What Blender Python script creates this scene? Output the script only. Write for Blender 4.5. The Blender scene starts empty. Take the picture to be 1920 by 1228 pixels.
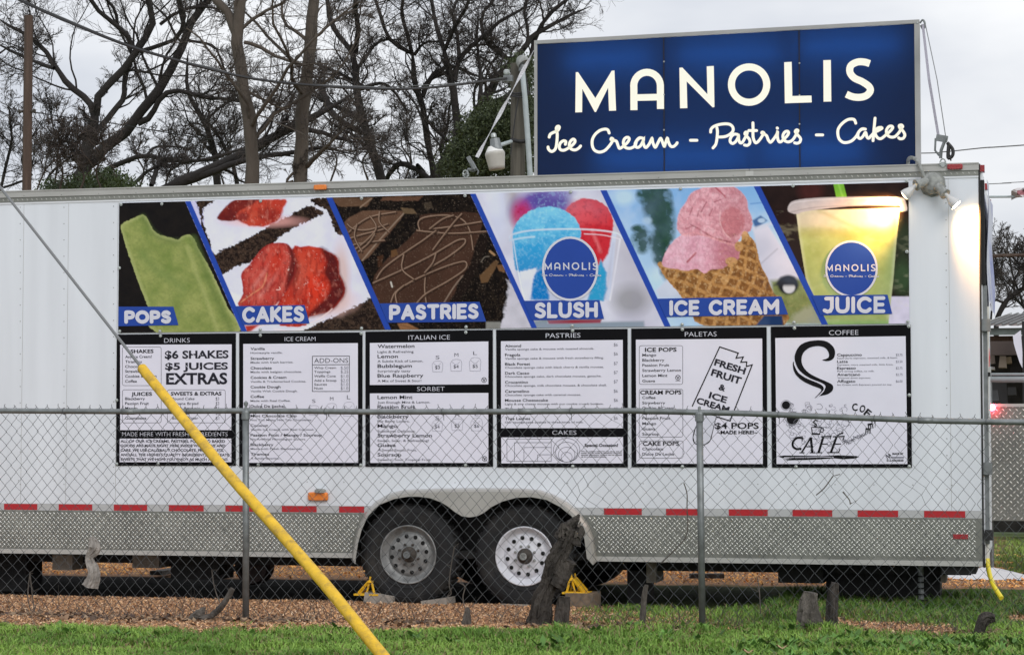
import bpy, math, random
import numpy as np
from mathutils import Vector, Matrix
from mathutils.geometry import tessellate_polygon
R = math.radians
random.seed(7); rng = np.random.default_rng(11)
scene = bpy.context.scene
COL = scene.collection

# ------------------------------------------------------------------ camera, world, sun, exposure
FPX = 4050.0                      # focal length in photograph pixels (1920 wide)
YAW, PITCH = R(13.62), math.atan(208 / FPX)
CAM = Vector((16.8 * math.sin(YAW), -16.8 * math.cos(YAW), 1.286))
cd = bpy.data.cameras.new('camera'); cam = bpy.data.objects.new('camera', cd); COL.objects.link(cam)
cam.location = CAM; cam.rotation_euler = (math.pi / 2 + PITCH, 0, YAW)
cd.sensor_width = 36; cd.lens = FPX / 1920 * 36; cd.clip_end = 2000; cd.clip_start = 0.1
scene.camera = cam
SUN_EL, SUN_AZ = R(32), R(145)
w = bpy.data.worlds.new('World'); scene.world = w; w.use_nodes = True
nt = w.node_tree; nt.nodes.clear(); N = nt.nodes.new; L = nt.links.new
out = N('ShaderNodeOutputWorld'); bg = N('ShaderNodeBackground'); bg.inputs[1].default_value = 0.1
sky = N('ShaderNodeTexSky'); sky.sky_type = 'NISHITA'; sky.sun_disc = False
sky.sun_elevation = SUN_EL; sky.sun_rotation = SUN_AZ; sky.air_density = 1.0; sky.dust_density = 3.0
tc = N('ShaderNodeTexCoord'); mp = N('ShaderNodeMapping'); mp.inputs['Scale'].default_value = (1, 1, 2.6)
nz = N('ShaderNodeTexNoise'); nz.inputs['Scale'].default_value = 4.2; nz.inputs['Detail'].default_value = 5; nz.inputs['Roughness'].default_value = .5
cr = N('ShaderNodeValToRGB'); cr.color_ramp.elements[0].position = .36; cr.color_ramp.elements[1].position = .64
cr.color_ramp.elements[0].color = (.57, .595, .65, 1); cr.color_ramp.elements[1].color = (.84, .845, .855, 1)
sx = N('ShaderNodeSeparateXYZ'); ma = N('ShaderNodeMath'); ma.operation = 'MULTIPLY_ADD'; ma.inputs[1].default_value = 2.5; ma.inputs[2].default_value = 9.9
mxx = N('ShaderNodeMath'); mxx.operation = 'MAXIMUM'; mxx.inputs[1].default_value = 0
vm = N('ShaderNodeVectorMath'); vm.operation = 'SCALE'
mx = N('ShaderNodeMix'); mx.data_type = 'RGBA'; mx.inputs[0].default_value = .93
L(tc.outputs['Generated'], mp.inputs[0]); L(mp.outputs[0], nz.inputs[0]); L(nz.outputs[0], cr.inputs[0])
L(tc.outputs['Generated'], sx.inputs[0]); L(sx.outputs[2], mxx.inputs[0]); L(mxx.outputs[0], ma.inputs[0])
L(cr.outputs[0], vm.inputs[0]); L(ma.outputs[0], vm.inputs['Scale'])
L(sky.outputs[0], mx.inputs[6]); L(vm.outputs[0], mx.inputs[7]); L(mx.outputs[2], bg.inputs[0]); L(bg.outputs[0], out.inputs[0])
sd = bpy.data.lights.new('sun', 'SUN'); sd.energy = 1.0; sd.angle = R(32); sd.color = (1, .985, .96)
sun = bpy.data.objects.new('sun', sd); COL.objects.link(sun)
# the soft light comes from the photographer's side, high up
sun.rotation_euler = (R(58), 0, R(35))
scene.view_settings.view_transform = 'Standard'; scene.view_settings.look = 'None'
scene.view_settings.exposure = 0.27; scene.view_settings.gamma = 1.0; scene.view_settings.use_curve_mapping = False
scene.render.engine = 'CYCLES'; scene.cycles.use_denoising = True
scene.cycles.max_bounces = 6; scene.cycles.transparent_max_bounces = 8
scene.cycles.sample_clamp_indirect = 4

# ------------------------------------------------------------------ projection helpers (find places in the world)
FW = Vector((-math.sin(YAW) * math.cos(PITCH), math.cos(YAW) * math.cos(PITCH), math.sin(PITCH)))
RT = Vector((math.cos(YAW), math.sin(YAW), 0)); UP = RT.cross(FW)
def ray(px, py): return FW + RT * ((px - 960) / FPX) + UP * ((614 - py) / FPX)
def on_y(px, py, Y=0.0):
    d = ray(px, py); t = (Y - CAM.y) / d.y; return CAM + d * t
def on_g(px, py, z=0.0):
    d = ray(px, py); t = (z - CAM.z) / d.z; return CAM + d * t
def at_d(px, py, D): return CAM + ray(px, py) * D
def on_pl(px, py, P, Nn):
    d = ray(px, py); t = (P - CAM).dot(Nn) / d.dot(Nn); return CAM + d * t
def project(P):                      # numpy (n,3) -> px, py
    P = np.asarray(P, float) - np.array(CAM)
    z = P @ np.array(FW); return 960 + FPX * (P @ np.array(RT)) / z, 614 - FPX * (P @ np.array(UP)) / z
def lin(c):
    c = np.asarray(c, float) / 255.0
    return np.where(c <= .04045, c / 12.92, ((c + .055) / 1.055) ** 2.4)
def alb(r, g, b, k=1.0): return tuple(np.clip(lin((r, g, b)) * k, 0, .9))

# ------------------------------------------------------------------ materials
def mat(name, col, rough=.6, metal=0., var=0., vs=6., bump=0., bs=40., spec=.5, col2=None, cs=3., cf=(.45, .6), emit=None, es=1., coat=0., attr=None, stretch=None, dist=.01):
    m = bpy.data.materials.new(name); m.use_nodes = True; t = m.node_tree; b = t.nodes['Principled BSDF']
    b.inputs['Base Color'].default_value = (*col, 1); b.inputs['Roughness'].default_value = rough
    b.inputs['Metallic'].default_value = metal; b.inputs['Specular IOR Level'].default_value = spec
    b.inputs['Coat Weight'].default_value = coat
    geo = t.nodes.new('ShaderNodeNewGeometry'); src = geo.outputs['Position']
    if stretch:
        mpp = t.nodes.new('ShaderNodeMapping'); mpp.inputs['Scale'].default_value = stretch; t.links.new(src, mpp.inputs[0]); src = mpp.outputs[0]
    last = None
    if attr:
        a = t.nodes.new('ShaderNodeVertexColor'); a.layer_name = attr; last = a.outputs[0]
    if col2 is not None:
        n = t.nodes.new('ShaderNodeTexNoise'); n.inputs['Scale'].default_value = cs; n.inputs['Detail'].default_value = 6; n.inputs['Roughness'].default_value = .65
        t.links.new(src, n.inputs[0]); rp = t.nodes.new('ShaderNodeValToRGB')
        rp.color_ramp.elements[0].position = cf[0]; rp.color_ramp.elements[1].position = cf[1]
        rp.color_ramp.elements[0].color = (*col, 1); rp.color_ramp.elements[1].color = (*col2, 1)
        t.links.new(n.outputs[0], rp.inputs[0]); last = rp.outputs[0]
    if var > 0:
        n = t.nodes.new('ShaderNodeTexNoise'); n.inputs['Scale'].default_value = vs; n.inputs['Detail'].default_value = 6
        t.links.new(src, n.inputs[0]); mr = t.nodes.new('ShaderNodeMapRange')
        mr.inputs[1].default_value = .3; mr.inputs[2].default_value = .7; mr.inputs[3].default_value = 1 - var; mr.inputs[4].default_value = 1 + var
        t.links.new(n.outputs[0], mr.inputs[0]); vv = t.nodes.new('ShaderNodeVectorMath'); vv.operation = 'SCALE'
        if last is not None: t.links.new(last, vv.inputs[0])
        else: vv.inputs[0].default_value = col
        t.links.new(mr.outputs[0], vv.inputs['Scale']); last = vv.outputs[0]
    if last is not None: t.links.new(last, b.inputs['Base Color'])
    if bump > 0:
        n = t.nodes.new('ShaderNodeTexNoise'); n.inputs['Scale'].default_value = bs; n.inputs['Detail'].default_value = 5
        t.links.new(src, n.inputs[0]); bp = t.nodes.new('ShaderNodeBump'); bp.inputs['Strength'].default_value = bump; bp.inputs['Distance'].default_value = dist
        t.links.new(n.outputs[0], bp.inputs['Height']); t.links.new(bp.outputs[0], b.inputs['Normal'])
    if emit is not None:
        b.inputs['Emission Color'].default_value = (*emit, 1); b.inputs['Emission Strength'].default_value = es
    return m

# ------------------------------------------------------------------ mesh builder
class MB:
    def __init__(s): s.v = []; s.f = []; s.mi = []
    def add(s, vs, fs, mi=0):
        o = len(s.v); s.v.extend(tuple(p) for p in vs); s.f.extend(tuple(i + o for i in f) for f in fs); s.mi.extend([mi] * len(fs)); return s
    def box(s, lo, hi, mi=0):
        (a, b, c), (d, e, f) = lo, hi
        return s.add([(a,b,c),(d,b,c),(d,e,c),(a,e,c),(a,b,f),(d,b,f),(d,e,f),(a,e,f)], [(0,3,2,1),(4,5,6,7),(0,1,5,4),(1,2,6,5),(2,3,7,6),(3,0,4,7)], mi)
    def obox(s, c, sz, rot=None, mi=0, taper=1.0):      # oriented box about c
        M = rot if rot is not None else Matrix.Identity(3)
        vs = []
        for k in (-1, 1):
            tp = taper if k > 0 else 1
            for i, j in ((-1,-1),(1,-1),(1,1),(-1,1)):
                vs.append(Vector(c) + M @ Vector((i*sz[0]/2*tp, j*sz[1]/2*tp, k*sz[2]/2)))
        return s.add(vs, [(0,3,2,1),(4,5,6,7),(0,1,5,4),(1,2,6,5),(2,3,7,6),(3,0,4,7)], mi)
    def tube(s, pts, r, n=8, mi=0, cap=True, closed=False):
        pts = [Vector(p) for p in pts]; m = len(pts)
        rr = r if hasattr(r, '__len__') else [r] * m
        vs = []; ref = None
        for i, p in enumerate(pts):
            if closed: t = pts[(i+1) % m] - pts[i-1]
            else: t = pts[min(i+1, m-1)] - pts[max(i-1, 0)]
            t.normalize()
            if ref is None: ref = t.orthogonal()
            a = (ref - t * ref.dot(t)).normalized(); ref = a; b = t.cross(a)
            for k in range(n):
                q = 2*math.pi*k/n; vs.append(p + a * (math.cos(q)*rr[i]) + b * (math.sin(q)*rr[i]))
        fs = []
        for i in range(m if closed else m-1):
            j = (i+1) % m
            for k in range(n): fs.append((i*n+k, i*n+(k+1)%n, j*n+(k+1)%n, j*n+k))
        if cap and not closed: fs += [tuple(range(n))[::-1], tuple((m-1)*n+k for k in range(n))]
        return s.add(vs, fs, mi)
    def lathe(s, c, ax, prof, n=24, mi=0, cap=True):    # prof: list of (distance along ax, radius)
        ax = Vector(ax).normalized(); a = ax.orthogonal().normalized(); b = ax.cross(a); c = Vector(c); vs = []; fs = []
        for d, r in prof:
            for k in range(n):
                q = 2*math.pi*k/n; vs.append(c + ax*d + a*(math.cos(q)*r) + b*(math.sin(q)*r))
        m = len(prof)
        for i in range(m-1):
            for k in range(n): fs.append((i*n+k, i*n+(k+1)%n, (i+1)*n+(k+1)%n, (i+1)*n+k))
        if cap: fs += [tuple(range(n))[::-1], tuple((m-1)*n+k for k in range(n))]
        return s.add(vs, fs, mi)
    def poly(s, P, mi=0):
        P = [Vector(p) for p in P]; T = tessellate_polygon([P]); return s.add(P, [tuple(t) for t in T], mi)
    def prism(s, P, off, mi=0):                          # polygon extruded by vector off
        P = [Vector(p) for p in P]; off = Vector(off); n = len(P); T = tessellate_polygon([P])
        s.add(P + [p + off for p in P], [tuple(t) for t in T] + [tuple(i + n for i in t[::-1]) for t in T] + [(i, (i+1)%n, n+(i+1)%n, n+i) for i in range(n)], mi)
        return s
    def build(s, name, mats, parent=None, smooth=False, origin=None, kind=None):
        if not isinstance(mats, (list, tuple)): mats = [mats]
        o0 = Vector(parent['_o']) if parent is not None else (Vector(origin) if origin is not None else Vector((0,0,0)))
        me = bpy.data.meshes.new(name)
        V = np.array(s.v, float) - np.array(o0)
        me.from_pydata(V.tolist(), [], s.f); 
        for m in mats: me.materials.append(m)
        if len(mats) > 1: me.polygons.foreach_set('material_index', s.mi)
        if smooth: me.polygons.foreach_set('use_smooth', [True] * len(s.f))
        o = bpy.data.objects.new(name, me); COL.objects.link(o)
        if parent is not None: o.parent = parent
        else: o.location = o0
        o['_o'] = tuple(o0)
        if kind: o['kind'] = kind
        return o
def npmesh(name, V, Fc, m, parent=None, col=None, attr='col', kind=None, smooth=False, origin=None):
    """big numpy mesh: V (n,3), Fc (k,3|4)"""
    o0 = np.array(parent['_o']) if parent is not None else (np.array(origin) if origin is not None else np.zeros(3))
    V = (np.asarray(V) - o0).astype(np.float32); Fc = np.asarray(Fc).astype(np.int32); k = Fc.shape[1]
    me = bpy.data.meshes.new(name); me.vertices.add(len(V)); me.vertices.foreach_set('co', V.ravel())
    me.loops.add(Fc.size); me.loops.foreach_set('vertex_index', Fc.ravel())
    me.polygons.add(len(Fc)); me.polygons.foreach_set('loop_start', np.arange(0, Fc.size, k, dtype=np.int32))
    try: me.polygons.foreach_set('loop_total', np.full(len(Fc), k, dtype=np.int32))
    except Exception: pass
    if smooth: me.polygons.foreach_set('use_smooth', np.ones(len(Fc), dtype=bool))
    me.update(calc_edges=True)
    if col is not None:
        a = me.color_attributes.new(attr, 'FLOAT_COLOR', 'POINT'); c = np.ones((len(V), 4), np.float32); c[:, :3] = col
        a.data.foreach_set('color', c.ravel())
    me.materials.append(m)
    o = bpy.data.objects.new(name, me); COL.objects.link(o)
    if parent is not None: o.parent = parent
    else: o.location = o0
    o['_o'] = tuple(float(x) for x in o0)
    if kind: o['kind'] = kind
    return o
def thing(name, label, cat, loc=(0, 0, 0), group=None):
    o = bpy.data.objects.new(name, None); COL.objects.link(o); o.location = loc; o['_o'] = tuple(loc)
    o.empty_display_size = .1; o['label'] = label; o['category'] = cat
    if group: o['group'] = group
    return o
def tag(o, label, cat, group=None):
    o['label'] = label; o['category'] = cat
    if group: o['group'] = group
    return o
def copy_thing(src, loc, label=None):
    c = src.copy(); COL.objects.link(c); c.location = loc; c['_o'] = tuple(loc)
    if label: c['label'] = label
    for ch in list(src.children):
        d = ch.copy(); COL.objects.link(d); d.parent = c
        for g in list(ch.children):
            e = g.copy(); COL.objects.link(e); e.parent = d
    return c
def smooth_pts(P, n=6):
    P = [Vector(p) for p in P]; out = []
    for i in range(len(P)-1):
        p0 = P[max(i-1,0)]; p1 = P[i]; p2 = P[i+1]; p3 = P[min(i+2,len(P)-1)]
        for k in range(n):
            t = k/n; out.append(.5*((2*p1)+(p2-p0)*t+(2*p0-5*p1+4*p2-p3)*t*t+(3*p1-p0-3*p2+p3)*t**3))
    out.append(P[-1]); return out
def ribbon2d(P, wd, roundcap=True, miter=True, nc=6):
    """flat stroke: returns verts2d, faces. P list of 2d"""
    P = [np.array(p, float) for p in P]; Q = [P[0]]
    for p in P[1:]:
        if np.linalg.norm(p - Q[-1]) > 1e-6: Q.append(p)
    P = Q; n = len(P); h = wd/2; V = []; F = []
    T = [(P[i+1]-P[i])/np.linalg.norm(P[i+1]-P[i]) for i in range(n-1)]
    for i in range(n):
        if i == 0: t = T[0]; k = 1
        elif i == n-1: t = T[-1]; k = 1
        else:
            t = T[i-1]+T[i]; ln = np.linalg.norm(t)
            t = T[i] if ln < .2 else t/ln
            k = 1/max(.35, abs(float(t @ T[i])))
        nn = np.array((-t[1], t[0])) * h * k
        V += [P[i]+nn, P[i]-nn]
    for i in range(n-1): F.append((2*i, 2*i+1, 2*i+3, 2*i+2))
    if roundcap:
        for e, t, a, b in ((P[0], -T[0], 1, 0), (P[-1], T[-1], 2*n-2, 2*n-1)):
            # fan from a to b round the end
            va = V[a]-e; ang = math.atan2(va[1], va[0]); ids = [a]
            d = -1 if (np.array((math.cos(ang-.1), math.sin(ang-.1))) @ t) > (np.array((math.cos(ang+.1), math.sin(ang+.1))) @ t) else 1
            for j in range(1, nc):
                q = ang + d*math.pi*j/nc; V.append(e+h*np.array((math.cos(q), math.sin(q)))); ids.append(len(V)-1)
            ids.append(b); F.append(tuple(ids))
    return V, F
# ------------------------------------------------------------------ lettering helpers
def unproj_y(px, py, Y):
    px = np.asarray(px, float); py = np.asarray(py, float)
    D = np.array(FW)[None] + np.outer((px-960)/FPX, np.array(RT)) + np.outer((614-py)/FPX, np.array(UP))
    return np.array(CAM)[None] + D * ((Y - CAM.y)/D[:, 1])[:, None]
def unproj_pl(px, py, P, Nn):
    px = np.asarray(px, float); py = np.asarray(py, float); P = np.array(P); Nn = np.array(Nn)
    D = np.array(FW)[None] + np.outer((px-960)/FPX, np.array(RT)) + np.outer((614-py)/FPX, np.array(UP))
    return np.array(CAM)[None] + D * (((P - np.array(CAM)) @ Nn)/(D @ Nn))[:, None]
_tc = {}
def glyphs(s, off):
    if (s, off) in _tc: return _tc[(s, off)]
    cu = bpy.data.curves.new('t', 'FONT'); cu.body = s; cu.resolution_u = 3; cu.offset = off; cu.fill_mode = 'FRONT'
    ob = bpy.data.objects.new('t', cu); me = bpy.data.meshes.new_from_object(ob)
    V = np.zeros(len(me.vertices)*3); me.vertices.foreach_get('co', V); V = V.reshape(-1, 3)[:, :2]
    F = [tuple(p.vertices) for p in me.polygons]
    bpy.data.objects.remove(ob); bpy.data.curves.remove(cu); bpy.data.meshes.remove(me)
    _tc[(s, off)] = (V, F); return V, F
CAPH = glyphs('H', 0)[0][:, 1].max()
def closed(P, n=4):
    m = len(P); out = []
    for i in range(m):
        p0, p1, p2, p3 = [np.array(P[(i+k) % m], float) for k in (-1, 0, 1, 2)]
        for k in range(n): t = k/n; out.append(tuple(.5*((2*p1)+(p2-p0)*t+(2*p0-5*p1+4*p2-p3)*t*t+(3*p1-p0-3*p2+p3)*t**3)))
    return out
class Print:
    """flat print laid on a wall plane; every stroke or word lifted by a hair so that none shares a plane"""
    def __init__(s, base, step=.00012): s.y = base; s.step = step; s.n = 0; s.all = []; s.part('print')
    def part(s, name, kind=None):
        """everything laid from here on belongs to a new piece of print"""
        s.mb = MB(); s.all.append((name, s.mb, kind)); return s
    def _lay(s, X, Y2, F, mi):
        yy = s.y - s.step * (s.n % 7); s.n += 1
        s.mb.add(unproj_y(X, Y2, yy).tolist(), F, mi)
    def text(s, t, x0, x1, yb, cap, mi=0, off=0.0, rot=None):
        keep = s.mb; s.part('heading' if mi in (3, 4) or cap > 9 else 'price' if t[0] == '$' else 'small_print_line' if cap < 4.4 else 'item_line')
        s._text(t, x0, x1, yb, cap, mi, off, rot); s.mb = keep
    def _text(s, t, x0, x1, yb, cap, mi, off, rot):
        V, F = glyphs(t, off); a, b = V[:, 0].min(), V[:, 0].max()
        X = x0 + (V[:, 0]-a)/(b-a)*(x1-x0); Yp = yb - V[:, 1]/CAPH*cap
        if rot is not None:
            th, cx, cy = rot; dx = X-cx; dy = Yp-cy; X = cx+dx*math.cos(th)-dy*math.sin(th); Yp = cy+dx*math.sin(th)+dy*math.cos(th)
        else: Yp = Yp + (yb-822)*5.99e-5*(X-x0)
        s._lay(X, Yp, F, mi)
    def stroke(s, P, wd, mi=0, cap=True, sm=0):
        if sm: P = [tuple(p)[:2] for p in smooth_pts([(x, y, 0) for x, y in P], sm)]
        V, F = ribbon2d(P, wd, cap); V = np.array(V); s._lay(V[:, 0], V[:, 1], F, mi)
    def fill(s, P, mi=0, sm=0):
        if sm: P = closed(P, sm)
        T = tessellate_polygon([[Vector((x, y, 0)) for x, y in P]]); P = np.array(P, float)
        s._lay(P[:, 0], P[:, 1], [tuple(t) for t in T], mi)
    def ring(s, cx, cy, rx, ry, wd, mi=0, n=40):
        q = np.linspace(0, 2*np.pi, n, endpoint=False); V = []; F = []
        for a in q: V += [(cx+(rx+wd/2)*math.cos(a), cy+(ry+wd/2)*math.sin(a)), (cx+(rx-wd/2)*math.cos(a), cy+(ry-wd/2)*math.sin(a))]
        for i in range(n): j = (i+1) % n; F.append((2*i, 2*i+1, 2*j+1, 2*j))
        V = np.array(V); s._lay(V[:, 0], V[:, 1], F, mi)
    def rbox(s, x0, y0, x1, y1, r, wd, mi=0):
        P = []
        for cx, cy, a in ((x1-r, y0+r, -90), (x1-r, y1-r, 0), (x0+r, y1-r, 90), (x0+r, y0+r, 180)):
            for k in range(5): q = R(a+k*22.5); P.append((cx+r*math.cos(q), cy+r*math.sin(q)))
        P.append(P[0]); s.stroke(P, wd, mi, False)
    def build(s, mats, parent):
        for nm, mb, kd in s.all:
            if mb.f: mb.build(nm, mats, parent, kind=kd)

# the shop lettering, traced once: outline letters and script strokes (in pixels of the photographed sign)
def zA(P): return [(980 + x/2.3415, 20 + y/2.3415) for x, y in P]
def arc(cx, cy, rx, ry, a0, a1, n=14): return [(cx+rx*math.cos(R(a0+(a1-a0)*k/n)), cy+ry*math.sin(R(a0+(a1-a0)*k/n))) for k in range(n+1)]
BIG = [  # ('poly', points) | ('stroke', points, width)
 [('poly', [(231,448),(233,272),(243,271),(319,385),(391,265),(403,264),(410,440),(379,441),(375,340),(322,446),(316,446),(262,345),(261,447)])],
 [('stroke', [(488.5,438),(488,335)]+arc(546,332,58.5,60,180,358,16)+[(605,433)], 31), ('stroke', [(503,383),(590,381)], 29)],
 [('poly', [(688,252),(701,251),(811,368),(808,246),(839,244),(842,424),(834,426),(720,312),(723,429),(691,430)])],
 [('ring', (994,326,77.5,77.5,31))],
 [('poly', [(1148,228),(1181,226),(1184,376),(1268,374),(1269,404),(1151,408)])],
 [('poly', [(1320,219),(1353,218),(1355,400),(1321,401)])],
 [('curve', [(1524,234),(1500,227),(1470,227),(1441,243),(1437,272),(1456,297),(1490,313),(1520,334),(1526,354),(1509,374),(1480,382),(1448,379),(1421,368)], 31)],
]
def zB(P): return [(1020 + x/6.857, 220 + y/6.857) for x, y in P]
def zC(P): return [(1280 + x/6.857, 210 + y/6.857) for x, y in P]
def zD(P): return [(1500 + x/8.727, 200 + y/8.727) for x, y in P]
SCRIPT = [ # strokes, each (points, width px)
 zB([(67,258),(80,222),(120,198),(168,180),(192,150),(196,125),(180,118),(162,130),(158,160),(170,220),(165,320),(150,400),(120,435),(90,440),(60,415),(52,385)]),
 zB([(275,350),(280,315),(250,305),(210,335),(197,385),(215,420),(260,425),(310,400),(360,365),(395,325),(395,295),(370,285),(335,320),(325,370),(350,410),(400,422),(445,400),(470,372)]),
 zB([(838,205),(820,165),(780,155),(720,172),(660,220),(622,290),(622,370),(650,425),(710,450),(780,430),(840,370),(880,310),(888,285),(868,272),(862,290),(890,300),(930,310),(950,360),(968,400),(1000,390),(1050,350),(1085,310),(1095,275),(1070,260),(1035,280),(1020,330),(1040,385),(1090,402),(1140,390),(1175,360),(1190,310),(1230,270),(1270,272)]),
 zB([(1270,272),(1225,268),(1185,310),(1170,360),(1195,390),(1235,375),(1268,320),(1280,292),(1275,320),(1290,375),(1315,390),(1350,350),(1380,290),(1390,275),(1400,330),(1430,388),(1460,340),(1495,275),(1515,300),(1545,375),(1560,340),(1585,272),(1600,320),(1625,370),(1660,380),(1695,355),(1712,330)]),
 zC([(100,367),(183,367)]),
 zC([(360,262),(365,225),(400,190),(470,165),(550,155),(610,165),(645,200),(645,250),(600,295),(540,320),(470,325)]),
 zC([(440,205),(447,260),(440,350),(425,420),(390,465)]),
 zC([(705,292),(660,290),(620,330),(610,380),(640,408),(680,385),(710,335),(718,310),(720,350),(735,395),(765,395),(800,340),(825,290),(830,268),(812,262),(800,285),(830,320),(862,365),(860,410),(830,432),(795,428)]),
 zC([(903,142),(905,220),(905,320),(925,385),(950,398),(990,360),(1030,300),(1045,275),(1025,262),(1018,275),(1050,290),(1080,310),(1100,360),(1130,392),(1170,350),(1210,290),(1220,262),(1218,320),(1235,380),(1265,385),(1310,345),(1350,300),(1362,265),(1340,250),(1305,270),(1288,320),(1310,370),(1360,388),(1410,365),(1450,310),(1475,260),(1482,240),(1462,235),(1448,258),(1480,300),(1515,345),(1505,390),(1470,405),(1440,400)]),
 zC([(850,242),(950,242)]),
 zC([(1215,208),(1219,213)]),
 zC([(1718,298),(1800,298)]),
 zD([(912,275),(890,220),(840,207),(770,222),(690,280),(630,360),(618,440),(640,530),(700,585),(770,590),(850,560),(920,490),(960,420),(1010,375),(1070,372)]),
 zD([(1070,372),(1010,370),(955,430),(950,500),(985,525),(1030,490),(1065,430),(1080,440),(1095,500),(1125,520),(1165,480),(1215,430),(1290,390),(1340,360),(1325,345),(1270,355),(1235,400),(1240,470),(1280,520),(1330,525),(1390,480),(1470,410),(1515,355),(1505,325),(1455,330),(1415,390),(1425,460),(1480,500),(1550,495),(1610,440),(1655,370),(1680,330),(1660,305),(1625,315),(1635,355),(1690,410),(1715,470),(1690,520),(1640,530),(1615,515)]),
 zD([(1228,192),(1215,330),(1195,560)]),
]
def logo(pr, cx, cy, sc, mi, minw=1.3):
    """the same lettering, small, on a badge: centred on cx,cy, scaled from the sign"""
    f = lambda p: (cx + (p[0]-1362)*sc, cy + (p[1]-160 + (p[0]-1362)*.045)*sc)
    for g in BIG:
        for it in g:
            if it[0] == 'poly': pr.fill([f(p) for p in zA(it[1])], mi)
            elif it[0] == 'ring': x, y, rx, ry, wd = it[1]; c = f(zA([(x, y)])[0]); pr.ring(c[0], c[1], rx/2.34*sc, ry/2.34*sc, wd/2.34*sc, mi)
            else: pr.stroke([f(p) for p in zA(it[1])], it[2]/2.34*sc, mi, False, 3 if it[0] == 'curve' else 0)
    for s_ in SCRIPT:
        pr.stroke([(cx + (p[0]-1362)*sc*.93, cy + (95 + (p[1]-255 + (p[0]-1362)*.045)*.55)*sc) for p in s_], minw*.62, mi, True, 2)
# rounded poster capitals on a unit-high box
RND = {
 'P': (.58, [[(.0,0),(.0,1)], [(0,1),(.3,1),(.52,.92),(.58,.72),(.52,.52),(.3,.44),(0,.44)]]),
 'O': (.86, [[(.0,.5),(.06,.8),(.22,.96),(.43,1),(.64,.96),(.8,.8),(.86,.5),(.8,.2),(.64,.04),(.43,0),(.22,.04),(.06,.2),(.0,.48)]]),
 'S': (.56, [[(.52,.86),(.36,.99),(.14,.95),(.05,.76),(.15,.6),(.4,.47),(.55,.3),(.48,.07),(.26,-.0),(.02,.12)]]),
 'C': (.72, [[(.70,.84),(.5,.98),(.25,.95),(.04,.7),(.02,.35),(.2,.06),(.5,.0),(.70,.16)]]),
 'A': (.76, [[(0,0),(.38,1)], [(.38,1),(.76,0)], [(.14,.3),(.62,.3)]]),
 'K': (.60, [[(0,0),(0,1)], [(.56,1),(.06,.46)], [(.14,.52),(.6,0)]]),
 'E': (.50, [[(.5,1),(0,1),(0,0),(.5,0)], [(0,.5),(.44,.5)]]),
 'T': (.66, [[(0,1),(.66,1)], [(.33,1),(.33,0)]]),
 'R': (.60, [[(0,0),(0,1)], [(0,1),(.3,1),(.5,.93),(.56,.74),(.5,.56),(.3,.48),(0,.48)], [(.3,.48),(.58,0)]]),
 'I': (.0, [[(0,0),(0,1)]]),
 'L': (.48, [[(0,1),(0,0),(.48,0)]]),
 'U': (.66, [[(0,1),(0,.35),(.1,.08),(.33,0),(.56,.08),(.66,.35),(.66,1)]]),
 'H': (.62, [[(0,0),(0,1)], [(.62,0),(.62,1)], [(0,.5),(.62,.5)]]),
 'M': (.86, [[(0,0),(0,1)], [(0,1),(.43,.38)], [(.43,.38),(.86,1)], [(.86,1),(.86,0)]]),
 'J': (.46, [[(.1,1),(.46,1),(.46,.3),(.36,.05),(.18,0),(0,.1)]]),
 ' ': (.25, []),
}
CURVED = {('P',1),('O',0),('S',0),('C',0),('R',1),('U',0)}
def rounded(pr, word, x0, x1, yt, yb, sw, mi, slope=0):
    ht = (yb-yt) - sw; gap = .34; W = sum(RND[c][0]+gap for c in word)-gap
    kx = (x1-x0-sw)/W; x = x0+sw/2
    for c in word:
        wd, st = RND[c]
        if c != ' ': pr.part('title_letter')
        if c == 'O': pr.ring(x+wd*kx/2, (yt+yb)/2+slope*(x-x0), wd*kx/2, ht/2, sw, mi); x += (wd+gap)*kx; continue
        for i, s_ in enumerate(st):
            P = [(x+p[0]*kx, yb-sw/2-p[1]*ht + slope*(x+p[0]*kx-x0)) for p in s_]
            pr.stroke(P, sw, mi, True, 4 if (c, i) in CURVED else 0)
        x += (wd+gap)*kx

# ------------------------------------------------------------------ shared materials
M = {}
M['white'] = mat('white_enamel_sheet', (.685, .72, .775), .30, 0, .055, 2.2, .12, 1.6, coat=.25, dist=.03, stretch=(2.6, 1, .22))
M['whitetrim'] = mat('white_trim', (.69, .71, .75), .4, 0, .05, 6)
M['alu'] = mat('brushed_aluminium', (.52, .52, .50), .42, .55, .08, 5, .05, 300, stretch=(1, 1, 30))
M['alutrim'] = mat('painted_aluminium_rail', (.40, .40, .385), .5, .25, .10, 3, .05, 60)
M['plate'] = mat('tread_plate', (.215, .22, .20), .36, .45, .22, 3, .08, 120)
M['strip_mark'] = mat('rail_tread_mark', (.42, .42, .40), .5, .5)
M['tread'] = mat('tread_mark', (.85, .86, .82), .30, .3, .08, 9)  # same metal as the plate, coloured lighter to carry the glint of the ridges
M['red'] = mat('red_reflector_tape', (.42, .012, .02), .35, 0, .1, 60)
M['silver'] = mat('silver_reflector_tape', (.46, .47, .48), .4, .1, .05, 60)
M['amber'] = mat('amber_lens', (.75, .20, .015), .2, 0, .15, 90, .3, 260, coat=.5)
M['redlens'] = mat('red_lens', (.30, .01, .015), .2, 0, .1, 90, .3, 260, coat=.4)
M['rubber'] = mat('tyre_rubber', (.010, .0105, .012), .85, 0, .25, 14, .1, 90, col2=(.030, .028, .026), cs=5, cf=(.5, .7))
M['blackp'] = mat('black_chassis_paint', (.010, .010, .011), .7, 0, .3, 10)
M['underfloor'] = mat('tarred_underfloor', (.008, .008, .008), .9)
M['rimw'] = mat('white_painted_rim', (.62, .63, .68), .4, 0, .10, 12)
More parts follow.
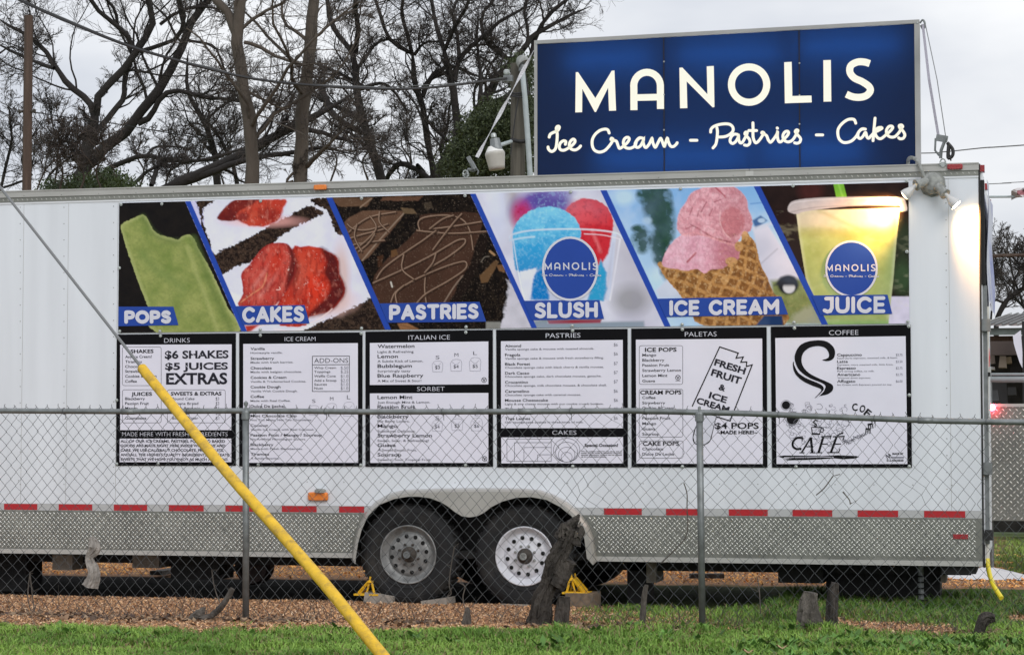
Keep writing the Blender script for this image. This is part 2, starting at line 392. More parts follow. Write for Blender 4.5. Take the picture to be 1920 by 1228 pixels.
M['rimg'] = mat('dirty_grey_rim', (.23, .235, .235), .5, .3, .35, 14, col2=None)
M['rust'] = mat('rusty_steel', (.065, .056, .048), .75, .3, .4, 30, .3, 150)
M['dark'] = mat('dark_hole', (.004, .004, .004), .9)
M['fender'] = mat('aged_cream_fender', (.44, .43, .405), .30, .45, .08, 5, .03, 30)
M['galv'] = mat('galvanised_steel', (.20, .215, .22), .5, .55, .22, 14, .1, 120)
M['galv2'] = mat('galvanised_wire', (.10, .108, .115), .55, .4, .2, 6)
M['grey'] = mat('weathered_grey_casting', (.27, .28, .27), .7, .1, .3, 30, .3, 150)
M['zinc'] = mat('zinc_screw', (.42, .45, .44), .35, .7, .1, 40)
M['vinylw'] = mat('white_vinyl_print', (.73, .725, .83), .55, 0, .03, 3, .10, 3.0, dist=.02, spec=.2)
M['vinylk'] = mat('black_vinyl_print', (.006, .006, .0075), .6, 0, .1, 5, .12, 3.0, dist=.02, spec=.06)
M['vinyltext'] = mat('white_print_text', (.62, .63, .72), .5)
M['inkblack'] = mat('black_print_text', (.008, .008, .010), .6, spec=.1)
M['inkdark'] = mat('charcoal_print_text', (.022, .022, .032), .6, spec=.1)
M['inkgrey'] = mat('grey_print_text', (.10, .10, .125), .6, spec=.1)
M['inkpale'] = mat('pale_grey_print_line', (.24, .24, .29), .6, spec=.1)
M['blue'] = mat('blue_print', (.018, .062, .34), .5, 0, .03, 5, spec=.2)
M['concrete'] = mat('concrete_paver', (.30, .27, .235), .85, 0, .2, 20, .4, 80)
M['bark'] = mat('grey_bark', (.10, .088, .076), .9, 0, .5, 12, 1.0, 60, stretch=(1, 1, .35), dist=.03)
M['darkbark'] = mat('dark_wet_bark', (.050, .043, .037), .9, 0, .55, 16, 1.0, 70, stretch=(1, 1, .35), dist=.03)
M['twig'] = mat('bare_twig', (.06, .048, .042), .9, 0, .25, 2)
M['pole'] = mat('creosote_pole', (.072, .046, .034), .85, 0, .25, 30, .4, 50, stretch=(1, 1, .06))
M['oldpole'] = mat('weathered_pole_wood', (.085, .078, .062), .85, 0, .3, 30, .4, 50, stretch=(1, 1, .06))
M['cable'] = mat('black_cable', (.02, .02, .022), .6)
M['gcable'] = mat('grey_cable', (.16, .165, .17), .5)
M['yellow'] = mat('yellow_plastic_guard', (.70, .43, .012), .5, 0, .14, 22, .2, 120, col2=(.40, .25, .03), cs=16, cf=(.50, .68))
M['chock'] = mat('yellow_chock_plastic', (.74, .43, .012), .45, 0, .15, 30)
M['pvc'] = mat('grey_pvc_conduit', (.36, .41, .42), .5, 0, .08, 12)
M['strap'] = mat('grey_webbing', (.30, .29, .34), .8, 0, .3, 160, .3, 200)
M['strapw'] = mat('pale_webbing', (.50, .50, .53), .8, 0, .3, 90, .3, 200)
# ------------------------------------------------------------------ food trailer
YV = -0.0
def Z(py): return on_y(960, py, 0).z                # height of a line read at the photo's middle column
def X(px, py=650, Y=0.0): return on_y(px, py, Y).x
XL, XR = -5.6, X(1838)                               # front of the trailer lies outside the frame
zt, zr, zd, zl = Z(332), Z(344.5), Z(353.5), Z(357)
zs1, zs0 = Z(950.4), Z(964)
zk, zb = Z(1040.5), Z(1049.5)
WID = 2.55
trailer = thing('food_trailer', 'long white enclosed food trailer on two axles with tread plate skirt', 'trailer', (-1.0, 1.2, 0))
def outline(P, Y): return [on_y(660+x/3.8375, 880+y/3.8375, Y) for x, y in P]
F_OUT = [(-2,655),(2,600),(18,500),(45,405),(90,312),(170,228),(270,172),(380,145),(600,137),(870,133),(1200,135),(1350,146),(1450,180),(1560,240),(1640,312),(1700,392),(1740,492),(1757,600),(1760,662)]
F_IN = [(1712,662),(1690,640),(1672,500),(1640,410),(1590,345),(1500,270),(1400,218),(1290,198),(1180,203),(1080,230),(1000,270),(950,310),(900,335),(845,343),(790,335),(740,305),(690,265),(640,235),(560,205),(480,195),(400,195),(300,212),(200,252),(110,330),(52,430),(24,530),(12,600),(8,655)]
cut = outline([(x*.985+12 if True else x, y+6) for x, y in F_OUT], 0)     # opening in the side wall, just inside the fender
# white side wall: one polygon with the wheel arch cut out of it
arch = [Vector((p.x, 0, p.z)) for p in cut]
def side_poly(z0, z1, Y, mi_name, name, th=.004):
    """strip of side wall between z0 and z1 with the wheel arch taken out, as one or two pieces"""
    xs = [(p.x, p.z) for p in arch]; n = 40
    left = []; right = []
    half = len(xs)//2
    top = max(p[1] for p in xs)
    def xat(z, side):
        seq = xs[:half+1] if side < 0 else xs[half:][::-1]
        seq = sorted(seq, key=lambda p: p[1])
        for a, b in zip(seq, seq[1:]):
            if a[1] <= z <= b[1]: return a[0] + (b[0]-a[0])*(z-a[1])/max(1e-9, b[1]-a[1])
        return seq[0][0] if z < seq[0][1] else seq[-1][0]
    b = MB()
    if z1 > top:       # upper wall: polygon with notch
        P = [(XL, z0), (xat(z0, -1), z0)] + [p for p in xs if p[1] > z0] + [(xat(z0, 1), z0), (XR, z0), (XR, z1), (XL, z1)]
        b.prism([(x, Y, z) for x, z in P], (0, th, 0))
    else:
        zz = np.linspace(z0, z1, 7)
        P = [(XL, z0)] + [(xat(z, -1), z) for z in zz] + [(XL, z1)]; b.prism([(x, Y, z) for x, z in P], (0, th, 0))
        P = [(XR, z0)] + [(xat(z, 1), z) for z in zz] + [(XR, z1)]; b.prism([(x, Y, z) for x, z in P], (0, th, 0))
    return b
side_poly(zs1, zl, 0, None, 'side_wall').build('side_wall', M['white'], trailer)
side_poly(zs0, zs1-.001, -.0015, None, '').build('reflector_backing', M['silver'], trailer)
side_poly(zk, zs0, -.0025, None, '').build('skirt_plate', M['plate'], trailer)
side_poly(zb, zk, -.012, None, '', .02).build('skirt_trim', M['alu'], trailer)
# seams and hidden faces of the body
b = MB()
b.box((XL, WID, zb+.02), (XR, WID+.004, zt)); b.box((XL, .02, zt-.03), (XR, WID, zt-.005)); b.box((XL-.01, .0, zb), (XL-.004, WID, zt))
b.build('body_shell', M['whitetrim'], trailer)
b = MB(); b.box((XL, .03, zb+.005), (XR-.02, WID-.03, zb+.06)); b.build('floor', M['underfloor'], trailer)
# top rail, tread strip, lip
rail = MB(); jx = X(1406, 320)
for a, c in ((XL, jx-.002), (jx+.002, XR+.004)): rail.box((a, -.020, zr), (c, .03, zt)); rail.box((a, -.026, zt-.006), (c, .06, zt+.004))
rail.build('top_rail', M['alutrim'], trailer)
MB().box((XL, -.010, zd), (XR, .02, zr-.001)).build('tread_strip', M['plate'], trailer)
MB().box((XL, -.006, zl-.002), (XR, .02, zd-.001)).build('wall_lip', M['whitetrim'], trailer)
jb = MB().box((jx-.03, -.023, zr+.004), (jx+.03, -.0205, zt-.01)); jb.build('rail_joint', M['alu'], trailer)
# raised tread marks
def tread_marks(x0, x1, z0, z1, Y, pitch, name, keep=None, ln=.84, yd=1.5):
    V = []; Fc = []; nx = int((x1-x0)/pitch); nz_ = int((z1-z0)/(pitch*.5))
    for j in range(nz_):
        z = z0 + (j+.75)*pitch*.5
        for i in range(nx):
            x = x0 + (i + .5*(j % 2) + .35)*pitch
            if keep and not keep(x, z): continue
            s = 1 if (j % 2) == 0 else -1
            u = Vector((math.cos(R(47*s)), 0, math.sin(R(47*s))))*pitch*ln*.5; v = Vector((-u.z, 0, u.x))*.25
            c = Vector((x, Y, z)); up = Vector((0, -.0035*yd, 0)); o = len(V)
            V += [c-u, c+v, c+u, c-v, c+up-u*.35, c+up+u*.35]
            Fc += [(o, o+1, o+4), (o+1, o+5, o+4), (o+1, o+2, o+5), (o+2, o+3, o+5), (o+3, o+4, o+5), (o+3, o, o+4)]
    return npmesh(name, V, Fc, M['tread'], trailer, kind='stuff')
def keep_skirt(x, z):
    px, py = project([(x, 0, z)]); px, py = px[0], py[0]
    if py > 1036 + (px-960)*.01 or py < 966-8+(px-960)*.008: return False
    e = (py-955)/80
    return px < 684-18*min(1, e*1.6)-4 or px > 1096+24*min(1, e*1.8)
tread_marks(XL, XR-.02, zk+.004, zs0-.004, -.0027, .0366, 'tread_pattern', keep_skirt)
V = []; Fc = []
n = int((XR-XL)/.043)
for i in range(n):
    x = XL + (i+.5)*.043; s = 1
    u = Vector((-.008, 0, .0105)); v = Vector((.0035, 0, .0030)); c = Vector((x, -.0102, (zr+zd)/2)); o = len(V)
    up = Vector((0, -.003, 0))
    V += [c-u, c+v, c+u, c-v, c+up]; Fc += [(o, o+1, o+4), (o+1, o+2, o+4), (o+2, o+3, o+4), (o+3, o, o+4)]
npmesh('strip_tread_pattern', V, Fc, M['strip_mark'], trailer, kind='stuff')
# red reflector pieces
reds = [(-97,-33),(8,70),(110.3,173),(213.7,276),(317,382),(423,487.5),(528.7,593.8),(636,683),(1132.6,1203.4),(1249,1320),(1366.6,1439.5),(1486,1560.5),(1608,1684),(1732.7,1809.7)]
for a, c in reds:
    MB().box((X(a, 955), -.0042, zs0+.004), (X(c, 955), -.0018, zs1-.004)).build('red_reflector', M['red'], trailer)
MB().box((X(1787, 1000), -.012, Z(1001)), (X(1815, 1000), -.003, Z(992.5))).build('side_reflector', M['redlens'], trailer)
# rivets
V = MB()
def rivet(px, py, r=.0045, Y=0.0):
    p = on_y(px, py, Y); V.lathe(p, (0, -1, 0), [(0, r), (.002, r*.85), (.0035, r*.4)], 7)
for cx, sl in ((38, 0), (120, 0), (213, 0)):
    for k in range(18): rivet(cx, 387+k*30.5+ (0 if cx == 213 else 2))
for k in range(20): rivet(1773.5+k*.12, 318+k*31.5)
for k in range(-1, 28):
    px = 35+k*66.5+k*k*.14
    if px < 1830: rivet(px, 905 + (px-960)*.005)
for k in range(26):
    px = 45+k*70
    rivet(px, 822-(822-338-3)*(1+(px-960)/16700)-0, .004, -.021)
    if not 660 < px < 1130: rivet(px+22, 1044.5+(px-960)*.0133, .004, -.0125)
V.build('rivets', M['grey'], trailer, kind='stuff')
# vertical sheet seams
b = MB()
for cx in (42, 126, 219, 1781):
    x = X(cx); b.box((x-.0012, -.0012, zs1+.002), (x+.0012, -.0002, zl-.004))
b.build('sheet_seam', M['alutrim'], trailer)
# fender
b = MB(); fo = outline(F_OUT, -.006); Yf = -.115
fo2 = outline([(x + (880-x)*.012 + (0), y+10) for x, y in F_OUT], -.085); fo3 = outline([(x+(880-x)*.03, y+26) for x, y in F_OUT], Yf)
n = len(fo)
for A, B in ((fo, fo2), (fo2, fo3)):
    b.add(list(A)+list(B), [(i, i+1, n+i+1, n+i) for i in range(n-1)])
fi = outline(F_IN, Yf); b.poly(list(fo3)+list(fi))
fib = [p + Vector((0, .02, 0)) for p in fi]; m_ = len(fi)
b.add(list(fi)+fib, [(i, i+1, m_+i+1, m_+i) for i in range(m_-1)])
fend = b.build('fender', M['fender'], trailer)
# wheel well and running gear (dark)
wx0, wx1 = cut[0].x, cut[-1].x
b = MB(); b.box((wx0, .32, zb-.02), (wx1, .33, Z(925))); b.box((wx0-.01, .0, zb), (wx0-.004, .33, Z(960))); b.box((wx1+.004, .0, zb), (wx1+.01, .33, Z(960))); b.box((wx0, .01, Z(926)), (wx1, .33, Z(922)))
b.build('wheel_well', M['blackp'], trailer)
b = MB()
for yy in (.55, WID-.6): b.box((XL+.3, yy, zb-.10), (XR-.1, yy+.06, zb+.004))
for k in range(14): xx = XL+.5+k*.62; b.box((xx, .56, zb-.05), (xx+.05, WID-.6, zb+.003))
b.box((XR-.3, .05, zb-.06), (XR-.05, WID-.05, zb+.004))
b.build('chassis_beam', M['blackp'], trailer)
# wheels
def wheel(px, py, white):
    c = on_y(px, py, -.02); r = .388; c = Vector((c.x, -.02, c.z))
    tp = [(.0,.212),(-.012,.225),(-.018,.245),(-.026,.30),(-.024,.345),(-.010,.372),(.004,.384),(.02,r),(.05,r+.002),(.18,r+.002),(.21,r-.004),(.235,.37),(.245,.30),(.235,.22),(.21,.20),(.02,.20)]
    ty = MB().lathe(c, (0, 1, 0), tp, 48, cap=False)
    for i in range(44):    # tread blocks
        q = 2*math.pi*i/44; rad = Vector((math.cos(q), 0, math.sin(q))); M3 = Matrix((Vector((-rad.z, 0, rad.x)), Vector((0, 1, 0)), rad)).transposed()
        for yy in (.04, .115, .19): ty.obox(c + rad*(r+.004) + Vector((0, yy, 0)), (.04, .06, .010), M3)
    for rr in (.335, .262): ty.lathe(c, (0, 1, 0), [(-.0268+(.335-rr)*.02, rr-.004), (-.0300+(.335-rr)*.02, rr), (-.0268+(.335-rr)*.02, rr+.004)], 48, cap=False)
    wh = MB().build; tyre = ty.build('wheel', M['rubber'], trailer, smooth=True)
    rm = M['rimw'] if white else M['rimg']
    prof = [(-.010,.226),(-.022,.231),(-.027,.224),(-.020,.216),(.010,.206),(.030,.180),(.034,.172),(.024,.165),(.016,.155),(.012,.135),(.014,.105),(.010,.092),(.006,.085),(.006,.001)]
    rim = MB().lathe(c, (0, 1, 0), prof, 48, cap=False).build('rim', rm, tyre, smooth=True)
    if not white: rim['label'] = 'dirty grey steel rim'
    for i in range(12):
        q = 2*math.pi*(i+.3)/12; p = c + Vector((math.cos(q)*.142, .0115, math.sin(q)*.142)); MB().lathe(p, (0, -1, 0), [(0, .0165), (.002, .0165)], 14).build('rim_hole', M['dark'], tyre)
    hm = M['rust']
    hub = MB().lathe(c, (0, -1, 0), [(-.01,.062),(.006,.060),(.012,.052),(.014,.034),(.050,.030),(.054,.026),(.056,.001)], 24).build('hub', hm, tyre, smooth=True)
    MB().lathe(c+Vector((0,-.054,0)), (0, -1, 0), [(0,.028),(.008,.028),(.008,.017),(.002,.016),(.002,.001)], 20).build('hub_cap', M['galv'] if not white else M['grey'], tyre)
    for i in range(8):
        q = 2*math.pi*(i+.5)/8; p = c + Vector((math.cos(q)*.082, .006, math.sin(q)*.082))
        MB().lathe(p, (0, -1, 0), [(0,.011),(.018,.010),(.022,.004)], 6).build('lug_nut', M['grey'] if white else M['rust'], tyre)
    return c
w1 = wheel(766.6, 1039, False); w2 = wheel(984.2, 1042.3, True)
for c in (w1, w2):
    MB().tube([c+Vector((0,.1,0)), (c.x, WID-.1, c.z)], .045, 10).build('axle', M['blackp'], trailer)
    MB().lathe((c.x, WID-.27, c.z), (0, 1, 0), [(0,.05),(0,.37),(.02,.388),(.22,.388),(.24,.37),(.24,.05)], 32).build('far_tyre', M['rubber'], trailer, smooth=False)
    MB().box((c.x-.3, .42, c.z+.03), (c.x+.3, .47, c.z+.07)).build('leaf_spring', M['blackp'], trailer)
# marker lamps
def lens(px0, px1, py0, py1, Y, m, name='marker_lamp', th=.022):
    a = on_y(px0, py1, Y); c = on_y(px1, py0, Y); cx, cz = (a.x+c.x)/2, (a.z+c.z)/2; wx, wz = (c.x-a.x)/2, (c.z-a.z)/2
    b = MB(); V = []
    for s, yy in ((1.0, Y), (1.0, Y-th*.6), (.8, Y-th)):
        for k in range(16):
            q = 2*math.pi*k/16; ex = abs(math.cos(q))**.35*math.copysign(1, math.cos(q)); ez = abs(math.sin(q))**.35*math.copysign(1, math.sin(q))
            V.append((cx+ex*wx*s, yy, cz+ez*wz*s))
    Fc = [(i*16+k, i*16+(k+1)%16, (i+1)*16+(k+1)%16, (i+1)*16+k) for i in range(2) for k in range(16)] + [tuple(range(32, 48))]
    b.add(V, Fc); return b.build(name, m, trailer)
lens(589, 613, 346.5, 357, -.022, M['amber']); lens(1776, 1805, 307.5, 319, -.022, M['redlens'])
lens(578.5, 616, 922, 938.5, -.004, M['amber'], 'side_marker', .035)
MB().lathe(on_y(600.5, 921, -.02), (0, 0, 1), [(-.01,.045),(.012,.045),(.022,.03)], 18).build('marker_housing', M['grey'], trailer)
# D rings on the rail
def dring(px, py, s):
    p = on_y(px, py, -.03); g = MB()
    P = [p + Vector((s*a, -.012 - .0*a, s*c)) for a, c in ((-.55,0),(-.62,.35),(-.4,.85),(0,1.05),(.4,.85),(.62,.35),(.55,0))]
    g.tube(P, .0055, 8); g.box((p.x-s*.75, -.034, p.z-.012), (p.x+s*.75, -.022, p.z+.012)); g.lathe((p.x, -.022, p.z-s*.25), (0, -1, 0), [(0,.020),(.008,.018)], 12)
    return g.build('tie_ring', M['zinc'], trailer)
dring(873.5, 328, .032); dring(1768, 307, .032)
# rear end: black gasket, half open ribbed edge, rear face, tail lamp, top clearance lamps
MB().box((XR, -.004, zb), (XR+.012, .035, zt-.004)).build('corner_gasket', M['blackp'], trailer)
MB().box((XR+.012, .05, zb+.02), (XR+.02, WID, zt)).build('rear_wall', M['whitetrim'], trailer)
for py in (322, 352, 372):
    t = {322: 0.06, 352: 1.25, 372: 2.45}[py]
    MB().box((XR+.005, t-.03, zt-.06), (XR+.045, t+.05, zt-.01)).build('clearance_lamp', M['redlens'], trailer)
MB().box((XR+.004, .02, zb-.01), (XR+.018, WID, zb+.16)).build('rear_sill', M['blackp'], trailer)
b = MB().lathe((XR+.02, .5, 1.90), (1, 0, 0), [(0,.001),(0,.10),(.02,.10),(.035,.07),(.04,.001)], 20); 
M['tailglow'] = mat('faint_glow_tail_lamp', (.4, .01, .01), .3, emit=(1, .03, .03), es=.15)  # lamp is off; a faint red glow is put into its lens
b.build('tail_lamp', M['tailglow'], trailer)
M['tailglow2'] = mat('lit_red_lamp', (.4, .01, .01), .3, emit=(1, .04, .07), es=60)
MB().box((XR+.018, .09, zb+.16), (XR+.05, .20, Z(548))).build('door_edge', M['galv'], trailer)
MB().box((XR+.014, .04, Z(547)), (XR+.040, .14, zt-.12)).build('door_seal', M['blackp'], trailer)
for zz in (1.02, 2.08): MB().box((XR+.004, .02, zz), (XR+.075, .12, zz+.09)).build('door_hinge', M['galv'], trailer)
for zz in (Z(930), ): MB().box((XR+.02, .0, Z(1003)), (XR+.075, .10, Z(985))).build('door_bumper', M['blackp'], trailer)
# ------------------------------------------------------------------ picture banner: printed photographs, painted as flat print
class Paint:
    def __init__(s, x, y): s.x = x; s.y = y; s.c = np.zeros((len(x), 3))
    def noise(s, sc, seed=0, oct=4, ax=1.0):
        out = np.zeros(len(s.x)); a = 1; tot = 0
        r = np.random.default_rng(seed); T = r.random((64, 64))
        f = 1/sc
        for o in range(oct):
            X_ = s.x*f*ax + 7.3*o; Y_ = s.y*f + 3.1*o; xi = np.floor(X_).astype(int); yi = np.floor(Y_).astype(int); fx = X_-xi; fy = Y_-yi
            fx = fx*fx*(3-2*fx); fy = fy*fy*(3-2*fy)
            g = lambda i, j: T[(xi+i) % 64, (yi+j) % 64]
            out += a*((g(0,0)*(1-fx)+g(1,0)*fx)*(1-fy)+(g(0,1)*(1-fx)+g(1,1)*fx)*fy); tot += a; a *= .5; f *= 2.03
        return out/tot
    def sd(s, P, wob=0, seed=3, wsc=12):
        x, y = s.x, s.y
        if wob:
            x = x + (s.noise(wsc, seed, 3)-.5)*wob*2; y = y + (s.noise(wsc, seed+1, 3)-.5)*wob*2
        n = len(P); d = np.full(len(x), 1e9); ins = np.zeros(len(x), bool)
        for i in range(n):
            ax, ay = P[i]; bx, by = P[(i+1) % n]; ex, ey = bx-ax, by-ay; wx, wy = x-ax, y-ay
            t = np.clip((wx*ex+wy*ey)/(ex*ex+ey*ey+1e-9), 0, 1); d = np.minimum(d, (wx-ex*t)**2+(wy-ey*t)**2)
            c = ((ay <= y) != (by <= y)) & (x < ex*(y-ay)/(ey if abs(ey) > 1e-9 else 1e-9)+ax); ins ^= c
        d = np.sqrt(d); return np.where(ins, -d, d)
    def put(s, m, col, a=1.0):
        m = (m*a)[:, None]; col = np.asarray(col, float); s.c = s.c*(1-m)+col*m
    def poly(s, P, col, soft=3, wob=0, seed=3, wsc=12, a=1.0, grad=None, sm=None):
        if sm or (sm is None and len(P) >= 8): P = closed(P, 3)
        d = s.sd(P, wob, seed, wsc); m = np.clip(.5-d/soft, 0, 1)
        s.put(m, col if grad is None else grad, a); return m, d
    def ell(s, cx, cy, rx, ry, col, soft=.1, a=1.0, wob=0, seed=5):
        x, y = s.x, s.y
        if wob: x = x+(s.noise(20, seed, 3)-.5)*wob*2; y = y+(s.noise(20, seed+1, 3)-.5)*wob*2
        r = np.sqrt(((x-cx)/rx)**2+((y-cy)/ry)**2); m = np.clip((1-r)/soft+.5, 0, 1); s.put(m, col, a); return m
    def line(s, P, wd, col, a=1.0, soft=1.5, sm=True):
        if sm: P = [tuple(p)[:2] for p in smooth_pts([(x, y, 0) for x, y in P], 5)]
        d = np.full(len(s.x), 1e9)
        for (ax, ay), (bx, by) in zip(P, P[1:]):
            ex, ey = bx-ax, by-ay; t = np.clip(((s.x-ax)*ex+(s.y-ay)*ey)/(ex*ex+ey*ey+1e-9), 0, 1)
            d = np.minimum(d, (s.x-ax-ex*t)**2+(s.y-ay-ey*t)**2)
        d = np.sqrt(d); m = np.clip((wd/2-d)/soft+.5, 0, 1); s.put(m, col, a); return m
def G(*c): return lin(c)
def mixc(a, b, t): t = t[:, None]; return np.asarray(a)*(1-t)+np.asarray(b)*t
def sstep(a, b, x): t = np.clip((x-a)/(b-a), 0, 1); return t*t*(3-2*t)
def paint_banner(px, py):
    N_ = len(px); C = np.tile(G(20,18,20), (N_, 1))
    bars = [((347,378),(453,622)), ((612,371),(722.5,619)), ((881,362.6),(996.5,615)), ((1124.5,355),(1245,610.6)), ((1411.5,346),(1539.5,606))]
    edge = [b[0][0] + (py-b[0][1])*(b[1][0]-b[0][0])/(b[1][1]-b[0][1]) for b in bars]
    pan = np.zeros(N_, int)
    for e in edge: pan += (px > e)
    # 0 green ice pop ------------------------------------------------
    def do(i, x0, y0, s):
        idx = np.where(pan == i)[0]; return idx, Paint((px[idx]-x0)*s, (py[idx]-y0)*s)
    idx, p = do(0, 200, 350, 3.692)
    p.c[:] = mixc(G(20,19,22), G(34,30,28), p.noise(60, 1))
    P = [(100,275),(120,250),(180,222),(245,195),(272,212),(295,245),(322,300),(370,335),(430,352),(490,366),(515,350),(545,333),(585,338),(612,375),(640,440),(690,520),(760,660),(840,840),(912,1010),(345,1010),(290,840),(235,700),(160,490),(118,360),(103,310)]
    n = p.noise(70, 4); n2 = p.noise(14, 6)
    g = mixc(G(122,142,62), G(160,168,88), np.clip(n*1.4-.2, 0, 1)); g = mixc(g, G(112,132,66), np.clip(n2-.45, 0, 1))
    m, d = p.poly(P, None, 5, 5, 8, 14, grad=g)
    p.put(m*np.clip(1+d/26, 0, 1)*.8, G(176,184,112)); 
    p.line([(600,360),(660,520),(720,680),(800,860),(860,1000)], 44, G(94,120,52), .55, 40); p.line([(560,420),(620,600),(700,800),(770,1000)], 24, G(186,190,112), .5, 30)
    p.line([(250,215),(285,270),(320,320),(400,372),(500,385)], 40, G(88,112,56), .4, 40); p.line([(250,470),(330,560),(420,620),(520,700)], 60, G(108,136,64), .5, 60)
    p.c *= (.78+.22*p.noise(9, 90, 3))[:, None]; p.c = p.c*.86+p.c.mean(1)[:, None]*.14; C[idx] = p.c
    # 1 cakes ---------------------------------------------------------
    idx, p = do(1, 200, 350, 3.692); p.c[:] = mixc(G(222,224,240), G(205,206,228), p.noise(120, 2))
    crumb = lambda pp, sd: mixc(G(30,22,20), G(72,56,46), np.clip(pp.noise(16, sd, 3)*2-.75, 0, 1))
    p.poly([(560,90),(625,100),(668,160),(680,330),(640,330)], G(196,194,232), 6)
    p.poly([(618,95),(745,95),(700,135),(672,160),(668,230),(690,300),(735,450),(790,520),(740,500),(660,310),(652,200)], None, 5, 16, 21, 13, grad=crumb(p, 3))
    p.poly([(740,480),(880,405),(960,365),(1050,320),(1130,270),(1240,215),(1330,165),(1410,130),(1440,150),(1490,170),(1500,190),(1400,235),(1300,285),(1200,350),(1150,400),(1080,440),(1000,520),(880,560),(790,612)], None, 5, 15, 31, 13, grad=crumb(p, 5))
    p.poly([(1415,85),(1560,85),(1600,180),(1650,320),(1600,330),(1560,250),(1520,165),(1450,130)], None, 5, 16, 41, 13, grad=crumb(p, 7))
    p.poly([(1375,1010),(1500,935),(1600,890),(1700,840),(1790,800),(1850,745),(1940,960),(1930,1020)], None, 6, 18, 51, 14, grad=crumb(p, 9))
    p.poly([(840,720),(1010,790),(900,840)], G(222,224,240), 20)
    p.ell(1090,240,250,40, G(232,170,165), .8, .6); 
    m, d = p.poly([(765,222),(790,180),(850,115),(900,90),(1070,90),(1000,170),(900,232),(820,240)], None, 9, 6, 61, 30, grad=mixc(G(92,30,34), G(140,52,44), p.noise(50, 8)))
    p.poly([(895,210),(935,160),(1010,125),(1060,92),(1240,90),(1225,150),(1200,215),(1140,260),(1060,278),(960,262)], None, 14, 6, 63, 30, grad=mixc(G(190,52,40), G(206,96,74), p.noise(40, 10)))
    p.ell(1130,200,70,50, G(140,40,38), .8, .7); p.ell(940,210,40,30, G(120,50,52), .8, .7)
    p.ell(1400,790,290,110, G(222,178,168), .7, .8); p.ell(1620,620,60,210, G(206,176,170), .9, .8)
    g = mixc(G(176,40,34), G(214,82,58), p.noise(80, 12)); 
    p.poly([(1285,435),(1340,418),(1400,412),(1480,425),(1545,455),(1600,500),(1612,600),(1650,700),(1620,790),(1540,865),(1400,900),(1380,960),(1200,960),(1180,820),(1240,700)], None, 10, 6, 71, 40, grad=g)
    p.poly([(1480,425),(1545,455),(1600,500),(1612,600),(1652,700),(1620,790),(1540,865),(1400,900),(1440,840),(1530,740),(1545,680),(1500,600),(1520,520)], None, 34, 6, 73, 40, grad=mixc(G(70,24,28), G(110,36,32), p.noise(40, 13)))
    p.ell(1390,570,90,110, G(216,88,66), .9, .8); p.ell(1440,700,80,90, G(222,66,44), .9, .9); p.ell(1330,640,50,120, G(196,96,80), .9, .6)
    p.poly([(1240,700),(1290,440),(1330,560),(1300,660)], G(64,20,24), 50, 0, a=.8)
    g = mixc(G(196,62,54), G(208,104,92), p.noise(60, 14, ax=2))
    m, d = p.poly([(932,625),(945,580),(990,540),(1040,470),(1110,405),(1180,390),(1245,398),(1285,440),(1312,520),(1300,620),(1255,710),(1190,790),(1140,830),(915,830),(945,740)], None, 8, 5, 81, 30, grad=g)
    p.put(m*np.clip(1+d/40, 0, 1)*.7, G(150,34,34)); p.poly([(1250,400),(1290,445),(1314,520),(1300,620),(1240,720),(1250,600),(1275,500)], G(64,22,26), 24, a=.8)
    for k, (a, b_) in enumerate((((1010,700),(1150,470)), ((1060,760),(1220,520)))): p.line([a, ((a[0]+b_[0])/2+20, (a[1]+b_[1])/2-10), b_], 20, G(224,150,140), .6, 26)
    p.line([(930,800),(1010,740),(1080,690),(1110,600)], 9, G(232,160,120), .8, 8)
    p.ell(1170,520,60,90, G(204,62,44), .9, .8, 6)
    p.line([(1000,990),(1200,930),(1400,945),(1520,880),(1560,845)], 8, G(242,214,210), .8, 6); p.line([(1160,985),(1300,1000),(1420,960),(1510,915)], 6, G(244,222,216), .8, 5)
    p.line([(1175,715),(1200,712),(1196,695)], 5, G(245,210,200), .9, 4); p.line([(1255,580),(1262,572)], 6, G(240,210,200), .9)
    p.poly([(955,962),(1060,955),(1000,1000),(970,1010)], G(196,70,60), 16); 
    # seeds, wet streaks and glints on the fruit
    red = np.clip((p.c[:, 0]-p.c[:, 1]*2.2)*6, 0, 1)
    p.put(red*np.clip(p.noise(40, 91, 4, 2.4)*3.2-1.5, 0, 1)*.5, G(112,20,24)); p.put(red*np.clip(p.noise(34, 92, 4, 1.8)*3.4-2.0, 0, 1)*.55, G(232,150,132)); p.put(red*np.clip(p.noise(13, 93, 2)*7-5.6, 0, 1)*.6, G(250,226,216)); p.put(red*np.clip(p.noise(11, 94, 2)*6-4.4, 0, 1)*.5, G(84,14,20))
    wht = np.clip((p.c.min(1)-.5)*5, 0, 1); p.put(wht*np.clip(p.noise(70, 95)*2.4-1.1, 0, 1)*.45, G(198,196,214)); p.put(np.clip(.10-p.c.max(1), 0, .1)*10*np.clip(p.noise(6, 96, 2)*5-3.1, 0, 1)*.5, G(118,98,84))
    p.c[:, 1:] *= (1-.12*red)[:, None]; C[idx] = p.c*np.where(red > .5, .86, 1)[:, None]
    # 2 chocolate brownies --------------------------------------------
    idx, p = do(2, 600, 330, 3.31); p.c[:] = mixc(G(22,17,16), G(52,42,34), np.clip(p.noise(16, 20)*1.8-.75, 0, 1))
    choc = lambda a, b_, sd: mixc(G(*a), G(*b_), p.noise(120, sd))
    p.poly([(80,135),(330,135),(290,190),(120,190),(95,165)], None, 6, 6, 22, 20, grad=choc((96,70,54),(120,92,72),23))
    p.poly([(390,130),(640,125),(610,155),(370,155)], None, 6, 6, 24, 20, grad=choc((90,66,52),(112,80,64),25)); p.line([(250,195),(320,140)], 9, G(160,136,116), .8)
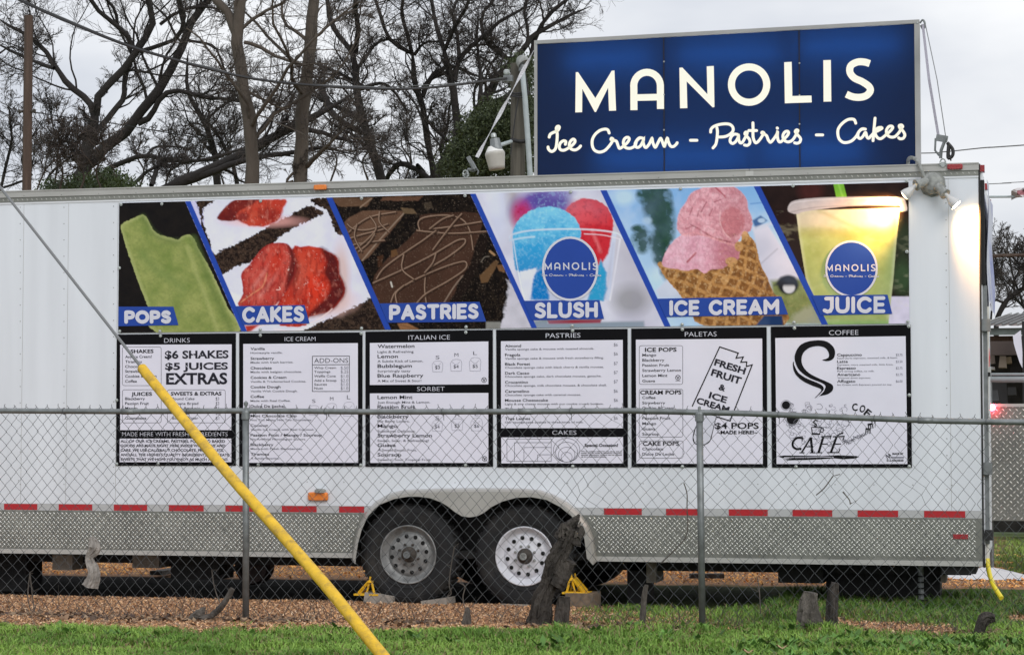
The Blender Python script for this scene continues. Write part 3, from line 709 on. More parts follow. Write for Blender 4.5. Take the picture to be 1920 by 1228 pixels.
    p.poly([(150,290),(250,225),(290,215),(505,218),(520,240),(460,320),(380,410),(265,530),(200,410)], None, 6, 3, 26, 20, grad=choc((98,72,58),(120,90,72),27))
    p.line([(262,525),(350,420),(430,330),(520,232)], 9, G(168,146,128), .8)
    p.poly([(330,650),(380,560),(450,480),(540,400),(620,310),(620,250),(700,235),(985,230),(1000,330),(960,440),(950,520),(900,600),(850,680),(790,790),(370,800)], None, 6, 3, 28, 20, grad=choc((66,45,36),(88,62,50),29))
    p.poly([(985,230),(1010,330),(960,460),(905,610),(800,790),(860,790),(960,600),(1040,400)], None, 10, 8, 30, 18, grad=choc((28,20,18),(40,30,26),31))
    p.line([(770,785),(830,690),(885,620)], 9, G(172,150,134), .6)
    dz = G(128,102,84); ds = G(44,30,25)
    for ln in ([(180,350),(250,290),(330,250),(470,225)], [(170,300),(210,330),(300,335),(420,300)], [(180,390),(280,360),(400,330)], [(200,430),(250,420),(400,400)], [(215,460),(300,390),(350,320),(310,250)], [(240,470),(300,420),(340,360)], [(370,225),(370,290),(430,350)], [(230,300),(215,380),(260,470)],
               [(620,340),(610,290),(650,258),(780,245),(880,270),(930,340),(950,460)], [(690,330),(780,320),(880,305),(1000,285)], [(600,340),(700,350),(830,358),(1030,345)], [(350,640),(400,570),(520,480),(640,400),(720,340)],
               [(330,665),(430,620),(560,560),(690,495),(800,430),(855,400),(900,395),(890,430),(800,500),(700,560),(660,600),(650,700),(660,790)], [(440,785),(470,720),(560,660),(640,620),(760,570),(850,540),(905,535),(900,580),(800,650),(660,730),(600,790)],
               [(700,460),(760,380),(830,290),(880,235)], [(720,480),(700,540),(650,600)], [(520,490),(510,580),(580,640)], [(680,330),(760,270),(830,245)], [(480,800),(470,730),(520,680)]):
        p.line([(a+4, b_+6) for a, b_ in ln], 13, ds, .9, 5); p.line(ln, 11, G(104,78,62), .95, 4); p.line([(a-1, b_-2) for a, b_ in ln], 4, G(196,168,148), .75, 3)
    p.poly([(500,195),(580,205),(600,235),(520,235)], G(112,92,70), 6, 3); p.poly([(355,500),(395,490),(385,560),(360,570)], G(74,48,34), 5, 3); p.poly([(440,465),(475,455),(485,490),(440,510)], G(110,78,52), 5, 3)
    p.poly([(640,170),(690,160),(700,200),(660,215)], G(70,60,50), 6, 5)
    p.poly([(990,620),(1090,520),(1110,530),(1090,570),(1040,660),(1000,665)], G(112,84,58), 6, 3); p.poly([(1095,555),(1150,545),(1145,600),(1110,590)], G(128,92,62), 6, 3)
    p.line([(1055,468),(1082,490)], 14, G(190,150,110), .9, 4); p.line([(1000,535),(1020,505),(1048,500)], 5, G(150,140,128), .8, 4); p.line([(440,660),(448,688)], 10, G(232,226,216), .9, 5)
    p.poly([(1165,640),(1290,830),(1330,960),(1110,960),(1130,900),(1150,800),(1165,700)], G(224,222,236), 14, 14, 33, 20); p.poly([(1030,905),(1120,905),(1120,960),(1030,960)], G(150,150,146), 10)
    p.poly([(480,915),(540,910),(620,955),(500,955)], G(158,112,76), 8, 3); p.line([(500,925),(600,950)], 4, G(96,66,44), .7)
    p.c *= (.58+.24*p.noise(60, 97, 3))[:, None]; hi = np.clip((p.x-200)/900, 0, 1); p.put(np.clip(p.noise(5, 98, 2)*6-4.3, 0, 1)*.25, G(170,150,132))
    C[idx] = p.c
    # 3 slush cups ------------------------------------------------------
    idx, p = do(3, 600, 330, 3.31); p.c[:] = mixc(G(196,196,216), G(226,228,240), p.noise(160, 40))
    p.ell(1180,150,60,120, G(150,140,140), .9, .7); p.ell(1110,200,60,200, G(206,212,236), .9, .7)
    p.ell(1380,220,190,140, G(106,70,160), .5, .95); p.ell(1420,150,120,60, G(78,70,150), .6, .8); p.ell(1250,250,60,90, G(190,40,90), .8, .8); p.ell(1480,100,90,40, G(120,110,180), .9, .7)
    p.ell(1240,480,30,120, G(90,140,170), .9, .5); p.ell(1980,350,200,500, G(170,164,172), .9, .5); p.ell(1930,770,110,90, G(110,110,106), .9, .6)
    p.poly([(1200,360),(1840,350),(1800,770),(1260,770)], G(198,206,228), 10)
    p.ell(1660,300,160,160, None if False else G(204,52,62), .05, 1, 6); p.poly([(1500,300),(1820,310),(1790,480),(1740,560),(1560,430)], G(196,44,56), 12, 5)
    p.ell(1620,230,80,70, G(224,88,98), .9, .6); p.line([(1690,340),(1740,470)], 18, G(226,120,126), .7, 20)
    n = p.noise(26, 44)
    m, d = p.poly([(1195,380),(1205,320),(1245,260),(1310,215),(1400,192),(1480,200),(1550,235),(1600,290),(1620,380),(1560,470),(1400,560),(1300,585),(1215,580)], None, 7, 5, 45, 16, grad=mixc(G(44,150,206), G(110,190,226), np.clip(n*1.3-.1, 0, 1)))
    p.put(m*sstep(340, 200, p.y)*.5, G(140,208,234)); p.poly([(1210,420),(1380,420),(1400,560),(1330,600),(1220,590)], G(50,160,214), 20, 12, 46, 18, a=.8)
    p.poly([(1320,620),(1400,560),(1420,770),(1310,770)], G(20,128,196), 16, 8, 47, 20); p.poly([(1740,520),(1775,600),(1780,700),(1760,775),(1660,770),(1700,660)], G(60,180,214), 14, 6, 48, 20)
    p.poly([(1240,590),(1350,570),(1320,660),(1300,770),(1262,770)], G(214,218,236), 14, 6)
    p.line([(1175,385),(1190,365),(1300,340),(1500,330),(1700,335),(1840,355),(1875,385)], 10, G(214,224,240), .8, 7); p.line([(1180,400),(1260,385),(1330,378)], 12, G(190,216,236), .8, 7); p.line([(1640,360),(1760,368),(1860,392)], 6, G(230,222,236), .7, 5)
    p.line([(1200,400),(1230,590),(1268,770)], 7, G(232,236,244), .7, 6); p.line([(1862,395),(1830,600),(1800,770)], 10, G(226,226,238), .75, 8); p.line([(1820,420),(1790,640),(1770,760)], 16, G(180,180,200), .5, 16)
    p.poly([(1330,900),(1420,890),(1400,960),(1330,950)], G(126,146,150), 12); p.poly([(1340,915),(2010,900),(2020,960),(1340,960)], G(130,146,156), 16); p.poly([(1410,895),(1750,888),(1740,912),(1420,918)], G(140,30,44), 8)
    blu = np.clip((p.c[:, 2]-p.c[:, 0]*1.4)*4, 0, 1); p.put(blu*np.clip(p.noise(12, 101, 3)*3-1.5, 0, 1)*.4, G(170,222,242)); p.put(blu*sstep(330, 600, p.y)*.45, G(14,100,176)); p.put(np.clip((p.c[:, 0]-p.c[:, 1]*2)*4, 0, 1)*np.clip(p.noise(16, 102, 3)*3-1.5, 0, 1)*.5, G(150,20,36))
    p.put(np.clip(p.noise(200, 103, 3)*2-.7, 0, 1)*.35*(1-blu), G(150,150,176)); C[idx] = p.c
    # 4 ice cream cone --------------------------------------------------
    idx, p = do(4, 1120, 320, 3.2); n = p.noise(140, 50)
    p.c[:] = mixc(G(126,172,220), G(176,208,238), sstep(150, 700, p.y+p.x*.1)); p.put(np.clip(n*1.6-.6, 0, 1), G(220,224,244), .5)
    p.ell(160,160,70,50, G(190,214,240), .9, .8)
    fol = np.clip(p.noise(34, 52)*2.2-.55, 0, 1)
    for e in ((360,200,90,150), (400,330,70,230), (270,420,70,80), (380,470,60,110), (300,150,70,60), (430,580,60,90), (250,350,50,30)):
        r = np.sqrt(((p.x-e[0])/e[2])**2+((p.y-e[1])/e[3])**2); m = np.clip(2.2*(1.15-r)*(.4+fol*.9), 0, 1); p.put(m, mixc(G(28,58,52), G(44,78,58), p.noise(20, 53)), .95)
    p.ell(300,300,26,20, G(180,206,230), .9, .7)
    p.poly([(930,340),(1020,320),(1290,760),(1060,760),(980,560)], G(206,206,224), 14); p.poly([(930,300),(980,270),(1020,300),(950,350)], G(66,100,150), 12); p.line([(940,350),(1040,320)], 20, G(196,204,222), .8, 14); p.ell(985,300,22,14, G(176,200,226), .5, .9)
    p.line([(920,200),(1010,190)], 8, G(70,120,190), .6, 8); p.line([(980,560),(1080,470)], 8, G(166,166,182), .7, 10)
    p.poly([(1040,660),(1300,640),(1420,920),(1060,920)], mixc(G(96,106,62), G(140,150,96), p.noise(40, 55)), 30); p.ell(1145,685,62,58, G(34,36,42), .3); p.ell(1150,700,36,36, G(196,198,206), .3); p.poly([(1060,690),(1100,640),(1180,640),(1200,690)], G(44,46,54), 20)
    p.poly([(1180,860),(1330,780),(1340,920),(1150,920)], G(150,152,128), 30, 10); p.poly([(350,720),(430,640),(520,760),(370,765)], G(196,204,222), 18); p.poly([(0,420),(80,430),(360,800),(400,940),(0,940)], G(176,176,190), 30)
    waf = lambda: mixc(G(176,124,70), G(208,158,100), p.noise(22, 56))
    cone = [(362,560),(385,548),(430,570),(470,585),(500,565),(540,590),(600,575),(640,600),(680,570),(740,570),(780,540),(830,512),(830,440),(860,425),(870,380),(895,362),(920,400),(950,440),(980,560),(1020,640),(1060,740),(1100,770),(1120,930),(640,930),(560,830),(500,750),(440,680),(400,630)]
    m, d = p.poly(cone, None, 5, 4, 57, 14, grad=waf())
    u = (p.x*.955+p.y*.30); v = (-p.x*.34+p.y*.94)
    gx = np.abs(((u+12*np.sin(v/60))/72) % 1-.5); gy = np.abs(((v+8*np.sin(u/50))/66) % 1-.5); cell = np.clip((np.minimum(.5-gx, .5-gy)-.09)*9, 0, 1)
    inside = m*np.clip(-d/14, 0, 1); p.put(inside*cell*.85, mixc(G(112,70,36), G(150,100,54), p.noise(14, 58))); p.put(inside*cell*np.clip((gx-.1)*2, 0, 1)*(p.x > 760)*.5, G(84,54,34)); p.put(m*sstep(880, 1060, p.x)*.35, G(92,62,40))
    p.poly([(1000,870),(1110,870),(1115,930),(950,930)], G(30,54,96), 10)
    pk = lambda sd, a=(206,140,152), b_=(232,180,192): mixc(G(*a), G(*b_), np.clip(p.noise(30, sd)*1.5-.25, 0, 1))
    m, d = p.poly([(392,572),(404,500),(446,436),(505,385),(600,375),(700,390),(840,410),(850,520),(790,560),(745,590),(690,590),(640,618),(600,590),(540,600),(480,592)], None, 6, 4, 60, 16, grad=pk(61, (214,156,176), (232,190,206)))
    p.put(m*sstep(620, 760, p.x)*.7, G(178,100,116)); p.line([(540,548),(590,495)], 12, G(190,90,104), .8, 7)
    m, d = p.poly([(480,300),(490,250),(530,190),(560,140),(640,100),(700,88),(800,92),(860,125),(900,180),(905,230),(930,300),(920,360),(870,390),(820,440),(740,430),(640,390),(560,395),(510,390),(480,350)], None, 6, 5, 62, 16, grad=pk(63))
    r = p.noise(16, 64, 3, 2.0); p.put(m*np.clip(r*3-1.9, 0, 1)*.6, G(172,98,112)); p.put(m*np.clip(p.noise(18, 65, 3, 1.4)*3-1.9, 0, 1)*.6, G(240,206,214))
    p.ell(810,310,74,92, G(192,112,120), .2, .75, 4); p.ell(800,290,50,60, G(202,128,136), .8, .5); p.line([(740,240),(735,300),(760,370),(800,410)], 7, G(232,186,192), .8, 5); p.line([(700,95),(740,130),(770,160)], 10, G(176,74,88), .8, 5)
    p.line([(530,350),(580,335),(640,370),(720,410),(830,435)], 10, G(166,92,104), .7, 9); p.line([(510,385),(580,375),(660,395),(760,430),(830,450)], 9, G(226,160,168), .8, 6)
    for a, b_ in (((570,225),(555,265)),((610,240),(600,275)),((640,215),(622,250)),((690,230),(672,270)),((560,325),(600,345)),((655,190),(640,215)),((740,175),(700,190))): p.line([a, b_], 7, G(150,78,92), .7, 5, False)
    for e in ((850,455,26,30),(885,395,20,32),(805,545,36,26),(765,655,24,24)): p.ell(*e, mixc(G(196,146,92), G(214,168,112), p.noise(14, 66)), .2, .9)
    pkm = np.clip((p.c[:, 0]-p.c[:, 1]*1.35)*5, 0, 1)*(p.y < 600)*(p.c[:, 2] > p.c[:, 1]*.9)
    rd = np.abs(p.noise(26, 104, 4, 1.3)-.5)*2; p.put(pkm*np.clip(.35-rd, 0, .35)*.9, G(142,78,90)); p.put(pkm*np.clip(p.noise(16, 105, 3)*4-2.5, 0, 1)*.25, G(246,222,226)); p.put(pkm*sstep(640, 900, p.x)*.30, G(150,88,98))
    brn = np.clip((p.c[:, 0]-p.c[:, 2]*1.8)*5, 0, 1)*(p.y > 380); p.put(brn*np.clip(p.noise(10, 106, 3)*4-2.2, 0, 1)*.5, G(232,196,146)); p.put(brn*np.clip(p.noise(20, 107, 3)*4-2.2, 0, 1)*.55, G(92,58,30)); p.c *= np.where(brn > .4, .80, 1)[:, None]
    p.put(np.clip(p.noise(160, 108, 3)*2-.8, 0, 1)*.3*(1-pkm)*(1-brn), G(110,130,160)); C[idx] = p.c
    # 5 juice cup --------------------------------------------------------
    idx, p = do(5, 1120, 320, 3.2); p.c[:] = mixc(G(24,18,20), G(46,32,30), p.noise(90, 70))
    p.ell(1280,120,70,60, G(70,34,34), .9, .8); p.ell(1840,420,60,110, G(48,60,44), .9, .8); p.ell(1830,640,60,100, G(60,86,56), .9, .7); p.poly([(1740,755),(1900,755),(1900,930),(1740,930)], G(206,200,222), 8)
    p.ell(1190,500,50,160, G(40,34,34), .9, .8)
    p.poly([(1410,50),(1470,50),(1500,170),(1435,170)], G(118,176,58), 4); p.line([(1440,60),(1475,165)], 12, G(146,200,86), .8, 10)
    cup = [(1192,240),(1815,225),(1795,420),(1775,660),(1745,930),(1370,930),(1300,790),(1250,640),(1215,420)]
    g = mixc(G(150,162,92), G(172,182,122), p.noise(100, 72)); g = mixc(g, G(196,190,168), sstep(400, 300, p.y)); g = mixc(g, G(150,166,110), sstep(1700, 1790, p.x)*sstep(900, 400, p.y))
    m, d = p.poly(cup, None, 5, 0, grad=g, sm=0); p.put(m*np.clip(1+d/22, 0, 1)*.45, G(206,208,180)); p.put(m*sstep(880, 915, p.y)*.9, G(132,166,104))
    p.poly([(1210,350),(1330,345),(1500,355),(1790,340),(1790,395),(1500,400),(1215,400)], G(160,160,96), 30, 6, a=.5)
    p.line([(1330,240),(1500,320),(1640,390),(1760,450)], 20, G(146,146,96), .45, 24)
    p.poly([(1145,245),(1150,205),(1185,180),(1300,165),(1500,158),(1700,158),(1830,162),(1850,190),(1858,240),(1810,240),(1800,205),(1500,215),(1250,245),(1200,262)], None, 5, 0, grad=mixc(G(146,138,150), G(204,196,196), p.noise(60, 74, ax=.4)))
    p.line([(1155,210),(1200,190),(1400,172),(1700,168),(1845,176)], 5, G(214,208,214), .8, 5); p.line([(1160,250),(1300,222),(1500,212),(1800,208)], 5, G(120,112,116), .5, 5)
    p.c *= (.86+.24*p.noise(40, 109, 4))[:, None]; p.put(m*0+np.clip(p.noise(30, 110, 4, .5)*3-1.7, 0, 1)*(p.y > 240)*.18, G(216,214,180)); C[idx] = p.c
    # divider bars ---------------------------------------------------------
    for (a, b_), wd in zip(bars, (10.5, 11, 10.5, 12, 12)):
        e = a[0] + (py-a[1])*(b_[0]-a[0])/(b_[1]-a[1]); m = np.clip(np.minimum(px-e, e+wd-px)+.5, 0, 1)[:, None]; C = C*(1-m)+np.array((.021, .062, .36))*m/1.0
    return C
bt = [(223.5,381),(1703.5,342),(1705,606.5),(221.5,624)]
banner = thing('picture_banner', 'wide vinyl banner of six food pictures screwed on above the menus', 'banner', tuple(on_y(960, 614, -.008)))
NX, NY = 1250, 215
c4 = [np.array(on_y(x, y, -.011)) for x, y in bt]
uu, vv = np.meshgrid(np.linspace(0, 1, NX), np.linspace(0, 1, NY)); uu = uu.ravel()[:, None]; vv = vv.ravel()[:, None]
BV = (c4[0]*(1-uu)+c4[1]*uu)*(1-vv)+(c4[3]*(1-uu)+c4[2]*uu)*vv
bpx, bpy_ = project(BV)
BV[:, 1] += -.0015*(np.sin(uu[:, 0]*61)*np.sin(vv[:, 0]*3.1))      # slack of the vinyl between its screws
bc = paint_banner(bpx, bpy_)
ii = np.arange(NX*NY).reshape(NY, NX); FC = np.stack([ii[:-1, :-1].ravel(), ii[1:, :-1].ravel(), ii[1:, 1:].ravel(), ii[:-1, 1:].ravel()], 1)
M['banner'] = mat('vinyl_photo_print', (.5, .5, .5), .55, attr='col', bump=.10, bs=3.0, dist=.02, spec=.05)
npmesh('printed_picture', BV, FC, M['banner'], banner, col=np.clip(bc*1.12, 0, .85))
MB().prism([on_y(x, y, -.0085) for x, y in bt], (0, .004, 0)).build('banner_backing', M['vinylw'], banner)
# title boxes and rounded titles
pr = Print(-.0150)
for P in ([(222,575),(325,575),(334.5,609.5),(221.8,611.5)], [(442,574),(571,572),(580.5,606.5),(456,609)], [(712,569),(899,566),(911.5,603),(727,605)], [(981,564),(1124,562.5),(1132.5,598),(997,600.5)], [(1233,560),(1465,556),(1477.5,589.5),(1248,594.5)], [(1522,554),(1664,552.5),(1673,588.5),(1538,591)]): pr.part('title_box').fill(P, 0)
for cx, cy, rx, ry in ((1069,504,49,56.5),(1596.5,504,45.6,49.4)):
    pr.part('round_badge').ring(cx, cy, rx+1.6, ry+1.8, 4.2, 2); pr.fill([(cx+rx*math.cos(q/20*math.pi), cy+ry*math.sin(q/20*math.pi)) for q in range(40)], 0)
pr.build([M['blue'], M['vinyltext'], M['vinyltext']], banner)
pr = Print(-.0172); 
for wd_, x0, x1, yt, yb, sl in (('POPS',233,321,582,607,-.003), ('CAKES',454,570.5,575.5,605.5,-.018), ('PASTRIES',729.5,897.5,571.5,600.5,-.015), ('SLUSH',1002,1121,567,597,-.012), ('ICE CREAM',1255,1461,563,592,-.012), ('JUICE',1542.5,1660,556.5,588,-.01)):
    rounded(pr, wd_, x0, x1, yt, yb, 7.0, 0, sl)
logo(pr.part('badge_lettering', 'stuff'), 1071.5, 499, .178, 0); logo(pr.part('badge_lettering', 'stuff'), 1596, 502, .166, 0)
pr.build(M['vinyltext'], banner)
def screw(px, py, parent, Y=-.012, r=.013):
    p = on_y(px, py, Y); b = MB(); b.lathe(p, (0, -1, 0), [(0, r), (.002, r), (.0025, r*.55), (.006, r*.5), (.008, r*.2)], 14); return b.build('screw', M['zinc'], parent)
for px, py in ((227,383.5),(303.5,382.5),(488.5,377),(678,372),(872,367),(1070,360),(1276,354),(1487,348.5),(1700,339.5),(224,502.5),(1700.5,472),(224.5,621),(300,621),(488,618),(678,615.5),(874,613),(1073,611),(1279,608),(1489,604.5),(1702,603)):
    screw(px, py, banner, -.0175)

# ------------------------------------------------------------------ menu posters
def zz(x0, s=4.2355): return lambda x, y: (x0+x/s, 600+y/s)
def poster(name, label, zf, outer, inners, draw, screws):
    O = [zf(*p) for p in outer]; pc = on_y(sum(p[0] for p in O)/4, sum(p[1] for p in O)/4, -.004)
    t = thing(name, label, 'menu poster', tuple(pc), 'menu posters in a row under the banner')
    MB().prism([on_y(x, y, -.0075) for x, y in O], (0, .004, 0)).build('border_sheet', M['vinylk'], t)
    for q in inners: MB().prism([on_y(*zf(x, y), -.0095) for x, y in q], (0, .001, 0)).build('white_panel', M['vinylw'], t)
    p = Print(-.0112); draw(p, zf); p.build([M['inkdark'], M['inkgrey'], M['inkpale'], M['vinyltext'], M['inkblack'], M['vinylw']], t)
    for x, y in screws: screw(x, y, t, -.0095)
S_ = 4.2355
def T(p, zf, t, x0, x1, y, cap, mi=0, off=0.0, rot=None):
    a = zf(x0, y); b_ = zf(x1, y); p.text(t, a[0], b_[0], a[1], cap/S_, mi, off, rot)
def SK(p, zf, P, wd, mi=0, sm=0, cap=True): p.stroke([zf(*q) for q in P], wd/S_, mi, cap, sm)
def RB(p, zf, x0, y0, x1, y1, r=16, wd=2.6, mi=0): p.part('box_outline'); a = zf(x0, y0); b_ = zf(x1, y1); p.rbox(a[0], a[1], b_[0], b_[1], r/S_, wd/S_, mi)
B1, B2 = .011, .022
def rows(p, zf, x, L_, capb=20, caps=15):
    for (t, x1, y), sub in L_:
        T(p, zf, t, x, x1, y, capb, 0, B1)
        if sub: T(p, zf, sub[0], x, sub[1], sub[2], caps, 1, .004)
def d_drinks(p, zf):
    T(p, zf, 'DRINKS', 457, 660, 180, 35, 3, -.012)
    for a in ((125,213,433,520),(125,553,433,815),(482,553,942,815)): RB(p, zf, *a)
    T(p, zf, 'SHAKES', 190, 372, 262, 27, 4, B2); T(p, zf, 'JUICES', 196, 360, 600, 27, 4, B2); T(p, zf, 'SWEETS & EXTRAS', 510, 912, 598, 27, 4, B2)
    for t, x1, y in (('Any Ice Cream!',357,302),('Tiramisu',278,341),('Chocolate',298,379),('Strawberry',308,417),('Cookies & Cream',395,456),('Coffee',240,496),('Blackberry',303,634),('Passion Fruit',335,672),('Mango',245,710),('Guava',238,748),('Guanabana',315,788)): T(p, zf, t, 147, x1, y, 21, 0, .008)
    for t, x0, x1, y in (('Pound Cake',520,697,634),('Banana Bread',520,727,672),('Fresh Brownie',520,742,710),('Cookie',522,640,748),('Bottled Water',522,727,788)): T(p, zf, t, x0, x1, y, 20, 0)
    for t, y in (('$3',638),('$3',675),('$3',712),('$2',750),('$1',792)): T(p, zf, t, 866, 893, y, 26, 1, -.01)
    for t, x0, x1, y, c in (('$6 SHAKES',462,968,305,58),('$5 JUICES',465,963,394,52),('EXTRAS',472,958,508,84)):
        T(p, zf, t, x0, x1, y, c, 0, .030)
    p.part('letter_highlights', 'stuff')
    for yy, xs in ((276,(630,960)),(370,(630,955)),(470,(490,950))):
        for k in range(7):
            a = xs[0]+(xs[1]-xs[0])*k/6.5; SK(p, zf, [(a, yy-8), (a+14, yy+4)], 4, 5)
    T(p, zf, 'MADE HERE WITH FRESH INGREDIENTS', 123, 960, 921, 32, 3, -.012)
    for t, x1, y in (('ALL OF OUR ICE CREAMS, PASTRIES, POPS AND BAKED',940,971),('GOODS ARE MADE RIGHT HERE INSIDE WITH LOVE AND',943,1006),('CARE. WE USE CALLEBAUT CHOCOLATE, FRESH FRUITS,',930,1042),('AND ALL THE HIGHEST QUALITY INGREDIENTS TO CREATE',972,1078),('SWEETS THAT WE HOPE YOU ENJOY AS MUCH AS WE DO.',966,1114)): T(p, zf, t, 110, x1, y, 20, 0, .02)
def cup(p, zf, x, y, w_, h, price, big=1):
    p.part('cup_drawing'); p_ = [(x-w_/2, y), (x-w_/2+6, y+h), (x+w_/2-6, y+h), (x+w_/2, y)]
    SK(p, zf, p_, 2, 2); SK(p, zf, [(x-w_/2, y), (x-w_*.3, y-h*.45), (x+w_*.1, y-h*.55), (x+w_*.4, y-h*.4), (x+w_/2, y)], 2, 2, 4); SK(p, zf, [(x-w_*.35, y-h*.2), (x, y+h*.15), (x+w_*.3, y-h*.2)], 2, 2, 3)
    if price: T(p, zf, price, x-w_*.22, x+w_*.22, y+h*.62, 26, 1)
def vmark(p, zf, x, y):
    p.part('vegan_mark'); a = zf(x, y); p.ring(a[0], a[1], 19/S_, 19/S_, 4/S_, 0, 20); SK(p, zf, [(x-9, y-9), (x, y+9), (x+9, y-9)], 5, 0)
def d_ice(p, zf):
    T(p, zf, 'ICE CREAM', 397, 642, 168, 33, 3, -.010)
    rows(p, zf, 126, [(('Vanilla',240,238),('Homestyle vanilla.',380,268)),(('Strawberry',313,315),('Made with fresh berries.',466,344)),(('Chocolate',294,391),('Made with belgian chocolate.',534,420)),(('Cookies & Cream',411,466),('Vanilla & Trademarked Cookies.',568,496)),(('Cookie Dough',364,541),('Vanilla With Cookie Dough.',500,572)),(('Coffee',234,617),('Made with Real Coffee.',444,648)),(('Dulce De Leche',390,694),('Caramelized milk.',360,724)),(('Mint Chocolate Chip',492,770),('Not Too Minty, Not Too Chocolatey.',615,800)),(('Coconut',264,846),('Vanilla Ice Cream with Real Coconut.',632,876)),(('Passion Fruit / Mango / Soursop',692,922),('No Artificial Flavoring or Colors.',565,952)),(('Blackberry',308,998),('Made with Fresh Blackberries.',540,1028)),(('Tiramisu',272,1073),('A family favorite.',356,1104))])
    p.part('box_outline'); SK(p, zf, [(617,287),(911,285),(911,566),(617,566),(617,287)], 4, 0, cap=False); SK(p, zf, [(617,355),(911,353)], 4, 0, cap=False)
    T(p, zf, 'ADD-ONS', 632, 900, 340, 36, 0, -.012)
    for t, x1, y, pz in (('Whip Cream',805,388,'$.50'),('Toppings',760,419,'$.25'),('Waffle Cone',802,454,'$1.0'),('Add a Scoop',808,488,'$2.0'),('Sauces',732,519,'$1.0'),('Nuts',700,550,'$1.0')): T(p, zf, t, 632, x1, y, 18, 0); T(p, zf, pz, 842, 902, y+3, 24, 2)
    for t, x, y, c in (('S',628,656,27),('M',770,638,28),('L',905,628,32)): T(p, zf, t, x-13, x+14, y, c, 1, -.01)
    cup(p, zf, 628, 705, 82, 50, None); cup(p, zf, 768, 695, 88, 62, None); cup(p, zf, 905, 690, 92, 72, None)
def d_ital(p, zf):
    T(p, zf, 'ITALIAN ICE', 363, 693, 158, 36, 3, -.010); T(p, zf, 'SORBET', 432, 651, 564, 34, 3, -.012)
    rows(p, zf, 118, [(('Watermelon',411,222),('Light & Refreshing',404,262)),(('Lemon',280,302),('A Subtle Kick of Lemon.',480,336)),(('Bubblegum',390,378),('Surprisingly tasty',380,414)),(('Blue Raspberry',482,455),('A Mix of Sweet & Sour!',466,492)),(('Lemon Mint',396,626),('Just Enough Mint & Lemon.',536,662)),(('Passion Fruit',416,702),('Tart & Tropical.',360,738)),(('Blackberry',366,779),('For Berry Lovers.',372,812)),(('Mango',275,853),('Subtle yet Delicious.',420,890)),(('Strawberry Lemon',550,929),('Sweet, Sour, & Refreshing!',524,965)),(('Guava',263,1005),('A Sweet Exotic Fruit.',430,1040)),(('Soursop',307,1081),('Sweet n\' Sour Tropical Fruit.',545,1116))], 27, 18)
    for t, x, y in (('S',594,310),('M',744,290),('L',893,276),('S',592,790),('M',750,770),('L',905,760)): T(p, zf, t, x-15, x+16, y, 28, 1, -.01)
    for x, y, w_, h, pz in ((594,355,86,55,'$3'),(742,345,92,60,'$4'),(893,335,92,70,'$5'),(592,825,86,55,'$4'),(750,815,92,60,'$5'),(905,812,92,66,'$6')): cup(p, zf, x, y, w_, h, pz)
    vmark(p, zf, 964, 475); vmark(p, zf, 968, 1100)
def d_past(p, zf):
    T(p, zf, 'PASTRIES', 416, 692, 142, 36, 3, -.008); T(p, zf, 'CAKES', 468, 660, 910, 34, 3, -.012)
    rows(p, zf, 93, [(('Almond',220,216),('Vanilla sponge cake & mousse with toasted almonds.',800,240)),(('Fragola',215,287),('Vanilla sponge cake & mousse with fresh strawberry filling.',877,313)),(('Black Forest',292,360),('Chocolate sponge cake with black cherry & vanilla mousse.',877,385)),(('Dark Cacao',285,432),('Chocolate sponge cake, dark chocolate mousse, ganache.',858,456)),(('Crocantino',275,504),('Chocolate sponge, milk chocolate mousse, & chocolate shell.',900,528)),(('Caramelino',285,576),('Chocolate sponge cake with caramel mousse.',695,602)),(('Mousse Cheesecake',434,647),('Light & airy cheesy mousse with our cookie crumb bottom.',876,674)),(('Tiramisu',238,718),('Espresso soaked sponge with mascarpone mousse.',720,745)),(('Tres Leches',292,792),('Our sponge cake soaked in three kinds of milk.',716,818))], 21, 15)
    for t, y in (('$6',208),('$6',280),('$7',356),('$7',428),('$7',500),('$6',575),('$6',648),('$7',718),('$6',790)): T(p, zf, t, 957, 988, y, 25, 2)
    for a in ((108,943,460,1120),(168,972,460,1120),(243,1010,460,1120),(352,1068,460,1120)): x0, y0, x1, y1 = a; p.part('cake_outline'); SK(p, zf, [(x0,y0),(x1,y0),(x1,y1),(x0,y1),(x0,y0)], 3, 1, cap=False)
    for r in (105, 88, 66, 44): c = zf(582, 1128-r*.92); p.part('cake_outline').ring(c[0], c[1], r/S_, r*.9/S_, 3/S_, 1)
    T(p, zf, 'Special Occasion?', 724, 992, 1004, 22, 4, .03)
    for k, t in enumerate(('We do custom cakes for any party, ask us','inside can be made in whatever sizes for','special occasions, orders can be placed','up to a week before pickup.')): T(p, zf, t, 697, 1020-(120 if k == 3 else 0), 1046+k*14, 9, 4, .02)
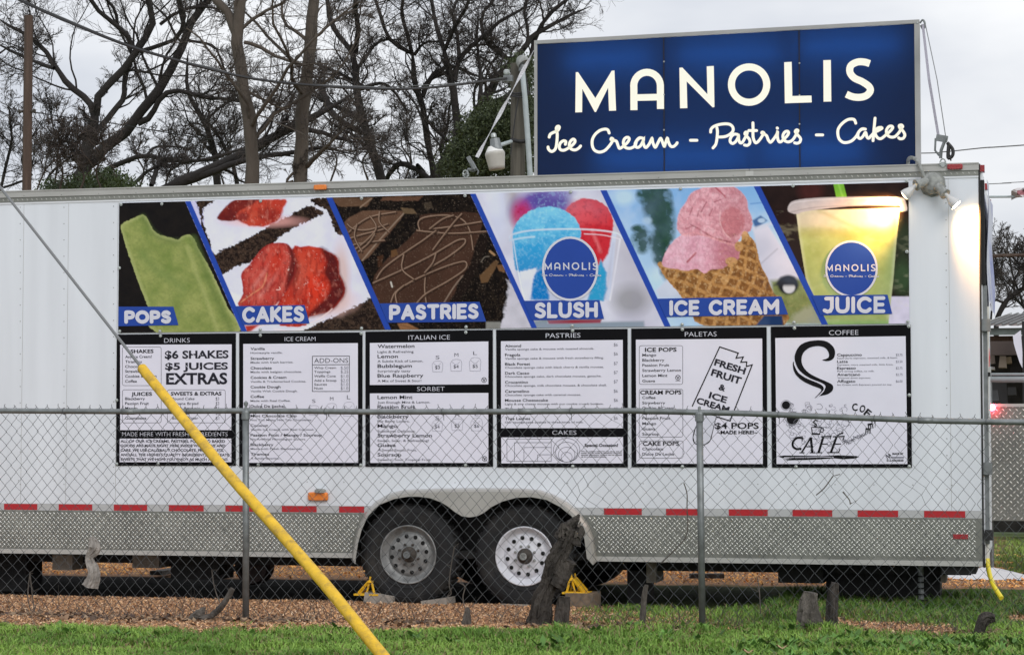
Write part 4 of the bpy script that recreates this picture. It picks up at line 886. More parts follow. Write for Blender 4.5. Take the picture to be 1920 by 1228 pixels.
def d_pal(p, zf):
    T(p, zf, 'PALETAS', 441, 693, 132, 37, 3, -.010)
    for a in ((79,203,424,510),(79,548,425,928),(79,958,427,1095)): RB(p, zf, *a)
    T(p, zf, 'ICE POPS', 124, 375, 252, 31, 4, B2); T(p, zf, 'CREAM POPS', 86, 414, 590, 31, 4, B2); T(p, zf, 'CAKE POPS', 107, 395, 995, 31, 4, B2)
    for t, x1, y in (('Mango',213,288),('Blackberry',278,329),('Passion Fruit',316,369),('Strawberry Lemon',410,410),('Lemon Mint',302,451),('Guava',205,493),('Coffee',208,625),('Strawberry',285,667),('Cookies & Cream',350,708),('Coconut',240,749),('Passion Fruit',325,789),('Mango',214,831),('Guava',207,873),('Soursop',237,914),('Chocolate',269,1032),('Dulce De Leche',356,1073)): T(p, zf, t, 103, x1, y, 21, 0, .008)
    vmark(p, zf, 386, 456); SK(p, zf, [(368,482),(404,482)], 3, 1)
    pop = [(500,682),(718,213),(865,262),(848,302),(905,293),(885,335),(932,332),(930,368),(976,355),(800,800),(500,700)]
    p.part('ice_pop_outline'); SK(p, zf, pop[:-1]+[(590,735)], 9, 4, cap=True)
    st = [(600,745),(530,850),(508,930),(520,975),(560,988),(600,985),(640,955),(660,880),(688,765)]
    p.part('ice_pop_stick').fill([zf(*q) for q in st], 3); SK(p, zf, st, 10, 4, 3); p.fill([zf(*q) for q in [(585,742),(690,768),(668,775),(655,760),(640,785),(625,765),(605,790),(596,770),(580,800)]], 4)
    SK(p, zf, [(582,935),(584,937)], 7, 4); SK(p, zf, [(602,937),(604,938)], 7, 4)
    th = R(17)
    for t, x0, x1, y, c in (('FRESH',675,930,375,50),('FRUIT',650,895,455,52),('&',712,766,545,46),('ICE',632,778,625,48),('CREAM',532,800,678,46)):
        a = zf((x0+x1)/2, y-c/2); T(p, zf, t, x0, x1, y + (18 if len(t) < 5 else 24) - c*.1, c*.98, 0, .035, (th, a[0], a[1]+3))
    T(p, zf, '$4 POPS', 680, 1028, 862, 46, 4, .018); T(p, zf, '~MADE HERE!~', 695, 1018, 904, 26, 4, .03)
def d_cof(p, zf):
    T(p, zf, 'COFFEE', 484, 718, 120, 38, 3, -.010)
    s1 = [(430,318),(478,300),(482,262),(455,222),(400,207),(330,220),(280,262),(266,318),(280,370),(325,420),(400,460),(480,495),(515,520),(512,560),(470,590),(400,605),(370,620),(430,570),(458,530),(430,500),(330,460),(250,400),(215,330),(215,270),(250,205),(310,172),(400,160),(470,172),(520,215),(533,260),(520,305),(480,325)]
    p.part('steam_swirl').fill([zf(*q) for q in s1], 4, 3)
    s2 = [(203,330),(198,370),(215,425),(270,480),(350,520),(415,545),(418,568),(370,620),(440,570),(440,528),(400,500),(300,460),(240,410)]
    p.fill([zf(*q) for q in s2], 4, 3); SK(p, zf, [(208,345),(240,410),(300,455),(400,497),(440,525),(442,560),(390,612)], 7, 5, 4)
    for (t, x1, y, pz), (u, x2, y2) in ((('Cappuccino',745,287,'$3.75'),('Equal parts espresso, steamed milk, & foam.',1030,309)),(('Latte',634,340,'$3.50'),('Espresso, more steamed milk, little foam.',995,362)),(('Espresso',697,392,'$2.75'),('Pure strong coffee, no milk.',845,413)),(('Americano',733,443,'$2.75'),('Watered down espresso.',818,466)),(('Affogato',694,496,'$6.00'),('Ice Cream with Espresso poured on top.',985,520))):
        T(p, zf, t, 549, x1, y, 21, 0, .012); T(p, zf, u, 551, x2, y2, 13, 1, -.004); T(p, zf, pz, 1016, 1068, y-1, 19, 2)
    # engraved medley of beans, leaves and cups behind the word
    r = random.Random(5); p.part('engraved_beans_and_leaves', 'stuff')
    for k in range(90):
        x = r.uniform(140, 650); y = r.uniform(660, 1000)
        if y > 900 and x > 560: continue
        if (x-395)**2/265**2 + (y-790)**2/215**2 > 1: continue
        q0 = r.uniform(0, 6.28); rr = r.uniform(12, 42); P = [(x+rr*math.cos(q0+a)*r.uniform(.6,1), y+rr*.8*math.sin(q0+a)*r.uniform(.6,1)) for a in np.linspace(0, r.uniform(2, 6), 6)]
        SK(p, zf, P, 2.4, 1 if r.random() < .5 else 2, 3)
    for k in range(36): x = 580+k*5.4; y = 985-abs(k-10)*3.0+r.uniform(-16, 16); SK(p, zf, [(x, y), (x+r.uniform(-16,16), y-r.uniform(5,26)), (x+20, y-10)], 2.4, 1, 3)
    for cx, cy, rr in ((143,675,33),(196,780,48)):
        c = zf(cx, cy); p.part('coffee_bean').fill([(c[0]+rr/S_*math.cos(q/9*math.pi), c[1]+rr/S_*math.sin(q/9*math.pi)) for q in range(18)], 4); p.ring(c[0], c[1], (rr+7)/S_, (rr+7)/S_, 2.5/S_, 1, 24)
        for q in range(5): SK(p, zf, [(cx, cy), (cx+rr*.8*math.cos(q*1.25), cy+rr*.8*math.sin(q*1.25))], 3.2, 5)
    # café
    f = lambda P, wd, sm=0: SK(p, zf, P, wd, 4, sm, cap=False)
    p.part('drawn_letter'); f([(275,945),(268,935),(230,935),(200,965),(198,1000),(225,1022),(265,1020)], 17, 4); f([(270,918),(272,962)], 8)
    p.part('drawn_letter'); f([(268,1050),(338,935)], 13); f([(340,930),(352,1052)], 19); f([(305,1005),(360,1003)], 8); f([(250,1052),(290,1052)], 8); f([(330,1052),(375,1052)], 8)
    p.part('drawn_letter'); f([(440,925),(402,1052)], 18); f([(420,925),(500,922)], 9); f([(500,915),(494,945)], 7); f([(415,985),(475,982)], 8); f([(385,1052),(430,1052)], 8)
    p.part('drawn_letter'); f([(545,925),(500,1050)], 18); f([(515,925),(608,922)], 9); f([(606,916),(598,950)], 7); f([(520,985),(580,982)], 8); f([(470,1051),(560,1051)], 9); f([(560,1054),(572,1020)], 8); f([(548,915),(598,892)], 11)
    p.part('cup_drawing'); f([(345,850),(352,900),(410,902),(425,850),(345,850)], 7); f([(425,862),(440,858),(438,885),(418,890)], 6, 3); f([(345,905),(415,905)], 8)
    f([(395,800),(375,795),(362,812),(385,830),(378,842),(365,838)], 9, 4)
    p.part('brush_stroke').fill([zf(*q) for q in [(80,1080),(130,1074),(430,1078),(560,1072),(700,1078),(725,1084),(690,1098),(600,1104),(520,1096),(420,1104),(300,1110),(160,1112),(120,1106),(200,1096),(110,1094)]], 4); SK(p, zf, [(130,1090),(300,1090),(430,1086),(520,1088)], 4, 5, 3)
    # COFFEE along a curve
    cx, cy, rr = 690, 810, 128
    for ch, q, sz in (('C',-92,74),('O',-64,74),('F',-38,74),('F',-8,56),('E',15,52),('E',36,52)):
        a = R(q); x = cx+rr*math.cos(a); y = cy+rr*math.sin(a)*.92
        if ch in 'CO' : x += 4
        c = zf(x, y); T(p, zf, ch, x-22, x+22, y+sz*.36, sz*.74, 4, .025, (R(q+90)*.75, c[0], c[1]))
    T(p, zf, 'MADE BY', 988, 1076, 1068, 15, 4, .03); p.part('maker_mark'); SK(p, zf, [(978,1090),(1076,1090)], 12, 2); T(p, zf, '512.444.0550', 942, 1076, 1121, 16, 4, .03)
    SK(p, zf, [(940,1070),(965,1092),(958,1062),(975,1075)], 6, 4, 2); SK(p, zf, [(935,1075),(950,1100)], 5, 1)
zd_, zi_, zs_, zp_, za_, zc_ = zz(200), zz(440), zz(680), zz(925), zz(1180), zz(1440)
poster('menu_poster', 'drinks menu poster with big shake and juice prices, farthest left behind the yellow guard', zd_, [(80,115),(1025,105),(1025,1155),(75,1155)], [[(107,196),(993,193),(990,873),(107,873)], [(103,941),(990,940),(990,1127),(103,1127)]], d_drinks, [(219.5,630.5),(301,629.5),(219,750),(219,869.5),(296.5,869)])
poster('menu_poster', 'ice cream menu poster with a boxed list of add-ons', zi_, [(36,105),(1015,97),(1013,1160),(36,1160)], [[(68,190),(978,183),(980,1132),(68,1132)]], d_ice, [(488.3,628.5),(677.3,625),(484.3,871),(676.5,871.5)])
poster('menu_poster', 'italian ice and sorbet menu poster with two white panels', zs_, [(22,92),(1033,78),(1035,1163),(22,1163)], [[(57,182),(998,170),(998,510),(57,515)], [(57,582),(998,578),(998,1133),(60,1133)]], d_ital, [(873.5,623),(873,872)])
poster('menu_poster', 'pastries menu poster with cake outlines printed on its bottom panel', zp_, [(22,78),(1066,70),(1068,1168),(30,1168)], [[(60,168),(1028,158),(1030,858),(62,858)], [(62,931),(1030,928),(1032,1137),(64,1137)]], d_past, [(1073.7,620),(1074,874)])
poster('menu_poster', 'paletas menu poster with a bitten ice pop drawn in black outline', za_, [(15,68),(1090,56),(1097,1170),(18,1166)], [[(52,156),(1055,147),(1060,1142),(56,1138)]], d_pal, [(1279.5,617.5),(1279.5,874.5)])
poster('menu_poster', 'coffee menu poster with black steam swirl and cafe drawing, farthest right', zc_, [(22,53),(1132,38),(1143,1170),(32,1170)], [[(58,143),(1093,128),(1107,1142),(68,1142)]], d_cof, [(1489.6,615),(1704,611.5),(1705,740.5),(1492.5,874.5),(1705,874)])
# ------------------------------------------------------------------ roof sign, lit from inside
SY = YAW + R(2.2)                                    # the sign stands a little askew on the roof
sN = Vector((math.sin(SY-YAW), -math.cos(SY-YAW), 0)); sP = on_y(1360, 320, .42)
def sg(px, py, off=0.0): return on_pl(px, py, sP + sN*off, sN)
tl, tr_, bl, br = sg(1002, 77), sg(1724, 37.5), sg(1001, 329), sg(1727, 303)
zbt = zt + .005; sU = (Vector((tr_.x, tr_.y, 0)) - Vector((tl.x, tl.y, 0))).normalized()
zT0, zT1 = tl.z, tr_.z
def sq(u, z, off=0.0): q = tl + sU*u; return Vector((q.x, q.y, 0)) + sN*off + Vector((0, 0, z))
W_ = (Vector((tr_.x, tr_.y, 0)) - Vector((tl.x, tl.y, 0))).length
sign = thing('roof_sign', 'large dark blue light box sign with cream lettering on the trailer roof', 'sign', tuple(sq(W_/2, zbt)))
DPT = .30; dz_ = (zT1-zT0)/W_
M['signframe'] = mat('grey_sign_frame', (.33, .33, .325), .5, .3, .08, 6)
b = MB()
def sbox(b, u0, u1, z0, z1, o0, o1, shear=0.0):
    P = [];
    for z, sgn in ((z0, 0), (z1, 1)):
        for u, o in ((u0, o0), (u1, o0), (u1, o1), (u0, o1)): P.append(sq(u, z + shear*u*(1 if True else 0), o))
    b.add(P, [(0,3,2,1),(4,5,6,7),(0,1,5,4),(1,2,6,5),(2,3,7,6),(3,0,4,7)])
zB = zbt + .002; fw = .040
for a, c, e, f, sh in ((0, W_, zT0-.028, zT0, dz_), (0, fw*.62, zB, zT0-.029, 0), (W_-fw, W_, zB, zT1-.030, 0), (fw*.63, W_-fw-.001, zB, zB+.02, 0)):
    bb = MB(); sbox(bb, a, c, e, f, -DPT, .012, sh); 
    if c == W_ and a == 0: bb.build('frame_rail', M['signframe'], sign)
    else: bb.build('frame_rail', M['signframe'], sign)
bb = MB(); sbox(bb, .002, W_-.002, zB, zT0-.03, -DPT-.004, -DPT); bb.build('back_panel', M['alutrim'], sign)
bb = MB(); sbox(bb, .01, .014, zB, zT0-.02, -DPT, -.002); sbox(bb, W_-.014, W_-.010, zB, zT0-.01, -DPT, -.002); bb.build('side_panel', M['alutrim'], sign)
# translucent face: three sheets
def face_mat(name, col, tr, em=0.0):
    m = bpy.data.materials.new(name); m.use_nodes = True; t = m.node_tree; b_ = t.nodes['Principled BSDF']; o_ = t.nodes['Material Output']
    b_.inputs['Base Color'].default_value = (*col, 1); b_.inputs['Roughness'].default_value = .22; b_.inputs['Specular IOR Level'].default_value = .3
    tl_ = t.nodes.new('ShaderNodeBsdfTranslucent'); tl_.inputs[0].default_value = (*tr, 1); ad = t.nodes.new('ShaderNodeMixShader'); ad.inputs[0].default_value = .5
    t.links.new(b_.outputs[0], ad.inputs[1]); t.links.new(tl_.outputs[0], ad.inputs[2]); t.links.new(ad.outputs[0], o_.inputs[0]); return m
M['face'] = face_mat('blue_sign_face', (.006, .022, .085), (.005, .045, .20)); M['letter'] = mat('lit_cream_letter', (.80, .79, .70), .4, emit=(1, .95, .72), es=.20)
M['tube'] = mat('fluorescent_tube', (.8, .8, .8), .5, emit=(.95, .98, 1), es=10.0)
seams = [(sg(1245, 200) - tl).dot(sU), (sg(1499, 180) - tl).dot(sU)]
edges = [fw*.62] + seams + [W_-fw]
for i in range(3):
    u0, u1 = edges[i] + (.004 if i else 0), edges[i+1] - (.004 if i < 2 else 0); bb = MB()
    P = [sq(u0, zB+.02), sq(u1, zB+.02), sq(u1, zT0-.03+dz_*u1), sq(u0, zT0-.03+dz_*u0)]
    bb.add(P, [(0, 1, 2, 3)]); bb.build('face_sheet', M['face'], sign)
for u in seams:
    bb = MB(); sbox(bb, u-.0055, u+.0055, zB+.02, zT0-.03+dz_*u, -.006, -.003); bb.build('seam_strip', M['blackp'], sign)
    for k in range(3):
        px = 1245 if u == seams[0] else 1499; py = (116, 178, 244)[k] if u == seams[0] else (119, 179, 233)[k]
        MB().lathe(sg(px, py, .002), sN, [(0, .007), (.003, .006)], 10).build('screw', M['zinc'], sign)
for u0, u1, zz_ in ((.25, .95, zT0-.17), (1.15, 1.95, zT0-.16), (2.1, W_-.15, zT0-.13), (.5, 1.7, zB+.16), (1.8, 2.6, zB+.18)):
    MB().tube([sq(u0, zz_, -.13), sq(u1, zz_, -.13)], .016, 8).build('fluorescent_tube', M['tube'], sign)
mbL = None
def sg_np(P, off): a = np.array(P, float); return unproj_pl(a[:, 0], a[:, 1], sP + sN*off, sN)
def lay(name, m, items, off):
    for k, it in enumerate(items):
        b = MB(); o = off + .0006*k
        if it[0] == 'poly':
            P = zA(it[1]); T_ = tessellate_polygon([[Vector((x, y, 0)) for x, y in P]]); b.add(sg_np(P, o).tolist(), [tuple(t) for t in T_])
        elif it[0] == 'ring':
            cx, cy, rx, ry, wd = it[1]; P = []; Fc = []
            for i in range(48):
                q = 2*math.pi*i/48; c_, s__ = math.cos(q), math.sin(q); P += [(cx+(rx+wd/2)*c_, cy+(ry+wd/2)*s__), (cx+(rx-wd/2)*c_, cy+(ry-wd/2)*s__)]
            for i in range(48): j = (i+1) % 48; Fc.append((2*i, 2*i+1, 2*j+1, 2*j))
            b.add(sg_np(zA(P), o).tolist(), Fc)
        else:
            P = zA(it[1]); P = [tuple(p)[:2] for p in smooth_pts([(x, y, 0) for x, y in P], 5)] if it[0] == 'curve' else P
            V, F_ = ribbon2d(P, it[2]/2.3415, False); b.add(sg_np(V, o).tolist(), F_)
        yield b
for g in BIG:
    mm = MB()
    for b in lay('letter', None, g, .004): mm.add(b.v, b.f)
    mm.build('letter', M['letter'], sign)
words = (SCRIPT[:2], SCRIPT[2:4], SCRIPT[4:5], SCRIPT[5:11], SCRIPT[11:12], SCRIPT[12:])
for wd_ in words:
    mm = MB()
    for k, s_ in enumerate(wd_):
        P = [tuple(p)[:2] for p in smooth_pts([(x, y, 0) for x, y in s_], 5)]; V, F_ = ribbon2d(P, 5.4, True); mm.add(sg_np(V, .004+.0005*k).tolist(), F_)
    mm.build('script_word', M['letter'], sign)
for px, py in ((1006, 82), (1720, 43)):
    MB().lathe(sg(px, py, .014), sN, [(0, .008), (.003, .006)], 8).build('screw', M['zinc'], sign)

# ------------------------------------------------------------------ tie-down straps
def band(b, P, wd, wv):                     # flat webbing between points
    V = []
    for p in P: V += [Vector(p)-Vector(wv)*wd/2, Vector(p)+Vector(wv)*wd/2, Vector(p)+Vector(wv)*wd/2+Vector((0,.004,0)), Vector(p)-Vector(wv)*wd/2+Vector((0,.004,0))]
    n = len(P); b.add(V, [(4*i+a, 4*i+(a+1) % 4, 4*i+4+(a+1) % 4, 4*i+4+a) for i in range(n-1) for a in range(4)] + [(0,1,2,3), (4*n-4,4*n-3,4*n-2,4*n-1)])
p0 = on_y(882, 318, -.02); p1 = sg(1001, 95, -.05); stp = thing('ratchet_strap', 'pale twisted ratchet strap from the roof rail to the left top corner of the sign', 'strap', tuple(p0), 'straps holding the roof sign')
b = MB(); V = []; Fc = []; n = 60; ax = (p1-p0).normalized(); sa = ax.cross(Vector((0, 1, 0))).normalized(); sb = ax.cross(sa)
for i in range(n+1):
    t = i/n; q = t*16; c = p0+(p1-p0)*(.10+.9*t); d = (sa*(math.cos(q)*.4+.6) + sb*math.sin(q)*.5)*.015; V += [c-d, c+d]
b.add(V, [(2*i, 2*i+1, 2*i+3, 2*i+2) for i in range(n)]); b.build('webbing', M['strapw'], stp)
b = MB(); c = on_y(884, 306, -.03)
M3 = Matrix.Rotation(R(-28), 3, 'Y')
b.obox(c, (.028, .04, .11), M3); b.obox(c+Vector((.02, -.01, -.02)), (.02, .05, .07), M3); b.tube([c+Vector((-.03, 0, -.05)), c+Vector((.03, 0, -.055))], .012, 8); b.build('ratchet', M['galv'], stp)
b = MB().tube(smooth_pts([on_y(878, 318, -.03), on_y(874, 326, -.04), on_y(872, 331, -.035)], 4), .009, 6); b.tube(smooth_pts([on_y(886, 322, -.03), on_y(893, 318, -.03), on_y(897, 322, -.03), on_y(895, 328, -.03)], 5), .006, 6); b.build('hook', M['galv'], stp)
p0 = on_y(1768, 290, -.03); p1 = sg(1730, 46, -.02)
st2 = thing('ratchet_strap', 'narrow grey double strap from the right top corner of the sign to its ratchet', 'strap', tuple(p0), 'straps holding the roof sign')
b = MB(); band(b, [p1+Vector((.0,0,0)), on_y(1742, 150, .1), on_y(1760, 258, -.03)], .020, (1, 0, 0)); b.build('webbing', M['strap'], st2)
b = MB(); band(b, [p1+Vector((.02,0,0)), on_y(1757, 150, .1), on_y(1773, 256, -.03)], .007, (1, 0, 0)); b.build('webbing', M['gcable'], st2)
b = MB(); c = on_y(1766, 260, -.03); b.obox(c, (.085, .05, .045), Matrix.Rotation(R(12), 3, 'Y')); b.tube([c+Vector((-.045,-.02,.0)), c+Vector((-.05,-.02,-.09)), c+Vector((-.02,-.02,-.13))], .008, 6); b.tube([c+Vector((.03,-.02,0)), c+Vector((-.005,-.02,-.09)), c+Vector((-.01,-.02,-.15))], .013, 6)
b.build('ratchet', M['galv'], st2)
b = MB(); b.tube(smooth_pts([on_y(1776, 268, -.04), on_y(1786, 280, -.04), on_y(1786, 292, -.04), on_y(1778, 296, -.04), on_y(1779, 272, -.04)], 5), .014, 6); b.tube([on_y(1780, 290, -.04), on_y(1783, 302, -.04)], .006, 5); b.build('strap_tail', M['cable'], st2)
b = MB(); pp = on_y(1729, 46, .35)
b.tube(smooth_pts([sg(1725, 44, -.02), sg(1730, 38, -.02), sg(1734, 44, -.02), sg(1733, 54, -.02)], 5), .008, 6); b.tube([sg(1727, 48, -.02), sg(1732, 58, -.02)], .010, 6); b.build('hook', M['galv'], st2)

# ------------------------------------------------------------------ twin flood lamp fixture
c = on_y(1748, 344, -.05)
fl = thing('twin_flood_lamp', 'grey fixture with two lit warm flood bulbs at the top right of the trailer', 'lamp', tuple(c))
b = MB(); b.lathe(c+Vector((0, .045, 0)), (0, -1, 0), [(0,.075),(.03,.085),(.055,.080),(.07,.055),(.075,.02),(.076,.001)], 12)
b.lathe(c+Vector((0, .046, 0)), (0, -1, 0), [(0,.10),(.010,.098)], 9); b.build('junction_box', M['grey'], fl)
tgtL = on_y(1655, 400, -.002); tgtR = on_y(1826, 425, -.002)
M['bulb'] = mat('reflector_bulb_glass', (.55, .55, .55), .25, 0); M['bulbface'] = mat('lit_bulb_face', (1, .8, .5), .4, emit=(1, .72, .38), es=22)
for (ax_, ay_), (bx_, by_), (ex_, ey_) in (((1738, 340), (1722, 346), (1704, 360)), ((1757, 350), (1772, 364), (1786, 378))):
    a = on_y(ax_, ay_, -.07); d2 = on_y(bx_, by_, -.11); e2 = on_y(ex_, ey_, -.115); d = (d2-a).normalized()
    hold = MB().lathe(a, d, [(0,.030),(.03,.033),(.05,.034),(.085,.036),(.087,.041),(.10,.043)], 16).build('lamp_holder', M['grey'], fl)
    s0 = a + d*.095; d3 = (e2-s0).normalized(); ln = .118
    MB().lathe(s0, d3, [(0,.015),(.03,.017),(.06,.030),(.09,.041),(ln,.044)], 20, cap=False).build('bulb', M['bulb'], hold)
    MB().lathe(s0+d3*(ln-.004), d3, [(0,.043),(.006,.030),(.010,.001)], 20, cap=False).build('bulb_face', M['bulbface'], hold)
    tgt = tgtL if bx_ < 1740 else tgtR
    ld = bpy.data.lights.new('flood_light', 'SPOT'); ld.energy = 100 if bx_ > 1740 else 85; ld.color = (1, .50, .15); ld.spot_size = R(95); ld.spot_blend = .9; ld.shadow_soft_size = .035
    lo = bpy.data.objects.new('flood_light', ld); COL.objects.link(lo); lo.parent = fl; pos = s0+d3*(ln+.02)
    lo.location = pos - Vector(fl.location); lo.rotation_euler = (tgt-pos).to_track_quat('-Z', 'Y').to_euler()
MB().tube(smooth_pts([sg(1703, 312, .03)+Vector((0,0,-.02)), sg(1703, 300, .03), on_y(1709, 296, .1), on_y(1718, 300, .0), on_y(1725, 312, -.05), on_y(1731, 328, -.06), on_y(1738, 340, -.05)], 6), .014, 10).build('conduit_hose', M['grey'], fl)

# ------------------------------------------------------------------ fence
FY = -1.6
fence = thing('chain_link_fence', 'galvanised chain link fence with sagging top rail in front of the trailer', 'fence', tuple(on_y(890, 1165, FY)))
railp = [(-260,771),(0,770),(240,771.5),(461,770),(700,772),(960,771.5),(1180,770),(1312,773),(1400,775),(1600,783),(1760,789),(1920,791.5),(2150,797),(2420,803)]
MB().tube([on_y(x, y, FY) for x, y in railp], .0205, 12).build('top_rail', M['galv'], fence, smooth=True)
for x in (240, 985, 1735): p = on_y(x, np.interp(x, [a[0] for a in railp], [a[1] for a in railp]), FY); MB().tube([p-Vector((.05,0,0)), p+Vector((.05,0,0))], .0225, 12).build('rail_sleeve', M['galv'], fence, smooth=True)
for xt, yt, xb, yb_ in ((461, 775, 461, 1168), (1311.5, 778, 1317, 1174)):
    post = MB().tube([on_y(xb, yb_+8, FY-.01), on_y(xt, yt, FY-.01)], .0235, 14).build('line_post', M['galv'], fence, smooth=True)
    a = on_y(xt, yt-2, FY-.01); MB().lathe(a, (0, 0, 1), [(-.05,.030),(-.05,.0305),(.0,.0305),(.012,.026),(.012,.012),(.05,.010)], 12).build('post_cap', M['galv'], post)
    if xt < 500: MB().lathe(a, (0, 0, 1), [(.05,.016),(.07,.018),(.085,.001)], 8).build('cap_finial', M['galv'], post)
x0f, x1f = on_y(-60, 900, FY).x, on_y(2400, 900, FY).x
mw, mh = .0885, .0985
def gfield(x, z):
    """slow buckling of the old mesh"""
    dx = .014*math.sin(x*2.1+z*2.3)+.009*math.sin(x*5.3-z*4.1)+random.gauss(0, .0022); dz = .012*math.sin(x*1.7+1)+.007*math.sin(x*4.7+z*3)+random.gauss(0, .0018)
    for ax_, az_, s_, r_ in ((on_y(1160, 800, FY).x, on_y(1160, 810, FY).z, .035, .10), (on_y(1105, 920, FY).x, on_y(1105, 925, FY).z, -.04, .09), (on_y(1715, 925, FY).x, on_y(1715, 925, FY).z, .03, .07), (on_y(850, 1100, FY).x, on_y(850, 1080, FY).z, .03, .14)):
        e = math.exp(-((x-ax_)**2+(z-az_)**2)/r_**2); dx += s_*e; dz += s_*.6*e
    return dx, dz
V = []; Fc = []; nW = int((x1f-x0f)/(mw/2)); wire = MB()
for i in range(nW):
    xx = x0f + i*mw/2; pts = []
    px_, _ = project([(xx, FY, 1)]); ry = np.interp(px_[0], [a[0] for a in railp], [a[1] for a in railp]); zt_ = on_y(px_[0], ry, FY).z + .030
    for k in range(33):
        off = mw/2 if (k+i) % 2 else 0; z = zt_ - k*mh/2
        if z < -.02: break
        dx, dz = gfield(xx+off, z)
        if k == 0: dx *= .5; dz = random.uniform(-.006, .008)
        y = FY + .034 + (.003 if off else -.003) + .012*math.sin(xx*1.3+z)
        pts.append((xx+off+dx, y, z+dz))
    wire.tube(pts, .0022, 4, cap=False)
    if i % 2 == 0:       # knuckle at the top edge
        a = Vector(pts[0]); wire.tube([a, a+Vector((random.uniform(-.012,.012), 0, .018))], .0022, 4, cap=False)
npmesh('wire_mesh', wire.v, [f for f in wire.f if len(f) == 4], M['galv2'], fence, kind='stuff')
for x in (120, 352, 610, 830, 1070, 1210, 1460, 1640, 1850):
    p = on_y(x, np.interp(x, [a[0] for a in railp], [a[1] for a in railp]), FY)
    MB().tube([p+Vector((.004*math.cos(q), .025*math.cos(q), .025*math.sin(q))) for q in np.linspace(0, 5.6, 9)]+[p+Vector((0,.03,-.06))], .0022, 5).build('tie_wire', M['galv2'], fence)

# ------------------------------------------------------------------ guy wire with its yellow guard
gt, gb = at_d(266, 690, 11.6), at_d(712, 1222, 9.6); gd = (gb-gt).normalized()
ge = gb + gd*((gb.z-.02)/-gd.z)
guy = thing('guy_wire', 'bright yellow plastic guard over a steel guy wire, slanting down in front of the fence', 'guy wire', (ge.x, ge.y, 0))
pts = [gt, at_d(335, 775, 11.3)+Vector((0,0,.0)), at_d(432, 893, 10.8), at_d(530, 1004, 10.4), at_d(620, 1108, 10.0), gb, ge]
b = MB(); sp = smooth_pts(pts, 8); b.tube(sp, [.0265+.002*(i/len(sp)) for i in range(len(sp))], 18, cap=False); b.tube([sp[0]-gd*.002, sp[0]+gd*.01], .024, 18)
gtube = b.build('guard_tube', M['yellow'], guy, smooth=True)
tn = b.tube
mid = [at_d(518, 991, 10.425), at_d(525, 1001, 10.39), at_d(534, 1015, 10.35), at_d(543, 1030, 10.32)]
MB().tube([p for p in mid], [.003, .007, .007, .002], 6).build('guard_split', M['rust'], gtube)
wt = at_d(4, 356, 13.0); wd_ = (wt-gt)
MB().tube([gt+gd*.05, gt, wt, wt+wd_*3.5], .0085, 8).build('steel_wire', M['gcable'], guy)
b = MB().tube([ge+gd*-.05, ge+gd*.25], .018, 8); b.build('anchor_rod', M['rust'], guy)
# ------------------------------------------------------------------ ground
def vnoise(x, y, sc, seed=0):
    T_ = np.random.default_rng(seed).random((64, 64)); X_ = x/sc; Y_ = y/sc; xi = np.floor(X_).astype(int); yi = np.floor(Y_).astype(int); fx = X_-xi; fy = Y_-yi
    fx = fx*fx*(3-2*fx); fy = fy*fy*(3-2*fy); g = lambda i, j: T_[(xi+i) % 64, (yi+j) % 64]
    return (g(0,0)*(1-fx)+g(1,0)*fx)*(1-fy)+(g(0,1)*(1-fx)+g(1,1)*fx)*fy
def grassness(x, y):
    """1 = turf, 0 = wood chips and dirt; laid out on the ground itself"""
    n = vnoise(x, y, .35, 1)*.5+vnoise(x, y, .12, 2)*.3+vnoise(x, y, .9, 3)*.5-.65
    px, py = project(np.stack([x, y, np.zeros_like(x)], 1))
    n2_ = vnoise(x, y, .16, 71)+vnoise(x, y, .5, 72)-1; lim = 1183 + n*14 + n2_*16; g = sstep(-5, 9, py-lim)*(1-.55*sstep(.68, .85, vnoise(x, y, .28, 73)))
    rt = sstep(1040, 1230, px+n*120)                    # right half: grass reaches under the fence and trailer edge
    g2 = sstep(1086, 1108, py+n*16); 
    br = np.exp(-((px-1240)/170)**2)*np.exp(-((py-1168)/22)**2)   # worn patch by the second post
    g2 = g2*(1-.75*br)
    strip = sstep(1520, 1570, px)*sstep(1815, 1770, px)*np.exp(-((py-(1166+(px-1530)*.07+n*8))/10.0)**2)
    strip2 = sstep(1870, 1900, px)*np.exp(-((py-1162)/8)**2)
    g2 = g2*(1-.97*np.clip(strip*1.5, 0, 1))*(1-np.clip(strip2*1.3, 0, 1)); g = np.maximum(g, rt*g2)
    g = np.where((px > 1500) & (py > 1140), np.minimum(g, 1-np.clip(strip*1.6, 0, 1)), g)
    back = sstep(4.2, 5.6, y + n*1.2)*sstep(3.2, 3.9, x+n) ; g = np.where(y > 2.8, back, g)
    return np.clip(g, 0, 1)
def gz(x, y): return (vnoise(x, y, .8, 5)-.5)*.035*np.clip((-y-.6)/1.0, 0, 1) + (vnoise(x, y, .25, 6)-.5)*.012 + np.clip((-y-1.2), 0, 5)*.004
gx = np.linspace(-8, 9, 341); gy = np.linspace(-7, 13, 401); GX, GY = np.meshgrid(gx, gy); fx, fy = GX.ravel(), GY.ravel()
fz = gz(fx, fy)-.006; gm = grassness(fx, fy)
M['ground'] = bpy.data.materials.new('ground_soil'); m = M['ground']; m.use_nodes = True; t = m.node_tree; bs_ = t.nodes['Principled BSDF']; bs_.inputs['Roughness'].default_value = .95; bs_.inputs['Specular IOR Level'].default_value = .08
geo = t.nodes.new('ShaderNodeNewGeometry'); at_ = t.nodes.new('ShaderNodeVertexColor'); at_.layer_name = 'turf'
